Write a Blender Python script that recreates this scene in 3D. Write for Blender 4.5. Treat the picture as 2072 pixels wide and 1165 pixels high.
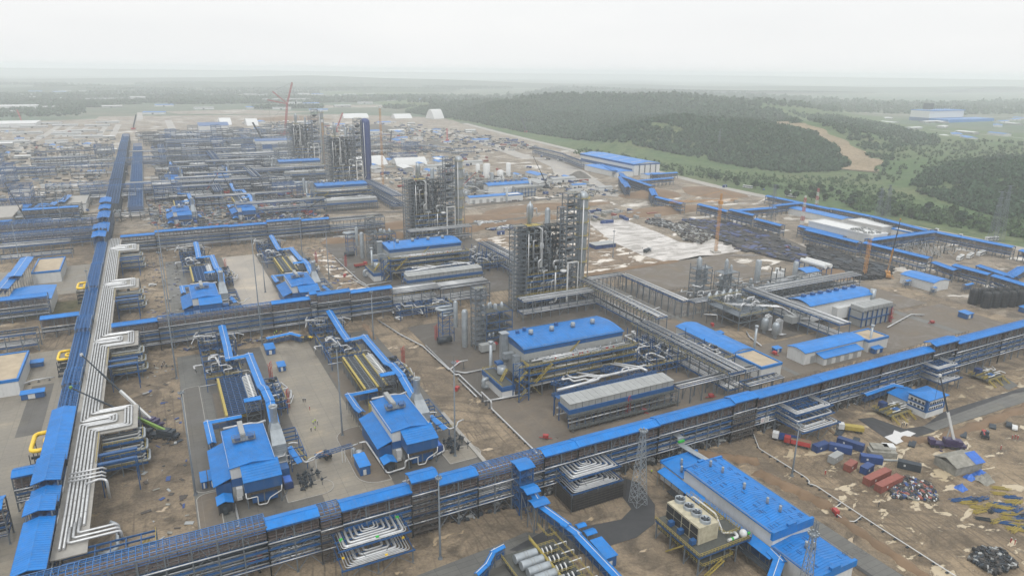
import bpy, math, random
import numpy as np
from mathutils import Vector, Matrix
R = math.radians
random.seed(7)
sc = bpy.context.scene
for o in list(bpy.data.objects): bpy.data.objects.remove(o)

# ------------------------------------------------------------------ camera
F_PX, PITCH, ROLL, YAW, CAM_H = 1400.0, R(17.39), R(0.7), R(27.3), 130.0
fwd = Vector((math.sin(YAW)*math.cos(PITCH), math.cos(YAW)*math.cos(PITCH), -math.sin(PITCH)))
rt = Vector((math.cos(YAW), -math.sin(YAW), 0)); upv = rt.cross(fwd)
cr = rt*math.cos(ROLL) + upv*math.sin(ROLL)
cu = -rt*math.sin(ROLL) + upv*math.cos(ROLL)
cam = bpy.data.cameras.new('camera'); camo = bpy.data.objects.new('camera', cam)
sc.collection.objects.link(camo); sc.camera = camo
cam.sensor_width = 36; cam.lens = 36*F_PX/2072; cam.clip_start = 1; cam.clip_end = 60000
m = Matrix((cr, cu, -fwd)).transposed().to_4x4(); m.translation = (0, 0, CAM_H); camo.matrix_world = m

# ------------------------------------------------------------------ world, sun, exposure (overcast, hazy)
w = bpy.data.worlds.new('World'); sc.world = w; w.use_nodes = True
nt = w.node_tree; bg = nt.nodes['Background']
sky = nt.nodes.new('ShaderNodeTexSky'); sky.sky_type = 'NISHITA'; sky.sun_disc = False
sky.sun_elevation = R(55); sky.sun_rotation = R(200); sky.air_density = 1.0; sky.dust_density = 2.0; sky.ozone_density = 1.0
hsv = nt.nodes.new('ShaderNodeHueSaturation'); hsv.inputs['Saturation'].default_value = 0.12
nt.links.new(sky.outputs[0], hsv.inputs['Color'])
cld = nt.nodes.new('ShaderNodeTexNoise'); cld.inputs['Scale'].default_value = 2.2; cld.inputs['Detail'].default_value = 5; cld.inputs['Roughness'].default_value = .5
tcw = nt.nodes.new('ShaderNodeTexCoord'); mpw = nt.nodes.new('ShaderNodeMapping'); mpw.inputs['Scale'].default_value = (1, 1, 5)
nt.links.new(tcw.outputs['Generated'], mpw.inputs[0]); nt.links.new(mpw.outputs[0], cld.inputs['Vector'])
cr_ = nt.nodes.new('ShaderNodeValToRGB'); cr_.color_ramp.elements[0].color = (3.8, 3.84, 3.85, 1); cr_.color_ramp.elements[1].color = (4.05, 4.06, 4.04, 1)   # overcast cloud layer
cr_.color_ramp.elements[0].position = .35; cr_.color_ramp.elements[1].position = .65
nt.links.new(cld.outputs['Fac'], cr_.inputs[0])
mxw = nt.nodes.new('ShaderNodeMix'); mxw.data_type = 'RGBA'; mxw.blend_type = 'MIX'; mxw.inputs[0].default_value = .97
nt.links.new(hsv.outputs[0], mxw.inputs[6]); nt.links.new(cr_.outputs[0], mxw.inputs[7])
k5 = nt.nodes.new('ShaderNodeVectorMath'); k5.operation = 'SCALE'; k5.inputs['Scale'].default_value = 1.45
sxyz = nt.nodes.new('ShaderNodeSeparateXYZ'); nt.links.new(tcw.outputs['Generated'], sxyz.inputs[0])
zg = nt.nodes.new('ShaderNodeMapRange'); zg.inputs[1].default_value = .05; zg.inputs[2].default_value = .9; zg.inputs[3].default_value = 1.45; zg.inputs[4].default_value = 2.35   # an overcast sky is brightest overhead
nt.links.new(sxyz.outputs['Z'], zg.inputs[0]); nt.links.new(zg.outputs[0], k5.inputs['Scale'])
nt.links.new(mxw.outputs[2], k5.inputs[0]); nt.links.new(k5.outputs[0], bg.inputs[0]); bg.inputs[1].default_value = 0.15
sl = bpy.data.lights.new('sun', 'SUN'); sl.energy = 1.5; sl.angle = R(10); sl.color = (1, .97, .93)
so = bpy.data.objects.new('sun', sl); sc.collection.objects.link(so)
so.rotation_euler = Vector((-math.sin(R(200))*math.cos(R(55)), -math.cos(R(200))*math.cos(R(55)), -math.sin(R(55)))).to_track_quat('-Z', 'Y').to_euler()
sc.view_settings.view_transform = 'Standard'; sc.view_settings.look = 'None'; sc.view_settings.gamma = 1
sc.view_settings.exposure = 0.12
sc.cycles.volume_bounces = 4; sc.cycles.max_bounces = 6; sc.cycles.use_denoising = True
sc.cycles.diffuse_bounces = 2; sc.cycles.glossy_bounces = 2

def W(u, v, z=0.0):
    'ground (or height z) point seen along a direction; used to read plan positions'
    d = fwd + cr*((u-1036)/F_PX) - cu*((v-582.5)/F_PX)
    t = (z-CAM_H)/d.z
    return (d.x*t, d.y*t)
def PX(x, y, z):
    q = Vector((x, y, z-CAM_H)); c = q.dot(fwd)
    return 1036+F_PX*q.dot(cr)/c, 582.5-F_PX*q.dot(cu)/c

# ------------------------------------------------------------------ materials
def mat(name, col, rough=.6, metal=0.0, var=.18, scale=.6, bump=0.0, fine=0.0, rnd=.0, spec=.5):
    m = bpy.data.materials.new(name); m.use_nodes = True; n = m.node_tree; b = n.nodes['Principled BSDF']
    tc = n.nodes.new('ShaderNodeTexCoord')
    no = n.nodes.new('ShaderNodeTexNoise'); no.inputs['Scale'].default_value = scale; no.inputs['Detail'].default_value = 8; no.inputs['Roughness'].default_value = .65
    n.links.new(tc.outputs['Object'], no.inputs['Vector'])
    mr = n.nodes.new('ShaderNodeMapRange'); mr.inputs[1].default_value = .25; mr.inputs[2].default_value = .75
    mr.inputs[3].default_value = 1-var; mr.inputs[4].default_value = 1+var
    n.links.new(no.outputs['Fac'], mr.inputs[0])
    val = mr.outputs[0]
    if rnd:
        oi = n.nodes.new('ShaderNodeObjectInfo'); m2 = n.nodes.new('ShaderNodeMapRange'); m2.inputs[3].default_value = 1-rnd; m2.inputs[4].default_value = 1+rnd
        n.links.new(oi.outputs['Random'], m2.inputs[0])
        mm = n.nodes.new('ShaderNodeMath'); mm.operation = 'MULTIPLY'; n.links.new(val, mm.inputs[0]); n.links.new(m2.outputs[0], mm.inputs[1]); val = mm.outputs[0]
    vm = n.nodes.new('ShaderNodeVectorMath'); vm.operation = 'SCALE'; vm.inputs[0].default_value = col; n.links.new(val, vm.inputs['Scale'])
    n.links.new(vm.outputs[0], b.inputs['Base Color'])
    if name in ('blue_roof_sheet', 'blue_wall_panel', 'white_cladding', 'aluminium_clad_pipe'):   # dust, streaks and faded sheets
        sn = n.nodes.new('ShaderNodeTexNoise'); sn.inputs['Scale'].default_value = .9; sn.inputs['Detail'].default_value = 6; sn.inputs['Roughness'].default_value = .7
        mp = n.nodes.new('ShaderNodeMapping'); mp.inputs['Scale'].default_value = (1, 1, .25); n.links.new(tc.outputs['Object'], mp.inputs['Vector']); n.links.new(mp.outputs[0], sn.inputs['Vector'])
        rr = n.nodes.new('ShaderNodeMapRange'); rr.inputs[1].default_value = .5; rr.inputs[2].default_value = .78; rr.inputs[3].default_value = 0; rr.inputs[4].default_value = .32
        n.links.new(sn.outputs['Fac'], rr.inputs[0]); mx = n.nodes.new('ShaderNodeMix'); mx.data_type = 'RGBA'; n.links.new(rr.outputs[0], mx.inputs[0]); n.links.new(vm.outputs[0], mx.inputs[6])
        mx.inputs[7].default_value = (.16, .17, .17, 1); n.links.new(mx.outputs[2], b.inputs['Base Color'])
    b.inputs['Roughness'].default_value = rough; b.inputs['Metallic'].default_value = metal; b.inputs['Specular IOR Level'].default_value = spec
    if bump:
        bp = n.nodes.new('ShaderNodeBump'); bp.inputs['Strength'].default_value = bump; bp.inputs['Distance'].default_value = .2
        n.links.new(no.outputs['Fac'], bp.inputs['Height']); n.links.new(bp.outputs[0], b.inputs['Normal'])
    return m
M = {}
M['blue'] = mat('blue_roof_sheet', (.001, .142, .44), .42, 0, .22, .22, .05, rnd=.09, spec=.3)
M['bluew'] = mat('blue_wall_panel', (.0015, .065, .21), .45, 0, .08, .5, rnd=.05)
M['steel'] = mat('galvanised_steel', (.125, .148, .172), .5, .3, .25, .8)
M['dsteel'] = mat('dark_steel', (.024, .034, .046), .6, .2, .35, .5)
M['scaff'] = mat('rusty_scaffold', (.055, .047, .042), .8, 0, .4, 1.2)
M['bsteel'] = mat('blue_painted_steel', (.009, .066, .19), .5, .1, .3, .6)
M['pipe'] = mat('aluminium_clad_pipe', (.43, .44, .45), .36, .4, .22, .5, rnd=.06)
M['blat'] = mat('blue_lattice_paint', (.008, .115, .34), .5, 0, .2, .6)
M['rpipe'] = mat('dull_rack_pipe', (.28, .295, .31), .45, .4, .35, .4)
M['vessel'] = mat('insulated_vessel', (.27, .30, .325), .4, .4, .25, .4)
M['white'] = mat('white_cladding', (.5, .51, .51), .55, 0, .07, .3, rnd=.04)
M['grey'] = mat('grey_cladding', (.25, .26, .26), .6, 0, .15, .5, rnd=.06)
M['yellow'] = mat('yellow_railing', (.30, .235, .05), .6, 0, .25, 1)
M['ypipe'] = mat('yellow_pipe', (.75, .5, .02), .4, 0, .08, .6)
M['brown'] = mat('brown_cable_tray', (.12, .095, .09), .7, 0, .35, .9)
M['black'] = mat('black_void', (.012, .013, .015), .7, 0, .3, 1)
M['grate'] = mat('walkway_grating', (.06, .064, .058), .8, .1, .3, 1.5)
M['red'] = mat('red_paint', (.30, .03, .028), .5, 0, .15, 1, rnd=.1)
M['rust'] = mat('rusty_red_container', (.19, .055, .04), .6, 0, .25, .8, rnd=.15)
M['cblue'] = mat('blue_container', (.006, .036, .145), .5, 0, .25, .8, rnd=.25)
M['orange'] = mat('orange_crane_steel', (.42, .2, .045), .5, 0, .2, 1)
M['green'] = mat('green_mark', (.02, .35, .04), .5)
M['conc'] = mat('concrete', (.27, .26, .24), .85, 0, .2, .35)
M['sandroof'] = mat('sandy_flat_roof', (.34, .28, .2), .9, 0, .2, .25, .1)
M['rubber'] = mat('rubber', (.02, .02, .02), .8)
M['glass'] = mat('dark_glass', (.03, .04, .05), .1, 0, .1, 1)
M['cream'] = mat('cream_panel', (.36, .33, .24), .6, 0, .4, .6)
M['bark'] = mat('bark', (.07, .05, .035), .9, 0, .3, 2)
M['leaf'] = mat('foliage', (.045, .08, .03), .8, 0, .45, .25, rnd=.35, spec=.2)
M['leafd'] = mat('dark_foliage', (.032, .064, .032), .85, 0, .75, .11, spec=.15)
M['skin'] = mat('skin', (.42, .25, .17), .6)
M['vest'] = mat('hi_vis_vest', (.55, .75, .02), .6)
M['cloth'] = mat('dark_clothing', (.03, .035, .05), .8)
M['tarp'] = mat('weathered_tarp', (.2, .195, .17), .8, 0, .45, .5, .3)
M['btarp'] = mat('blue_tarp', (.015, .1, .4), .5, 0, .3, .8, .3)
M['dirt'] = mat('bare_earth', (.15, .10, .06), .95, 0, .3, .08, .3)
M['dgravel'] = mat('dark_gravel_heap', (.1, .095, .085), .95, 0, .3, .2, .4)
M['paper'] = mat('white_sheeting', (.5, .5, .5), .6, 0, .05, .5, .1)
M['dblue'] = mat('dark_blue_wrap', (.012, .035, .14), .5, 0, .2, .3)
M['lgrn'] = mat('lime_paint', (.14, .25, .04), .5)
M['purple'] = mat('dark_purple_paint', (.03, .02, .07), .4)

def nodes_of(name):
    m = bpy.data.materials.new(name); m.use_nodes = True
    n = m.node_tree; return m, n, n.nodes['Principled BSDF'], n.nodes.new('ShaderNodeTexCoord')
def noise(n, vec, scale, detail=6, rough=.6, dist=0):
    t = n.nodes.new('ShaderNodeTexNoise'); t.inputs['Scale'].default_value = scale; t.inputs['Detail'].default_value = detail
    t.inputs['Roughness'].default_value = rough; t.inputs['Distortion'].default_value = dist; n.links.new(vec, t.inputs['Vector']); return t.outputs['Fac']
def ramp(n, fac, stops, interp='LINEAR'):
    r = n.nodes.new('ShaderNodeValToRGB'); r.color_ramp.interpolation = interp
    e = r.color_ramp.elements
    while len(e) < len(stops): e.new(.5)
    for k, (p, c) in enumerate(stops): e[k].position = p; e[k].color = (*c, 1) if len(c) == 3 else c
    n.links.new(fac, r.inputs[0]); return r.outputs[0]
def mix(n, fac, a, b, mode='MIX'):
    x = n.nodes.new('ShaderNodeMix'); x.data_type = 'RGBA'; x.blend_type = mode
    if isinstance(fac, float): x.inputs[0].default_value = fac
    else: n.links.new(fac, x.inputs[0])
    for s, v in ((6, a), (7, b)):
        if isinstance(v, tuple): x.inputs[s].default_value = (*v, 1)
        else: n.links.new(v, x.inputs[s])
    return x.outputs[2]
def mapping(n, vec, sc_=(1, 1, 1), rot=0):
    mp = n.nodes.new('ShaderNodeMapping'); mp.inputs['Scale'].default_value = sc_; mp.inputs['Rotation'].default_value = (0, 0, rot)
    n.links.new(vec, mp.inputs['Vector']); return mp.outputs[0]
def bw(n, fac, a, b):
    return ramp(n, fac, [(a, (0, 0, 0)), (b, (1, 1, 1))])

def soil(name, dry, wet, puddle, thr=.58, pscale=.055, far=False):
    m, n, b, tc = nodes_of(name); v = tc.outputs['Object']
    big = noise(n, v, .012, 6, .6, .4); med = noise(n, v, .09, 9, .68, .9); fin = noise(n, v, 1.1, 6, .75)
    c = mix(n, bw(n, big, .35, .65), dry, wet)
    c = mix(n, ramp(n, med, [(.44, (0, 0, 0)), (.62, (1, 1, 1))]), c, tuple(k*.55 for k in wet))
    c = mix(n, ramp(n, noise(n, v, .035, 9, .72, .3), [(.52, (0, 0, 0)), (.6, (.7, .7, .7))]), c, tuple(k*1.25 for k in dry))
    c = mix(n, .7, c, ramp(n, fin, [(.3, (.5, .5, .5)), (.7, (1.3, 1.3, 1.3))]), 'MULTIPLY')
    for rot, sc2 in ((.6, .11), (1.9, .09), (0.05, .1)):   # wheel ruts running several ways, broken up
        wv = n.nodes.new('ShaderNodeTexWave'); wv.inputs['Scale'].default_value = sc2; wv.inputs['Distortion'].default_value = 14; wv.inputs['Detail'].default_value = 3; wv.inputs['Detail Scale'].default_value = .12
        n.links.new(mapping(n, v, (1, .35, 1), rot), wv.inputs['Vector'])
        line = ramp(n, wv.outputs['Fac'], [(.9, (0, 0, 0)), (.97, (.6, .6, .6))]); gate = bw(n, noise(n, mapping(n, v, (1, 1, 1), rot), .025, 3), .5, .6)
        ml = n.nodes.new('ShaderNodeMath'); ml.operation = 'MULTIPLY'; n.links.new(line, ml.inputs[0]); n.links.new(gate, ml.inputs[1])
        c = mix(n, ml.outputs[0], c, tuple(k*.5 for k in wet))
    pu = noise(n, mapping(n, v, (1, 1.9, 1), .4), pscale*1.35, 9, .62, .45)
    mask = bw(n, pu, thr, thr+.012)
    c = mix(n, ramp(n, pu, [(thr-.03, (0, 0, 0)), (thr, (.55, .55, .55))]), c, tuple(k*.6 for k in wet))
    c = mix(n, mask, c, puddle)
    n.links.new(c, b.inputs['Base Color'])
    rr = ramp(n, pu, [(thr-.02, (.8, .8, .8)), (thr+.01, (.16, .16, .16))]); n.links.new(rr, b.inputs['Roughness'])
    bp = n.nodes.new('ShaderNodeBump'); bp.inputs['Strength'].default_value = 1.0; bp.inputs['Distance'].default_value = .9
    ih = mix(n, mask, mix(n, .35, ramp(n, med, [(.3, (0, 0, 0)), (.7, (1, 1, 1))]), ramp(n, fin, [(.3, (0, 0, 0)), (.7, (1, 1, 1))])), (.3, .3, .3))
    n.links.new(ih, bp.inputs['Height']); n.links.new(bp.outputs[0], b.inputs['Normal'])
    return m
M['soil'] = soil('site_soil', (.27, .21, .14), (.175, .135, .092), (.32, .25, .165), .62)
M['muddy'] = soil('muddy_soil', (.29, .222, .142), (.195, .145, .092), (.37, .305, .205), .575, .07)
M['soilw'] = soil('wet_pale_soil', (.27, .2, .135), (.2, .145, .095), (.52, .47, .4), .54, .05)
M['soilf'] = soil('far_site_soil', (.27, .225, .17), (.19, .155, .115), (.5, .46, .4), .58, .02)

def slab(name, c1, c2, joint, bw_=6, bh=3, wetc=(.33, .31, .28), rough=.7):
    m, n, b, tc = nodes_of(name); v = tc.outputs['Object']
    br = n.nodes.new('ShaderNodeTexBrick'); br.offset = 0; br.inputs['Scale'].default_value = 1
    br.inputs['Brick Width'].default_value = bw_; br.inputs['Row Height'].default_value = bh; br.inputs['Mortar Size'].default_value = .05
    br.inputs['Color1'].default_value = (*c1, 1); br.inputs['Color2'].default_value = (*c2, 1); br.inputs['Mortar'].default_value = (*joint, 1)
    n.links.new(v, br.inputs['Vector'])
    st = noise(n, v, .06, 8, .62, .8); fi = noise(n, v, .8, 6, .7)
    c = mix(n, .8, br.outputs[0], ramp(n, st, [(.3, (.62, .6, .58)), (.55, (1.05, 1.05, 1.05)), (.72, (1.5, 1.42, 1.3))]), 'MULTIPLY')
    c = mix(n, .5, c, ramp(n, fi, [(.3, (.7, .7, .7)), (.7, (1.2, 1.2, 1.2))]), 'MULTIPLY')
    n.links.new(c, b.inputs['Base Color'])
    n.links.new(ramp(n, st, [(.3, (.25, .25, .25)), (.6, (rough,)*3)]), b.inputs['Roughness'])
    return m
M['yard'] = slab('concrete_yard', (.20, .18, .145), (.178, .16, .13), (.1, .092, .078))
M['dyard'] = slab('dark_wet_concrete', (.085, .08, .07), (.072, .068, .06), (.04, .038, .034), 5, 5)
M['wyard'] = slab('pale_wet_concrete', (.30, .27, .23), (.27, .245, .21), (.16, .145, .13), 8, 8)
M['plates'] = slab('concrete_road_plates', (.11, .11, .10), (.09, .09, .085), (.035, .035, .032), 6, 2)
M['asph'] = slab('fresh_black_asphalt', (.028, .029, .032), (.026, .027, .03), (.026, .027, .03), 50, 50, rough=.75)
M['gravel'] = slab('grey_brown_gravel', (.115, .096, .075), (.11, .092, .072), (.16, .14, .115), 24, 15, rough=.95)
M['gravel2'] = slab('dark_gravel', (.075, .066, .055), (.07, .062, .052), (.105, .095, .08), 18, 22, rough=.95)
M['road'] = slab('dusty_road', (.27, .255, .23), (.25, .235, .215), (.18, .17, .155), 12, 6)

def meadow(name, a, b_, c_, s=.004):
    m, n, b, tc = nodes_of(name); v = tc.outputs['Object']
    x = noise(n, v, s, 9, .62, .6); y = noise(n, v, s*14, 8, .7, .3); z = noise(n, v, .5, 4, .7)
    c = mix(n, bw(n, x, .4, .62), a, b_); c = mix(n, ramp(n, y, [(.45, (0, 0, 0)), (.66, (.9, .9, .9))]), c, c_)
    c = mix(n, .6, c, ramp(n, z, [(.3, (.6, .6, .6)), (.7, (1.3, 1.3, 1.3))]), 'MULTIPLY')
    n.links.new(c, b.inputs['Base Color']); b.inputs['Roughness'].default_value = .95; b.inputs['Specular IOR Level'].default_value = .15
    bp = n.nodes.new('ShaderNodeBump'); bp.inputs['Strength'].default_value = .6; bp.inputs['Distance'].default_value = 1.5
    n.links.new(y, bp.inputs['Height']); n.links.new(bp.outputs[0], b.inputs['Normal'])
    return m
M['meadow'] = meadow('meadow_grass', (.07, .118, .045), (.115, .135, .065), (.04, .07, .03), .006)
M['plain'] = meadow('far_plain', (.07, .11, .07), (.15, .145, .11), (.04, .075, .045), .0014)
M['forestfloor'] = meadow('forest_floor', (.03, .055, .025), (.035, .06, .03), (.02, .035, .018))
M['ditch'] = meadow('weedy_bank', (.06, .07, .03), (.13, .1, .06), (.035, .04, .02), .02)

# ------------------------------------------------------------------ mesh builder
class MB:
    def __init__(s): s.v = []; s.f = []; s.m = []; s.sm = []
    def add(s, vs, fs, m=0, sm=False):
        k = len(s.v); s.v.extend(vs); s.f.extend([tuple(k+i for i in f) for f in fs]); s.m.extend([m]*len(fs)); s.sm.extend([sm]*len(fs))
        return s
    def box(s, x0, x1, y0, y1, z0, z1, m=0):
        return s.add([(x0,y0,z0),(x1,y0,z0),(x1,y1,z0),(x0,y1,z0),(x0,y0,z1),(x1,y0,z1),(x1,y1,z1),(x0,y1,z1)],
              [(0,3,2,1),(4,5,6,7),(0,1,5,4),(1,2,6,5),(2,3,7,6),(3,0,4,7)], m)
    def bar(s, p, q, t=.15, m=0, h=None):
        p = Vector(p); q = Vector(q); d = q-p
        if d.length < 1e-6: return s
        d.normalize(); a = Vector((0,0,1)) if abs(d.z) < .9 else Vector((0,1,0))
        x = d.cross(a).normalized()*t*.5; y = x.cross(d).normalized()*(h or t)*.5
        vs = [tuple(p+c) for c in (-x-y, x-y, x+y, -x+y)] + [tuple(q+c) for c in (-x-y, x-y, x+y, -x+y)]
        return s.add(vs, [(0,1,2,3),(7,6,5,4),(0,4,5,1),(1,5,6,2),(2,6,7,3),(3,7,4,0)], m)
    def tube(s, pts, r, n=8, m=0, fil=0):
        pts = [Vector(p) for p in pts]
        if fil:
            q = [pts[0]]
            for i in range(1, len(pts)-1):
                a, b, c = pts[i-1], pts[i], pts[i+1]; u = (a-b); w_ = (c-b); f = min(fil, u.length*.45, w_.length*.45)
                A = b+u.normalized()*f; C_ = b+w_.normalized()*f
                for t in (0, .33, .67, 1): q.append(A*(1-t)**2+b*2*t*(1-t)+C_*t*t)
            q.append(pts[-1]); pts = q
        vs = []; N = len(pts); ref = None
        for i, p in enumerate(pts):
            d = (pts[min(i+1, N-1)]-pts[max(i-1, 0)]).normalized()
            if ref is None or abs(ref.dot(d)) > .95: ref = Vector((0,0,1)) if abs(d.z) < .9 else Vector((1,0,0))
            x = d.cross(ref).normalized(); y = x.cross(d).normalized(); ref = y
            for k in range(n):
                a = 2*math.pi*k/n; vs.append(tuple(p+x*(r*math.cos(a))+y*(r*math.sin(a))))
        fs = [(i*n+k, i*n+(k+1)%n, (i+1)*n+(k+1)%n, (i+1)*n+k) for i in range(N-1) for k in range(n)]
        s.add(vs, fs, m, True); k0 = len(s.v)-len(vs)
        s.add([], [], m)
        s.f.append(tuple(k0+k for k in reversed(range(n)))); s.m.append(m); s.sm.append(False)
        s.f.append(tuple(k0+(N-1)*n+k for k in range(n))); s.m.append(m); s.sm.append(False)
        return s
    def lathe(s, prof, x=0, y=0, n=14, m=0, sm=True):
        vs = []
        for r, z in prof:
            for k in range(n):
                a = 2*math.pi*k/n; vs.append((x+r*math.cos(a), y+r*math.sin(a), z))
        N = len(prof)
        s.add(vs, [(i*n+k, i*n+(k+1)%n, (i+1)*n+(k+1)%n, (i+1)*n+k) for i in range(N-1) for k in range(n)], m, sm)
        k0 = len(s.v)-len(vs)
        s.f.append(tuple(k0+(N-1)*n+k for k in range(n))); s.m.append(m); s.sm.append(False)
        return s
    def prism(s, pts, z0, z1, m=0, top=None):
        n = len(pts); a = sum(pts[i][0]*pts[(i+1)%n][1]-pts[(i+1)%n][0]*pts[i][1] for i in range(n))
        if a < 0: pts = pts[::-1]
        vs = [(x, y, z0) for x, y in pts]+[(x, y, z1) for x, y in pts]
        s.add(vs, [(i, (i+1)%n, n+(i+1)%n, n+i) for i in range(n)], m)
        k0 = len(s.v)-2*n; s.f.append(tuple(k0+n+i for i in range(n))); s.m.append(m if top is None else top); s.sm.append(False)
        return s
    def gable(s, x0, x1, y0, y1, ze, zr, axis='x', t=.25, m=0, arc=0):
        'thin roof shell with ridge along axis; arc>0 makes it a shallow curve'
        prof = [(0, ze)] + [(k/(arc+1), ze+(zr-ze)*math.sin(math.pi*k/(arc+1))) for k in range(1, arc+1)] + [(1, ze)] if arc else [(0, ze), (.5, zr), (1, ze)]
        P = []
        for f, z in prof:
            if axis == 'x': P.append(((x0, y0+(y1-y0)*f, z), (x1, y0+(y1-y0)*f, z)))
            else: P.append(((x1-(x1-x0)*f, y0, z), (x1-(x1-x0)*f, y1, z)))
        n = len(P)
        vs = [p[0] for p in P]+[p[1] for p in P]+[(p[0][0], p[0][1], p[0][2]-t) for p in P]+[(p[1][0], p[1][1], p[1][2]-t) for p in P]
        fs = []
        for i in range(n-1):
            fs += [(i, n+i, n+i+1, i+1), (2*n+i, 2*n+i+1, 3*n+i+1, 3*n+i), (i, i+1, 2*n+i+1, 2*n+i), (n+i, 3*n+i, 3*n+i+1, n+i+1)]
        fs += [(0, 2*n, 3*n, n), (n-1, 2*n-1, 4*n-1, 3*n-1)]
        return s.add(vs, fs, m)
    def rail(s, pts, h=1.1, m=0, t=.07, step=2.0, z0=0):
        for a, b in zip(pts[:-1], pts[1:]):
            a = Vector(a); b = Vector(b); L = (b-a).length; k = max(1, int(L/step))
            for zz in (h, h*.5): s.bar(a+Vector((0,0,zz)), b+Vector((0,0,zz)), t, m)
            for i in range(k+1): p = a.lerp(b, i/k); s.bar(p, p+Vector((0,0,h)), t, m)
        return s
    def truss(s, p, q, w, h, n, t=.12, m=0):
        'box lattice between p and q (any direction), w across, h high'
        p = Vector(p); q = Vector(q); d = (q-p).normalized(); a = Vector((0,0,1)) if abs(d.z) < .9 else Vector((0,1,0))
        x = d.cross(a).normalized()*w*.5; y = x.cross(d).normalized()*h*.5
        c = [-x-y, x-y, x+y, -x+y]
        for k in c: s.bar(p+k, q+k, t*1.4, m)
        for i in range(n):
            A = p.lerp(q, i/n); B = p.lerp(q, (i+1)/n)
            for j in range(4):
                a1, a2 = c[j], c[(j+1)%4]
                s.bar(A+a1, A+a2, t, m)
                s.bar(A+(a1 if i % 2 else a2), B+(a2 if i % 2 else a1), t, m)
        return s
    def mesh(s, name, mats):
        me = bpy.data.meshes.new(name); me.from_pydata(s.v, [], s.f)
        for k in mats: me.materials.append(M[k])
        me.polygons.foreach_set('material_index', s.m); me.polygons.foreach_set('use_smooth', s.sm); me.update(); return me
    def build(s, name, mats, parent=None, loc=(0,0,0), rz=0):
        if isinstance(mats, str): mats = [mats]
        return put(name, s.mesh(name, mats), parent, loc, rz)
C = sc.collection.objects
def put(name, me, parent=None, loc=(0,0,0), rz=0):
    o = bpy.data.objects.new(name, me); C.link(o); o.location = loc; o.rotation_euler = (0, 0, rz)
    if parent: o.parent = parent
    return o
def tag(o, label=None, cat=None, group=None, kind=None):
    if label: o['label'] = label
    if cat: o['category'] = cat
    if group: o['group'] = group
    if kind: o['kind'] = kind
    return o
def thing(name, label, cat, loc=(0,0,0), rz=0, group=None):
    o = bpy.data.objects.new(name, None); C.link(o); o.location = loc; o.rotation_euler = (0, 0, rz); o.empty_display_size = .5
    return tag(o, label, cat, group)
def kids(o, _c={}):
    if o.name not in _c or True: return [c for c in o.children]
def dup(o, loc, rz=None, label=None, group=None, scale=None):
    def cp(a, par):
        c = a.copy(); C.link(c); c.parent = par
        for ch in KID.get(a.name, ()): cp(ch, c)
        return c
    if o.name not in DONE: index(o)
    c = cp(o, None); c.location = loc
    if rz is not None: c.rotation_euler = (0, 0, rz)
    if label: c['label'] = label
    if group: c['group'] = group
    if scale: c.scale = scale if isinstance(scale, tuple) else (scale,)*3
    return c
KID = {}; DONE = set()
def index(o):
    ch = list(o.children); KID[o.name] = ch; DONE.add(o.name)
    for c in ch: index(c)
def place(protos, key, mk, loc, rz=0, label=None, group=None, scale=None):
    'first use builds the thing, later uses copy it with all its parts'
    if key not in protos:
        o = mk(); protos[key] = o; o.location = loc; o.rotation_euler = (0, 0, rz)
        if label: o['label'] = label
        if group: o['group'] = group
        if scale: o.scale = scale if isinstance(scale, tuple) else (scale,)*3
        index(o); return o
    return dup(protos[key], loc, rz, label, group, scale or (1, 1, 1))
PR = {}
ORD = ['first', 'second', 'third', 'fourth', 'fifth', 'sixth', 'seventh', 'eighth', 'ninth', 'tenth', 'eleventh', 'twelfth', 'thirteenth', 'fourteenth', 'fifteenth', 'sixteenth', 'seventeenth', 'eighteenth', 'nineteenth', 'twentieth']
def sheet(name, pts, z, material, label=None, kind='structure', thick=0.0):
    b = MB(); b.prism([tuple(p) for p in pts], z-max(thick, .02), z)
    o = b.build(name, material); o['kind'] = kind
    if label: o['label'] = label
    return o
def rect(x0, x1, y0, y1): return [(x0, y0), (x1, y0), (x1, y1), (x0, y1)]
# ------------------------------------------------------------------ ground, roads, hills
b = MB(); b.add([(-30000, -2000, 0), (40000, -2000, 0), (40000, 40000, 0), (-30000, 40000, 0)], [(0, 1, 2, 3)])
tag(b.build('ground', 'plain'), kind='structure')
sheet('site_soil', [(-700, 20), (596, 20), (598, 300), (594, 630), (612, 800), (640, 1040), (655, 1165), (690, 1400), (715, 1680), (760, 1900), (500, 2150), (-60, 2130), (-420, 2020), (-800, 1500)], .06, 'soilf')
sheet('site_ground', [(-260, 40), (330, 40), (420, 130), (420, 262), (210, 400), (108, 470), (108, 700), (-70, 620), (-260, 520)], .10, 'soil')
sheet('muddy_ground', [(166, 60), (420, 60), (420, 150), (330, 158), (232, 158), (182, 160), (172, 120)], .13, 'muddy')
sheet('wet_ground', rect(215, 330, 372, 500), .11, 'soilw')
sheet('wet_ground', rect(0, 34, 560, 640), .11, 'soilw')
sheet('wet_ground', [(95, 372), (112, 372), (112, 520), (95, 520)], .112, 'soilw')
sheet('meadow', [(606, 100), (1900, 100), (1900, 1500), (900, 2100), (760, 1800), (700, 1400), (664, 1160), (648, 1030), (622, 800), (606, 620)], .05, 'meadow')
# left strip grass ditches
sheet('grass_ditch', rect(-330, -44, 430, 455), .14, 'ditch')
sheet('grass_ditch', rect(-330, -60, 690, 745), .14, 'ditch')
sheet('grass_ditch', rect(110, 235, 566, 585), .14, 'ditch')
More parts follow.
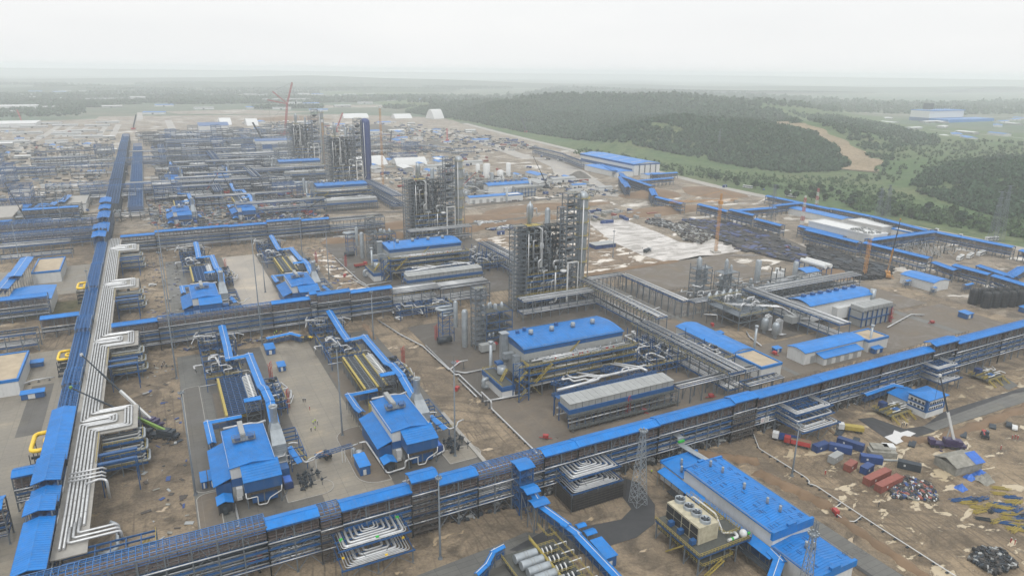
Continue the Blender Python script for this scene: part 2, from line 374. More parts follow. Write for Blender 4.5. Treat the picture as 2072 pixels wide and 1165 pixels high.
# long haul road beside the meadow
def ribbon(pts, wd):
    L = []; Rr = []
    for i, p in enumerate(pts):
        a = Vector(pts[max(i-1, 0)]); c = Vector(pts[min(i+1, len(pts)-1)]); d = (c-a).normalized(); nrm = Vector((-d.y, d.x))*wd/2
        L.append((p[0]+nrm.x, p[1]+nrm.y)); Rr.append((p[0]-nrm.x, p[1]-nrm.y))
    return L, Rr
def road(name, pts, wd, z, material, thick=.02):
    L, Rr = ribbon(pts, wd); b = MB(); n = len(pts)
    b.add([(x, y, z) for x, y in L]+[(x, y, z) for x, y in Rr], [(i, n+i, n+i+1, i+1) for i in range(n-1)])
    o = b.build(name, material); o['kind'] = 'structure'
    me = o.data
    if me.polygons[0].normal.z < 0: me.flip_normals()
    return o
road('haul_road', [(604, 100), (604, 288), (600, 454), (600, 627), (620, 800), (650, 1040), (663, 1161), (690, 1420), (724, 1680)], 15, .16, 'road')
road('site_road', [W(1100, 322), W(1060, 318), W(1000, 296), W(940, 275), W(860, 262), W(700, 258)], 26, .17, 'road')
road('site_road', [W(1210, 392), W(1160, 352), W(1100, 324)], 22, .175, 'road')
sheet('road_junction', [W(1110, 318), W(1180, 345), W(1260, 400), W(1190, 392), W(1120, 350)], .165, 'road')
for pts, wd in (([W(20, 310), W(60, 290), W(90, 275), W(118, 256)], 12), ([W(110, 280), W(150, 254)], 10), ([W(150, 280), W(175, 258)], 10), ([W(196, 280), W(214, 256)], 10), ([W(225, 280), W(240, 252)], 12),
                ([W(340, 243), W(352, 270), W(362, 300)], 16), ([W(180, 247), W(345, 243)], 12), ([W(283, 243), W(283, 228)], 14), ([W(0, 282), W(120, 278), W(180, 274)], 10), ([W(0, 345), W(120, 340), W(220, 332)], 6), ([W(380, 240), W(560, 236), W(760, 262)], 14), ([W(460, 255), W(500, 290)], 10)):
    road('site_road', pts, wd, .18, 'road')
road('gravel_road', [W(980, 408), W(1160, 398), W(1000, 412), W(860, 428), W(640, 432)][1:], 9, .18, 'gravel2')
road('gravel_road', [(108, 560), (240, 555), (330, 556)], 9, .19, 'gravel2')
road('gravel_road', [W(1190, 575), W(1330, 540), W(1420, 520), W(1560, 515)], 7, .2, 'gravel')
road('farm_track', [W(2072, 330), W(1940, 320), W(1880, 340), W(1800, 352), W(1720, 345)], 6, .4, 'dirt')

# concrete and gravel pads (world-aligned site grid)
def pad(x0, x1, y0, y1, material, name='gravel_pad', z=.2): return sheet(name, rect(x0, x1, y0, y1), z, material)
for k, oy in enumerate((0, 186)):
    pad(-2, 9, 172+oy, 338+oy, 'plates', 'concrete_path', .20)
    pad(9, 34.5, 176+oy, 335+oy, 'dyard', 'concrete_yard', .205)
    pad(9.5, 12, 240+oy, 290+oy, 'gravel', 'gravel_pad', .24)
    pad(34.5, 57, 172+oy, 335+oy, 'yard' if k == 0 else 'wyard', 'concrete_yard', .21)
    pad(57, 90, 176+oy, 335+oy, 'dyard', 'concrete_yard', .205)
    pad(58, 64, 240+oy, 290+oy, 'gravel', 'gravel_pad', .24)
def rounded(x0, x1, y0, y1, r, corners='abcd'):
    P = []
    for cx, cy, a0, nm in ((x1-r, y1-r, 0, 'a'), (x0+r, y1-r, 90, 'b'), (x0+r, y0+r, 180, 'c'), (x1-r, y0+r, 270, 'd')):
        if nm in corners: P += [(cx+r*math.cos(R(a0+t)), cy+r*math.sin(R(a0+t))) for t in range(0, 91, 15)]
        else: P.append(((x1 if nm in 'ad' else x0), (y1 if nm in 'ab' else y0)))
    return P
def kerbed(pts, material, z=.32, name='gravel_island'):
    o = sheet(name, pts, z, material, thick=.2)
    k = MB(); n = len(pts); cx = sum(p[0] for p in pts)/n; cy = sum(p[1] for p in pts)/n
    for i in range(n): k.bar((*pts[i], z-.08), (*pts[(i+1) % n], z-.08), .25, 0, .3)
    kk = k.build('kerb', 'conc'); kk['kind'] = 'structure'; return o
kerbed(rounded(24, 39, 197.5, 206, 4, 'ad'), 'yard')
kerbed(rounded(47, 57, 196, 236, 7, 'bc'), 'gravel')
kerbed(rounded(78, 91, 196, 205, 4, 'ad'), 'yard')
kerbed(rounded(-1.5, 5, 181, 214, 3, 'bc'), 'gravel')
kerbed(rounded(-1.5, 5, 215, 300, 3, 'bc'), 'dyard')
sheet('wall_strip', rect(88.5, 90, 176, 232), .7, 'conc', thick=.5)
for x0, x1, y0, y1, mm in ((108, 213, 182, 232, 'gravel'), (108, 160, 232, 330, 'gravel2'), (160, 222, 258, 345, 'gravel2'), (222, 246, 284, 342, 'gravel'), (224, 252, 262, 280, 'gravel'), (250, 270, 258, 342, 'gravel2'),
                           (272, 366, 232, 318, 'gravel2'), (272, 366, 322, 372, 'gravel'), (226, 372, 196, 230, 'gravel'), (372, 408, 190, 232, 'gravel'), (374, 402, 236, 280, 'gravel'),
                           (108, 222, 366, 540, 'gravel2')):
    pad(x0, x1, y0, y1, mm, 'gravel_pad', .22+.012*random.random())
pad(216, 222, 182, 262, 'plates', 'service_road', .26); pad(222, 372, 280.5, 283.5, 'plates', 'service_road', .262); pad(246.5, 249.5, 196, 372, 'plates', 'service_road', .258); pad(367, 372.5, 196, 300, 'plates', 'service_road', .264)
pad(-135, -46, 180, 372, 'yard', 'concrete_yard', .21); pad(-104, -80, 262, 310, 'gravel2', 'gravel_pad', .24); pad(-58, -50, 282, 330, 'dyard', 'concrete_path', .24); pad(-128, -46, 470, 540, 'yard', 'concrete_yard', .2)
# foreground roads
sheet('concrete_road', [(-60, 100), (34, 132), (84, 151), (88, 144), (60, 128), (70, 110), (-60, 84)], .20, 'plates')
sheet('concrete_yard', [(40, 148), (73, 150.5), (84, 152), (94, 145), (78, 126), (60, 122), (20, 120)], .21, 'plates')
sheet('asphalt_road', [(76, 147), (93, 151), (101, 146.5), (113, 144.5), (119, 147.5), (121, 158), (127, 163), (130, 158), (127, 146), (121, 138.5), (112, 135.5), (100, 136), (88, 137)], .23, 'asph')
sheet('asphalt_road', [(154, 168), (160, 168), (158, 60), (170, 60), (166, 110), (165, 140)], .22, 'asph')
sheet('concrete_road', [(160, 152), (166, 152), (168, 60), (160, 60)], .24, 'plates')
sheet('asphalt_road', [W(1735, 848), W(1765, 845), W(1830, 868), W(1870, 862), W(1905, 835), W(2090, 778), W(2090, 800), W(1915, 850), W(1890, 874), W(1850, 886), W(1800, 893)], .22, 'asph')
sheet('concrete_road', [W(1866, 863), W(1892, 872), W(2080, 812), W(2080, 792), W(2050, 797)], .30, 'plates', thick=.25)
sheet('gravel_road', [W(1995, 760), W(1950, 742), W(1880, 720), W(1910, 715), W(2010, 748), W(2060, 780), W(2040, 790)], .21, 'plates')
sheet('concrete_road', [W(1160, 888), W(1100, 860), W(1010, 905), W(1035, 925)], .2, 'plates') if 0 else None
sheet('white_sheeting', [W(1789, 885), W(1813, 900), W(1834, 891), W(1836, 894), W(1851, 889), W(1843, 883), W(1853, 878), W(1836, 872), W(1822, 876), W(1809, 871), W(1806, 879)], .34, 'paper', kind='thing')
bpy.data.objects['white_sheeting']['label'] = 'large white sheeting laid on wet soil beside the concrete plate road'; bpy.data.objects['white_sheeting']['category'] = 'sheeting'
sheet('silt_pond', [W(1186, 448), W(1260, 444), W(1330, 470), W(1375, 490), W(1400, 492), W(1440, 484), W(1455, 482), W(1520, 505), W(1400, 524), W(1350, 531), W(1300, 517), W(1240, 490)], .2, 'soil')
pond = bpy.data.objects['silt_pond']; pond.name = 'flooded_slab'
mm_, n_, b_, tc_ = nodes_of('flooded_concrete'); v_ = tc_.outputs['Object']
pu_ = noise(n_, mapping(n_, v_, (1, 3.2, 1), -.5), .05, 8, .6, 1.2)
n_.links.new(ramp(n_, pu_, [(.40, (.24, .225, .205)), (.5, (.36, .335, .31)), (.6, (.47, .44, .41))]), b_.inputs['Base Color'])
n_.links.new(ramp(n_, pu_, [(.42, (.5,)*3), (.55, (.1,)*3)]), b_.inputs['Roughness'])
pond.data.materials.clear(); pond.data.materials.append(mm_)

# excavated pit floor and dark formwork field by the long gallery
sheet('pit_floor', [W(1380, 440), W(1470, 450), W(1560, 470), W(1640, 505), W(1720, 560), W(1640, 545), W(1560, 505), W(1500, 500), W(1440, 470), W(1380, 455)], .21, 'gravel2')

# hills: one height field from crest and foot lines read off the land
ctl = []
for u, v, z in ((1040,196,50),(1130,188,55),(1200,186,58),(1270,186,58),(1335,186,58),(1430,194,52),(1520,198,45),(1194,238,42),(1255,216,62),(1320,208,66),(1381,207,64),(1450,215,58),(1522,228,52),(1569,233,48),(1606,246,42),(1640,266,32),(1672,288,20),(1700,312,9),
                (1600,236,50),(1660,240,46),(1740,252,40),(1804,268,30),(1897,288,14),(1846,375,4),(1880,352,16),(1930,335,26),(2000,325,32),(2072,322,36),(2150,325,36),(1760,300,22),(1700,285,24),(1940,300,10),(1100,225,22),(1000,222,24),(900,212,20)):
    v += 16 if 1190 < u < 1640 and v > 204 else (9 if v < 204 else 5); x, y = W(u, v, z); ctl.append((x, y, z))
    if v < 206: ctl.append((x*1.4, y*1.4, 0)); ctl.append((x*1.75, y*1.75, 0))
for u, v in ((1719,347),(1603,354),(1520,346),(1440,330),(1363,315),(1264,294),(1160,286),(1050,268),(950,248),(860,235),(1766,345),(1803,360),(1846,385),(1930,420),(2000,440),(2072,452),(2200,470),(1760,330),(1900,250),(1950,265),(2072,285),(2072,240),(1850,235),(1950,215),(2072,212),(1800,215),(1700,212),(1850,310),(1960,312)):
    x, y = W(u, v, 0); ctl.append((x, y, 0))
ctl = np.array(ctl)
def terr(X, Y):
    X = np.asarray(X, float); Y = np.asarray(Y, float); sh = X.shape; P = np.stack([X.ravel(), Y.ravel()], 1)
    d2 = (P[:, None, 0]-ctl[None, :, 0])**2+(P[:, None, 1]-ctl[None, :, 1])**2+2500
    wt = d2**-1.5; h = (wt*ctl[None, :, 2]).sum(1)/(wt.sum(1)+(600.0**2+0*wt.sum(1))**-1.5)
    x, y = P[:, 0], P[:, 1]
    h = h + (h > 2)*(3.2*np.sin(x/61+y/140)+2.6*np.sin(y/53-x/110)+1.6*np.sin(x/27+1.3)*np.sin(y/31))*np.clip(h/25, 0, 1)
    e = np.clip((x-635-np.clip((y-700)*.09, 0, 200))/90, 0, 1)*np.clip((y-150)/120, 0, 1)
    return np.maximum((h-4.5)*e, 0).reshape(sh)
gx = np.concatenate([np.arange(620, 1500, 14), np.arange(1500, 5200, 60)]); gy = np.concatenate([np.arange(150, 1300, 14), np.arange(1300, 6200, 60)])
GX, GY = np.meshgrid(gx, gy, indexing='ij'); GZ = terr(GX, GY)
nx, ny = GX.shape
vs = np.stack([GX.ravel(), GY.ravel(), np.where(GZ.ravel() < .7, -1.5, GZ.ravel())], 1)
idx = np.arange(nx*ny).reshape(nx, ny)
fs = np.stack([idx[:-1, :-1], idx[1:, :-1], idx[1:, 1:], idx[:-1, 1:]], -1).reshape(-1, 4)
keep = (vs[fs][:, :, 2].max(1) > 0); fs = fs[keep]
me = bpy.data.meshes.new('hills'); me.from_pydata(vs.tolist(), [], fs.tolist()); me.materials.append(M['meadow']); me.polygons.foreach_set('use_smooth', [True]*len(fs)); me.update()
ho = put('hills', me); ho['kind'] = 'structure'
# eroded sandy track up the hillside
def drape(name, pts, wds, material, lift=.6):
    b = MB(); P = []
    for i in range(len(pts)-1):
        for t in np.linspace(0, 1, 8, endpoint=(i == len(pts)-2)): P.append((np.array(pts[i])*(1-t)+np.array(pts[i+1])*t, wds[i]*(1-t)+wds[i+1]*t))
    for i, (p, wd) in enumerate(P):
        a = P[max(i-1, 0)][0]; c = P[min(i+1, len(P)-1)][0]; d = (c-a)/np.linalg.norm(c-a); nr = np.array((-d[1], d[0]))
        for k in range(9):
            f = (k/8-.5)*wd*(1+.25*math.sin(i*.9+k)); q = p+nr*f; b.v.append((q[0], q[1], float(terr(q[0], q[1]))+lift))
    n = len(P)
    b.f = [(i*9+k, i*9+k+1, (i+1)*9+k+1, (i+1)*9+k) for i in range(n-1) for k in range(8)]; b.m = [0]*len(b.f); b.sm = [True]*len(b.f)
    o = b.build(name, material); o['kind'] = 'structure'
    if o.data.polygons[0].normal.z < 0: o.data.flip_normals()
cut_c = [W(1736, 345, 1), W(1748, 330, 6), W(1722, 300, 18), W(1672, 272, 30), W(1628, 254, 40), W(1585, 238, 50), W(1570, 228, 52)]
M['cut'] = meadow('eroded_hillside', (.30, .23, .16), (.22, .17, .11), (.13, .12, .07), .02)
M['cut'].node_tree.nodes['Principled BSDF'].inputs['Roughness'].default_value = .95
drape('hill_track', cut_c, [42, 44, 46, 50, 48, 36, 18], 'cut', 1.2)
drape('hill_road', [W(1350, 198, 66), W(1450, 212, 60), W(1560, 228, 53)], [12, 12, 12], 'road', 3)

# forests: many small crowns per wood, one mass each
def in_poly(x, y, P):
    r = False; j = len(P)-1
    for i in range(len(P)):
        if (P[i][1] > y) != (P[j][1] > y) and x < (P[j][0]-P[i][0])*(y-P[i][1])/(P[j][1]-P[i][1])+P[i][0]: r = not r
        j = i
    return r
def crown_proto(rs, n=26):
    'leaf clumps: irregular small faces spread through a crown volume'
    vs = []; fs = []
    for i in range(n):
        th = rs.uniform(0, 2*math.pi); z = rs.uniform(-.9, 1); rr = math.sqrt(max(0, 1-z*z))*rs.uniform(.55, 1.0)
        c = np.array((rr*math.cos(th), rr*math.sin(th), z*.8)); s = rs.uniform(.28, .5)
        a = rs.normal(size=3); a /= np.linalg.norm(a); t = np.cross(a, (.3, .5, .8)); t /= np.linalg.norm(t); u = np.cross(a, t)
        k = len(vs); vs += [c+t*s, c+u*s, c-t*s, c-u*s*.8]; fs.append((k, k+1, k+2, k+3))
    for (r_, zz) in ((.62, -.6),):
        k = len(vs); ring = [np.array((r_*math.cos(a), r_*math.sin(a), zz+.7*(i % 2))) for i, a in enumerate(np.linspace(0, 2*math.pi, 7)[:-1])]
        vs += ring+[np.array((0, 0, .75)), np.array((0, 0, -.9))]; fs += [(k+i, k+(i+1) % 6, k+6) for i in range(6)]+[(k+(i+1) % 6, k+i, k+7) for i in range(6)]
    return np.array(vs), fs
rs = np.random.RandomState(3)
protos_c = [crown_proto(rs, 16) for _ in range(6)]
def wood(name, pts, radii, label, material='leafd'):
    V = []; FI = []; LS = []; k = 0
    for (x, y, z), r_ in zip(pts, radii):
        pv, pf = protos_c[rs.randint(6)]; a = rs.uniform(0, 6.28); ca, sa = math.cos(a), math.sin(a)
        q = pv*np.array((r_, r_, r_*rs.uniform(.8, 1.35))); q = np.stack([q[:, 0]*ca-q[:, 1]*sa, q[:, 0]*sa+q[:, 1]*ca, q[:, 2]], 1)+np.array((x, y, z+r_*.8))
        V.append(q)
        for f in pf: FI.extend([i+k for i in f]); LS.append(len(f))
        k += len(pv)
    V = np.concatenate(V); me = bpy.data.meshes.new(name)
    me.vertices.add(len(V)); me.vertices.foreach_set('co', V.ravel()); me.loops.add(len(FI)); me.loops.foreach_set('vertex_index', FI)
    me.polygons.add(len(LS)); st = np.concatenate([[0], np.cumsum(LS)[:-1]]); me.polygons.foreach_set('loop_start', st); me.polygons.foreach_set('loop_total', LS)
    me.materials.append(M[material]); me.update(calc_edges=True); o = put(name, me); o['kind'] = 'stuff'; o['label'] = label; o['category'] = 'wood'; return o
cutpoly = None
def near_cut(x, y):
    for i in range(len(cut_c)-1):
        a = np.array(cut_c[i]); c = np.array(cut_c[i+1]); p = np.array((x, y)); t = np.clip(np.dot(p-a, c-a)/np.dot(c-a, c-a), 0, 1)
        if np.linalg.norm(p-a-(c-a)*t) < 24+10*math.sin(x/23+y/31): return True
    return False
hill_px = [(820, 228), (900, 205), (1000, 205), (1130, 180), (1430, 190), (1560, 226), (1612, 246), (1676, 286), (1715, 322), (1722, 345), (1603, 351), (1520, 342), (1440, 326), (1363, 311), (1264, 291), (1160, 283), (1050, 266), (950, 246)]
right_px = [(1590, 226), (1700, 236), (1810, 258), (1900, 280), (1905, 296), (1810, 300), (1800, 340), (1790, 352), (1768, 338), (1740, 300), (1680, 262)]
dark_px = [(1842, 376), (1880, 345), (1950, 328), (2100, 318), (2100, 452), (2072, 448), (1990, 432), (1920, 412), (1860, 392)]
low_px = [(1700, 405), (1800, 410), (1900, 425), (1985, 440), (2100, 458), (2100, 486), (1980, 468), (1860, 448), (1740, 430)]
def scatter(pxp, xr, yr, n, rr, dens_noise=True, zmin=None):
    out = []; rad = []
    X = rs.uniform(*xr, n); Y = rs.uniform(*yr, n); Z = terr(X, Y)
    for x, y, z in zip(X, Y, Z):
        u, v = PX(x, y, z)
        if -60 < u < 2140 and in_poly(u, v, pxp) and not near_cut(x, y):
            if zmin is not None and z < zmin: continue
            out.append((x, y, max(z, 0))); g = math.sin(x/33+1.1*math.sin(y/41))+math.sin(y/27-x/60)+.8*math.sin((x+y)/13)
            if g < -1.75+rs.uniform(-.5, .5): out.pop(); continue
            rad.append((rr[0]+(rr[1]-rr[0])*rs.beta(1.3, 2.2)*1.35)*(1+math.hypot(x, y)/6000))
    return out, rad
p1, r1 = scatter(hill_px, (620, 1500), (560, 2300), 52000, (2.3, 4.4)); wood('hill_wood', p1, r1, 'hazy dark green wood covering the hill beyond the meadow')
p2, r2 = scatter(hill_px, (1200, 5000), (1200, 5000), 16000, (5, 8)); wood('far_wood', p2, r2, 'faint far wood on the ridge behind the hill')
p3, r3 = scatter(right_px, (850, 3200), (500, 2200), 34000, (2.2, 4)); wood('slope_wood', p3, r3, 'wood on the slope right of the bare sandy hillside track')
p4, r4 = scatter(dark_px, (640, 1500), (250, 900), 34000, (2.0, 3.8)); wood('dark_wood', p4, r4, 'dark dense wood at the right edge above the haul road')
p5, r5 = scatter(low_px, (600, 1000), (250, 560), 5000, (1.2, 3.0)); wood('scrub', p5, r5, 'low green scrub between the dark wood and haul road', 'leaf')
ring = [(x, y, 0) for x, y in zip(rs.uniform(-1100, -120, 1500), rs.uniform(2250, 2800, 1500)) if in_poly(*PX(x, y, 0), [(-80, 218), (170, 214), (175, 233), (-80, 244)])]
wood('distant_wood', ring, [6]*len(ring), 'grey green wood in the haze beyond the far left yards')

# far plain: bare strips, tree belts and a further chain of low ridges fading into the haze
for k, P in enumerate(([(190, 246), (200, 236), (610, 232), (620, 243), (420, 248)], [(330, 226), (480, 222), (640, 226), (560, 231), (360, 231)], [(20, 212), (180, 209), (260, 213), (120, 216)], [(600, 214), (760, 212), (820, 216), (640, 219)])):
    sheet('bare_ground', wpoly_(P), .07+.004*k, 'soilf') if 0 else sheet('bare_ground', [W(*q) for q in P], .07+.004*k, 'soilf')
belts = []
for k in range(46):
    u, v = rs.uniform(-40, 1000), 168+52*rs.rand()**1.3; x0, y0 = W(u, v); L = rs.uniform(120, 500)*(1+(225-v)/40); dw = rs.uniform(30, 110)*(1+(225-v)/40)
    for i in range(170): belts.append((x0+rs.uniform(-L, L)*.5+rs.normal()*20, y0+rs.uniform(-dw, dw)*.5, 0))
belts = [q for q in belts if q[1] > 2200 and q[1] < 10500]
wood('tree_belt', belts, [5+5*q[1]/5000 for q in belts], 'hazy tree belts scattered over the far plain')
gx = np.arange(-3500, 8800, 130); gy = np.arange(3600, 11200, 130); GX, GY = np.meshgrid(gx, gy, indexing='ij')
az = np.arctan2(GX, GY); rr_ = np.hypot(GX, GY)
GZ = 34*np.exp(-((rr_-5200-500*np.sin(az*7))/600)**2)*(.55+.45*np.sin(az*9+1))+58*np.exp(-((rr_-7300-400*np.sin(az*5+2))/800)**2)*(.6+.4*np.sin(az*6+.5))+8*np.sin(GX/310)*np.sin(GY/420)
GZ *= np.clip((az+.3)/.5, .25, 1)
idx = np.arange(GX.size).reshape(GX.shape); vs = np.stack([GX.ravel(), GY.ravel(), np.where(GZ.ravel() < 3, -2, GZ.ravel())], 1); fs = np.stack([idx[:-1, :-1], idx[1:, :-1], idx[1:, 1:], idx[:-1, 1:]], -1).reshape(-1, 4); fs = fs[vs[fs][:, :, 2].max(1) > 0]
me = bpy.data.meshes.new('hills'); me.from_pydata(vs.tolist(), [], fs.tolist()); me.materials.append(M['forestfloor']); me.polygons.foreach_set('use_smooth', [True]*len(fs)); me.update(); put('hills', me)['kind'] = 'structure'
pb, rb = scatter([(1700, 360), (1790, 300), (1900, 285), (2100, 288), (2100, 330), (1880, 350), (1800, 372)], (700, 2400), (380, 1500), 7000, (1.4, 2.8)); wood('scrub', pb, rb, 'sparse bushes between the bare track and the dark wood', 'leaf')
pc, rc = scatter([(1180, 300), (1300, 322), (1480, 350), (1720, 362), (1850, 400), (1850, 425), (1500, 372), (1300, 345), (1150, 312)], (620, 1000), (420, 1150), 5000, (.8, 2.0)); wood('scrub', pc, rc, 'thin bushes along the foot of the wooded hill', 'leaf')
pd, rd_ = scatter([(700, 200), (1000, 196), (1500, 192), (1700, 205), (1900, 212), (2100, 205), (2100, 236), (1850, 232), (1650, 226), (1560, 222), (1430, 205), (1100, 205), (900, 214)], (900, 7000), (1500, 6500), 26000, (4, 8)); wood('far_wood', pd, rd_, 'faint woods rolling over the far ridges')
# ------------------------------------------------------------------ pipe racks
COLM = {}
def colmesh(h, t=.34, m='steel'):
    k = (round(h, 1), t, m)
    if k not in COLM: COLM[k] = MB().box(-t/2, t/2, -t/2, t/2, 0, h).box(-t*.9, t*.9, -t*.9, t*.9, 0, .35).mesh('column', [m])
    return COLM[k]
PIM = {}
def pipemesh(L, r, m='pipe', n=7):
    k = (round(L, 1), r, m)
    if k not in PIM: PIM[k] = MB().tube([(0, 0, 0), (L, 0, 0)], r, n).mesh('pipe', [m])
    return PIM[k]
def rack(label, x0, y0, L, W_, z, axis='x', roof='roof', levels=(4.6, 7.0, 9.4), gal=4.6, steel='steel', beam='bsteel', pipes=True, trays=True, step=6.0, post=2.4, ws=0, tall=0, simple=False, walk=True, group='pipe rack sections', edge_pipe=True, scaf=False, rw=None):
    t = thing('pipe_rack', label, 'pipe rack', (x0, y0, 0), 0 if axis == 'x' else R(90), group)
    n = max(1, round(L/step)); zf = z-gal; rd = random.Random(int(x0*7+y0*13))
    if simple:
        cm = colmesh(z, .4, steel)
        for i in range(n+1):
            for yy in (0, W_): put('column', cm, t, (i*L/n, yy, 0))
    else:
        cm = colmesh(z, .36, steel)
        for i in range(n+1):
            for yy in (0, W_): put('column', cm if (yy == 0 or not rw or not roof) else colmesh(zf+.2, .36, steel), t, (i*L/n, yy, 0))
    lv = [l for l in levels if l < zf-1]+([zf] if roof else [z])
    for l in lv:
        b = MB()
        for yy in (-.02, W_+.02): b.bar((0, yy, l), (L, yy, l), .26, 0, .62)
        for i in range(int(L/3)+1): b.bar((i*3, 0, l-.05), (i*3, W_, l-.05), .22, 0, .4)
        b.build('beam_level', beam, t)
    b = MB()
    for i in range(n):
        if i % 3 == 1 or n < 3:
            a, c = i*L/n, (i+1)*L/n; mid = (a+c)/2
            for yy in (-.1, W_+.1):
                b.bar((a, yy, .3), (mid, yy, lv[0]), .16); b.bar((c, yy, .3), (mid, yy, lv[0]), .16)
                for k in range(len(lv)-1): b.bar((a, yy, lv[k]), (mid, yy, lv[k+1]), .14); b.bar((c, yy, lv[k]), (mid, yy, lv[k+1]), .14)
    for i in range(n+1):
        b.bar((i*L/n, 0, lv[0]-2), (i*L/n, W_*.5, lv[0]), .14); b.bar((i*L/n, W_, lv[0]-2), (i*L/n, W_*.5, lv[0]), .14)
    b.build('bracing', steel, t)
    if pipes:
        for li, l in enumerate(lv[:-1] if roof else lv):
            yy = .55
            while yy < W_-.4:
                r = rd.choice((.12, .16, .2, .28, .36, .22)); mm = rd.choice(('pipe', 'rpipe', 'rpipe', 'pipe', 'rpipe', 'dsteel', 'dsteel'))
                if yy < .6 and not simple: r, mm = .2, 'pipe' if l < 6 else 'rpipe'
                o = put('pipe', pipemesh(L, r, mm), t, (0, yy+r*.2, l+.33+r)); yy += r*2+rd.uniform(.3, 1.0)*(2 if simple else 1)
    if roof:
        WF = W_; W_ = rw or W_
        if rw and not simple:
            b = MB()
            for i in range(n+1): b.bar((i*L/n, rw, zf), (i*L/n, rw, z), .2)
            for yy in np.arange(rw+.6, WF, .9): b.tube([(0, yy, zf+.55), (L, yy, zf+.55)], rd.choice((.16, .24, .3)), 7)
            b.build('top_pipe', 'pipe', t)
        if trays:
            b = MB()
            for yy in (.9, W_-1.6, W_/2-.3):
                for zz in np.arange(zf+.5, z-.5, .95): b.box(0, L, yy-.3, yy+.45, zz, zz+.12)
            for i in range(int(L/2.4)+1): b.box(i*2.4, i*2.4+.1, .4, .5, zf, z-.2); b.box(i*2.4, i*2.4+.1, W_-.5, W_-.4, zf, z-.2)
            b.build('cable_tray', 'brown' if axis == 'x' else 'bsteel', t)
        b = MB(); k = max(1, round(L/post))
        for i in range(k+1):
            x = i*L/k
            for yy in (-.08, W_+.08): b.bar((x, yy, zf), (x, yy, z+.1), .14)
        for i in range(int(L/10)):
            x = i*10+3; b.bar((x, -.15, zf), (x+2.4, -.15, z), .14); b.bar((x+4.8, -.15, zf), (x+2.4, -.15, z), .14)
        for yy in (-.1, W_+.1): b.bar((0, yy, z), (L, yy, z), .2, 0, .3)
        b.build('gallery_frame', steel, t)
        if roof == 'roof':
            b = MB(); b.gable(-.1, L+.1, -.75, W_+.75, z+.25, z+1.15, 'x', .22)
            for x in np.arange(1.0, L, 1.0):
                b.bar((x, -.75, z+.29), (x, W_/2, z+1.19), .05, 0, .05); b.bar((x, W_+.75, z+.29), (x, W_/2, z+1.19), .05, 0, .05)
            b.bar((0, W_/2, z+1.2), (L, W_/2, z+1.2), .3, 0, .08)
            b.build('roof', 'blue', t)
            f = MB()
            for yy in (-.78, W_+.78): f.box(0, L, yy-.04, yy+.04, z-.25, z+.24)
            f.build('fascia', 'bluew', t)
        else:
            b = MB()
            for j in range(6): yy = W_*j/5; b.bar((0, yy, z+.1+.5*math.sin(math.pi*j/5)), (L, yy, z+.1+.5*math.sin(math.pi*j/5)), .13)
            gs = 1.5 if not simple else 4.0
            for i in range(int(L/gs)+1):
                x = i*gs; P = [(x, W_*j/5, z+.18+.5*math.sin(math.pi*j/5)) for j in range(6)]
                for p, q in zip(P[:-1], P[1:]): b.bar(p, q, .14)
                if i % 2 == 0: b.bar((x, -.1, z-1.6), (x, -.1, z), .1); 
            for zz in (z-1.5, z-.75):
                for yy in (-.1, W_+.1): b.bar((0, yy, zz), (L, yy, zz), .1)
            b.build('open_roof_lattice', 'blat', t)
    if roof: W_ = WF
    if edge_pipe and not simple:
        put('pipe', pipemesh(L, .2, 'pipe', 9), t, (0, -.5, lv[-1]+.3)); put('pipe', pipemesh(L, .16, 'pipe', 9), t, (0, -.5, lv[0]+.3))
    if walk and not simple:
        b = MB(); b.box(0, L, W_+.3, W_+1.4, lv[1]-.1, lv[1]); b.build('walkway', 'grate', t)
        b = MB(); b.rail([(0, W_+1.4, lv[1]), (L, W_+1.4, lv[1])], 1.1, 0, .08); b.build('railing', 'yellow', t)
    if scaf:
        b = MB()
        for x in np.arange(0, L+.1, 2.0):
            for yy in (-1.1, -.2): b.bar((x, yy, 0), (x, yy, zf+.5), .07)
        for zz in np.arange(1, zf+1, 1.0): b.bar((0, -1.1, zz), (L, -1.1, zz), .06); b.bar((0, -.2, zz), (L, -.2, zz), .06)
        for zz in np.arange(2, zf, 2.0): b.box(0, L, -1.1, -.2, zz, zz+.05)
        b.build('scaffold', 'scaff', t)
    return t
# front rack, along X
F1 = [(-130, -62, 16.4, 'open'), (-62, -28, 16.4, 'open'), (-28, 14, 16.6, 'open'), (14, 27.5, 15.8, 'roof'), (27.5, 33.5, 15.2, 'open'), (33.5, 53.4, 15.4, 'roof'), (53.4, 61.6, 18.4, 'roof'), (61.6, 74.2, 15.3, 'roof'), (74.2, 97, 14.9, 'open'),
      (97, 109.5, 15.4, 'roof'), (109.5, 142, 15.6, 'roof'), (142, 176, 15.9, 'roof'), (176, 187.5, 16.4, 'roof'), (187.5, 222, 15.8, 'roof'), (222, 258, 15.9, 'roof'), (258, 292, 16.0, 'roof'), (292, 309, 18.2, 'roof'), (309, 345, 16.4, 'roof'), (345, 385, 16.4, 'roof'), (385, 430, 16.4, 'roof')]
desc1 = ['under the left edge of the site', 'left of the left main rack', 'meeting the left main rack', 'with the leftmost roof piece', 'a short gap between two roofs', 'above the twin pipe loops', 'under a raised roof block', 'right of the raised roof block', 'before the long blue roof',
         'where the long blue roof starts', 'above the scaffolded pipe loops', 'behind the big blue hall', 'under the raised roof by the blue hall', 'above the second pipe loop frame', 'behind the control building', 'left of the upper right raised roof', 'under the upper right raised roof', 'right of the third pipe loop frame', 'near the right edge', 'at the right edge']
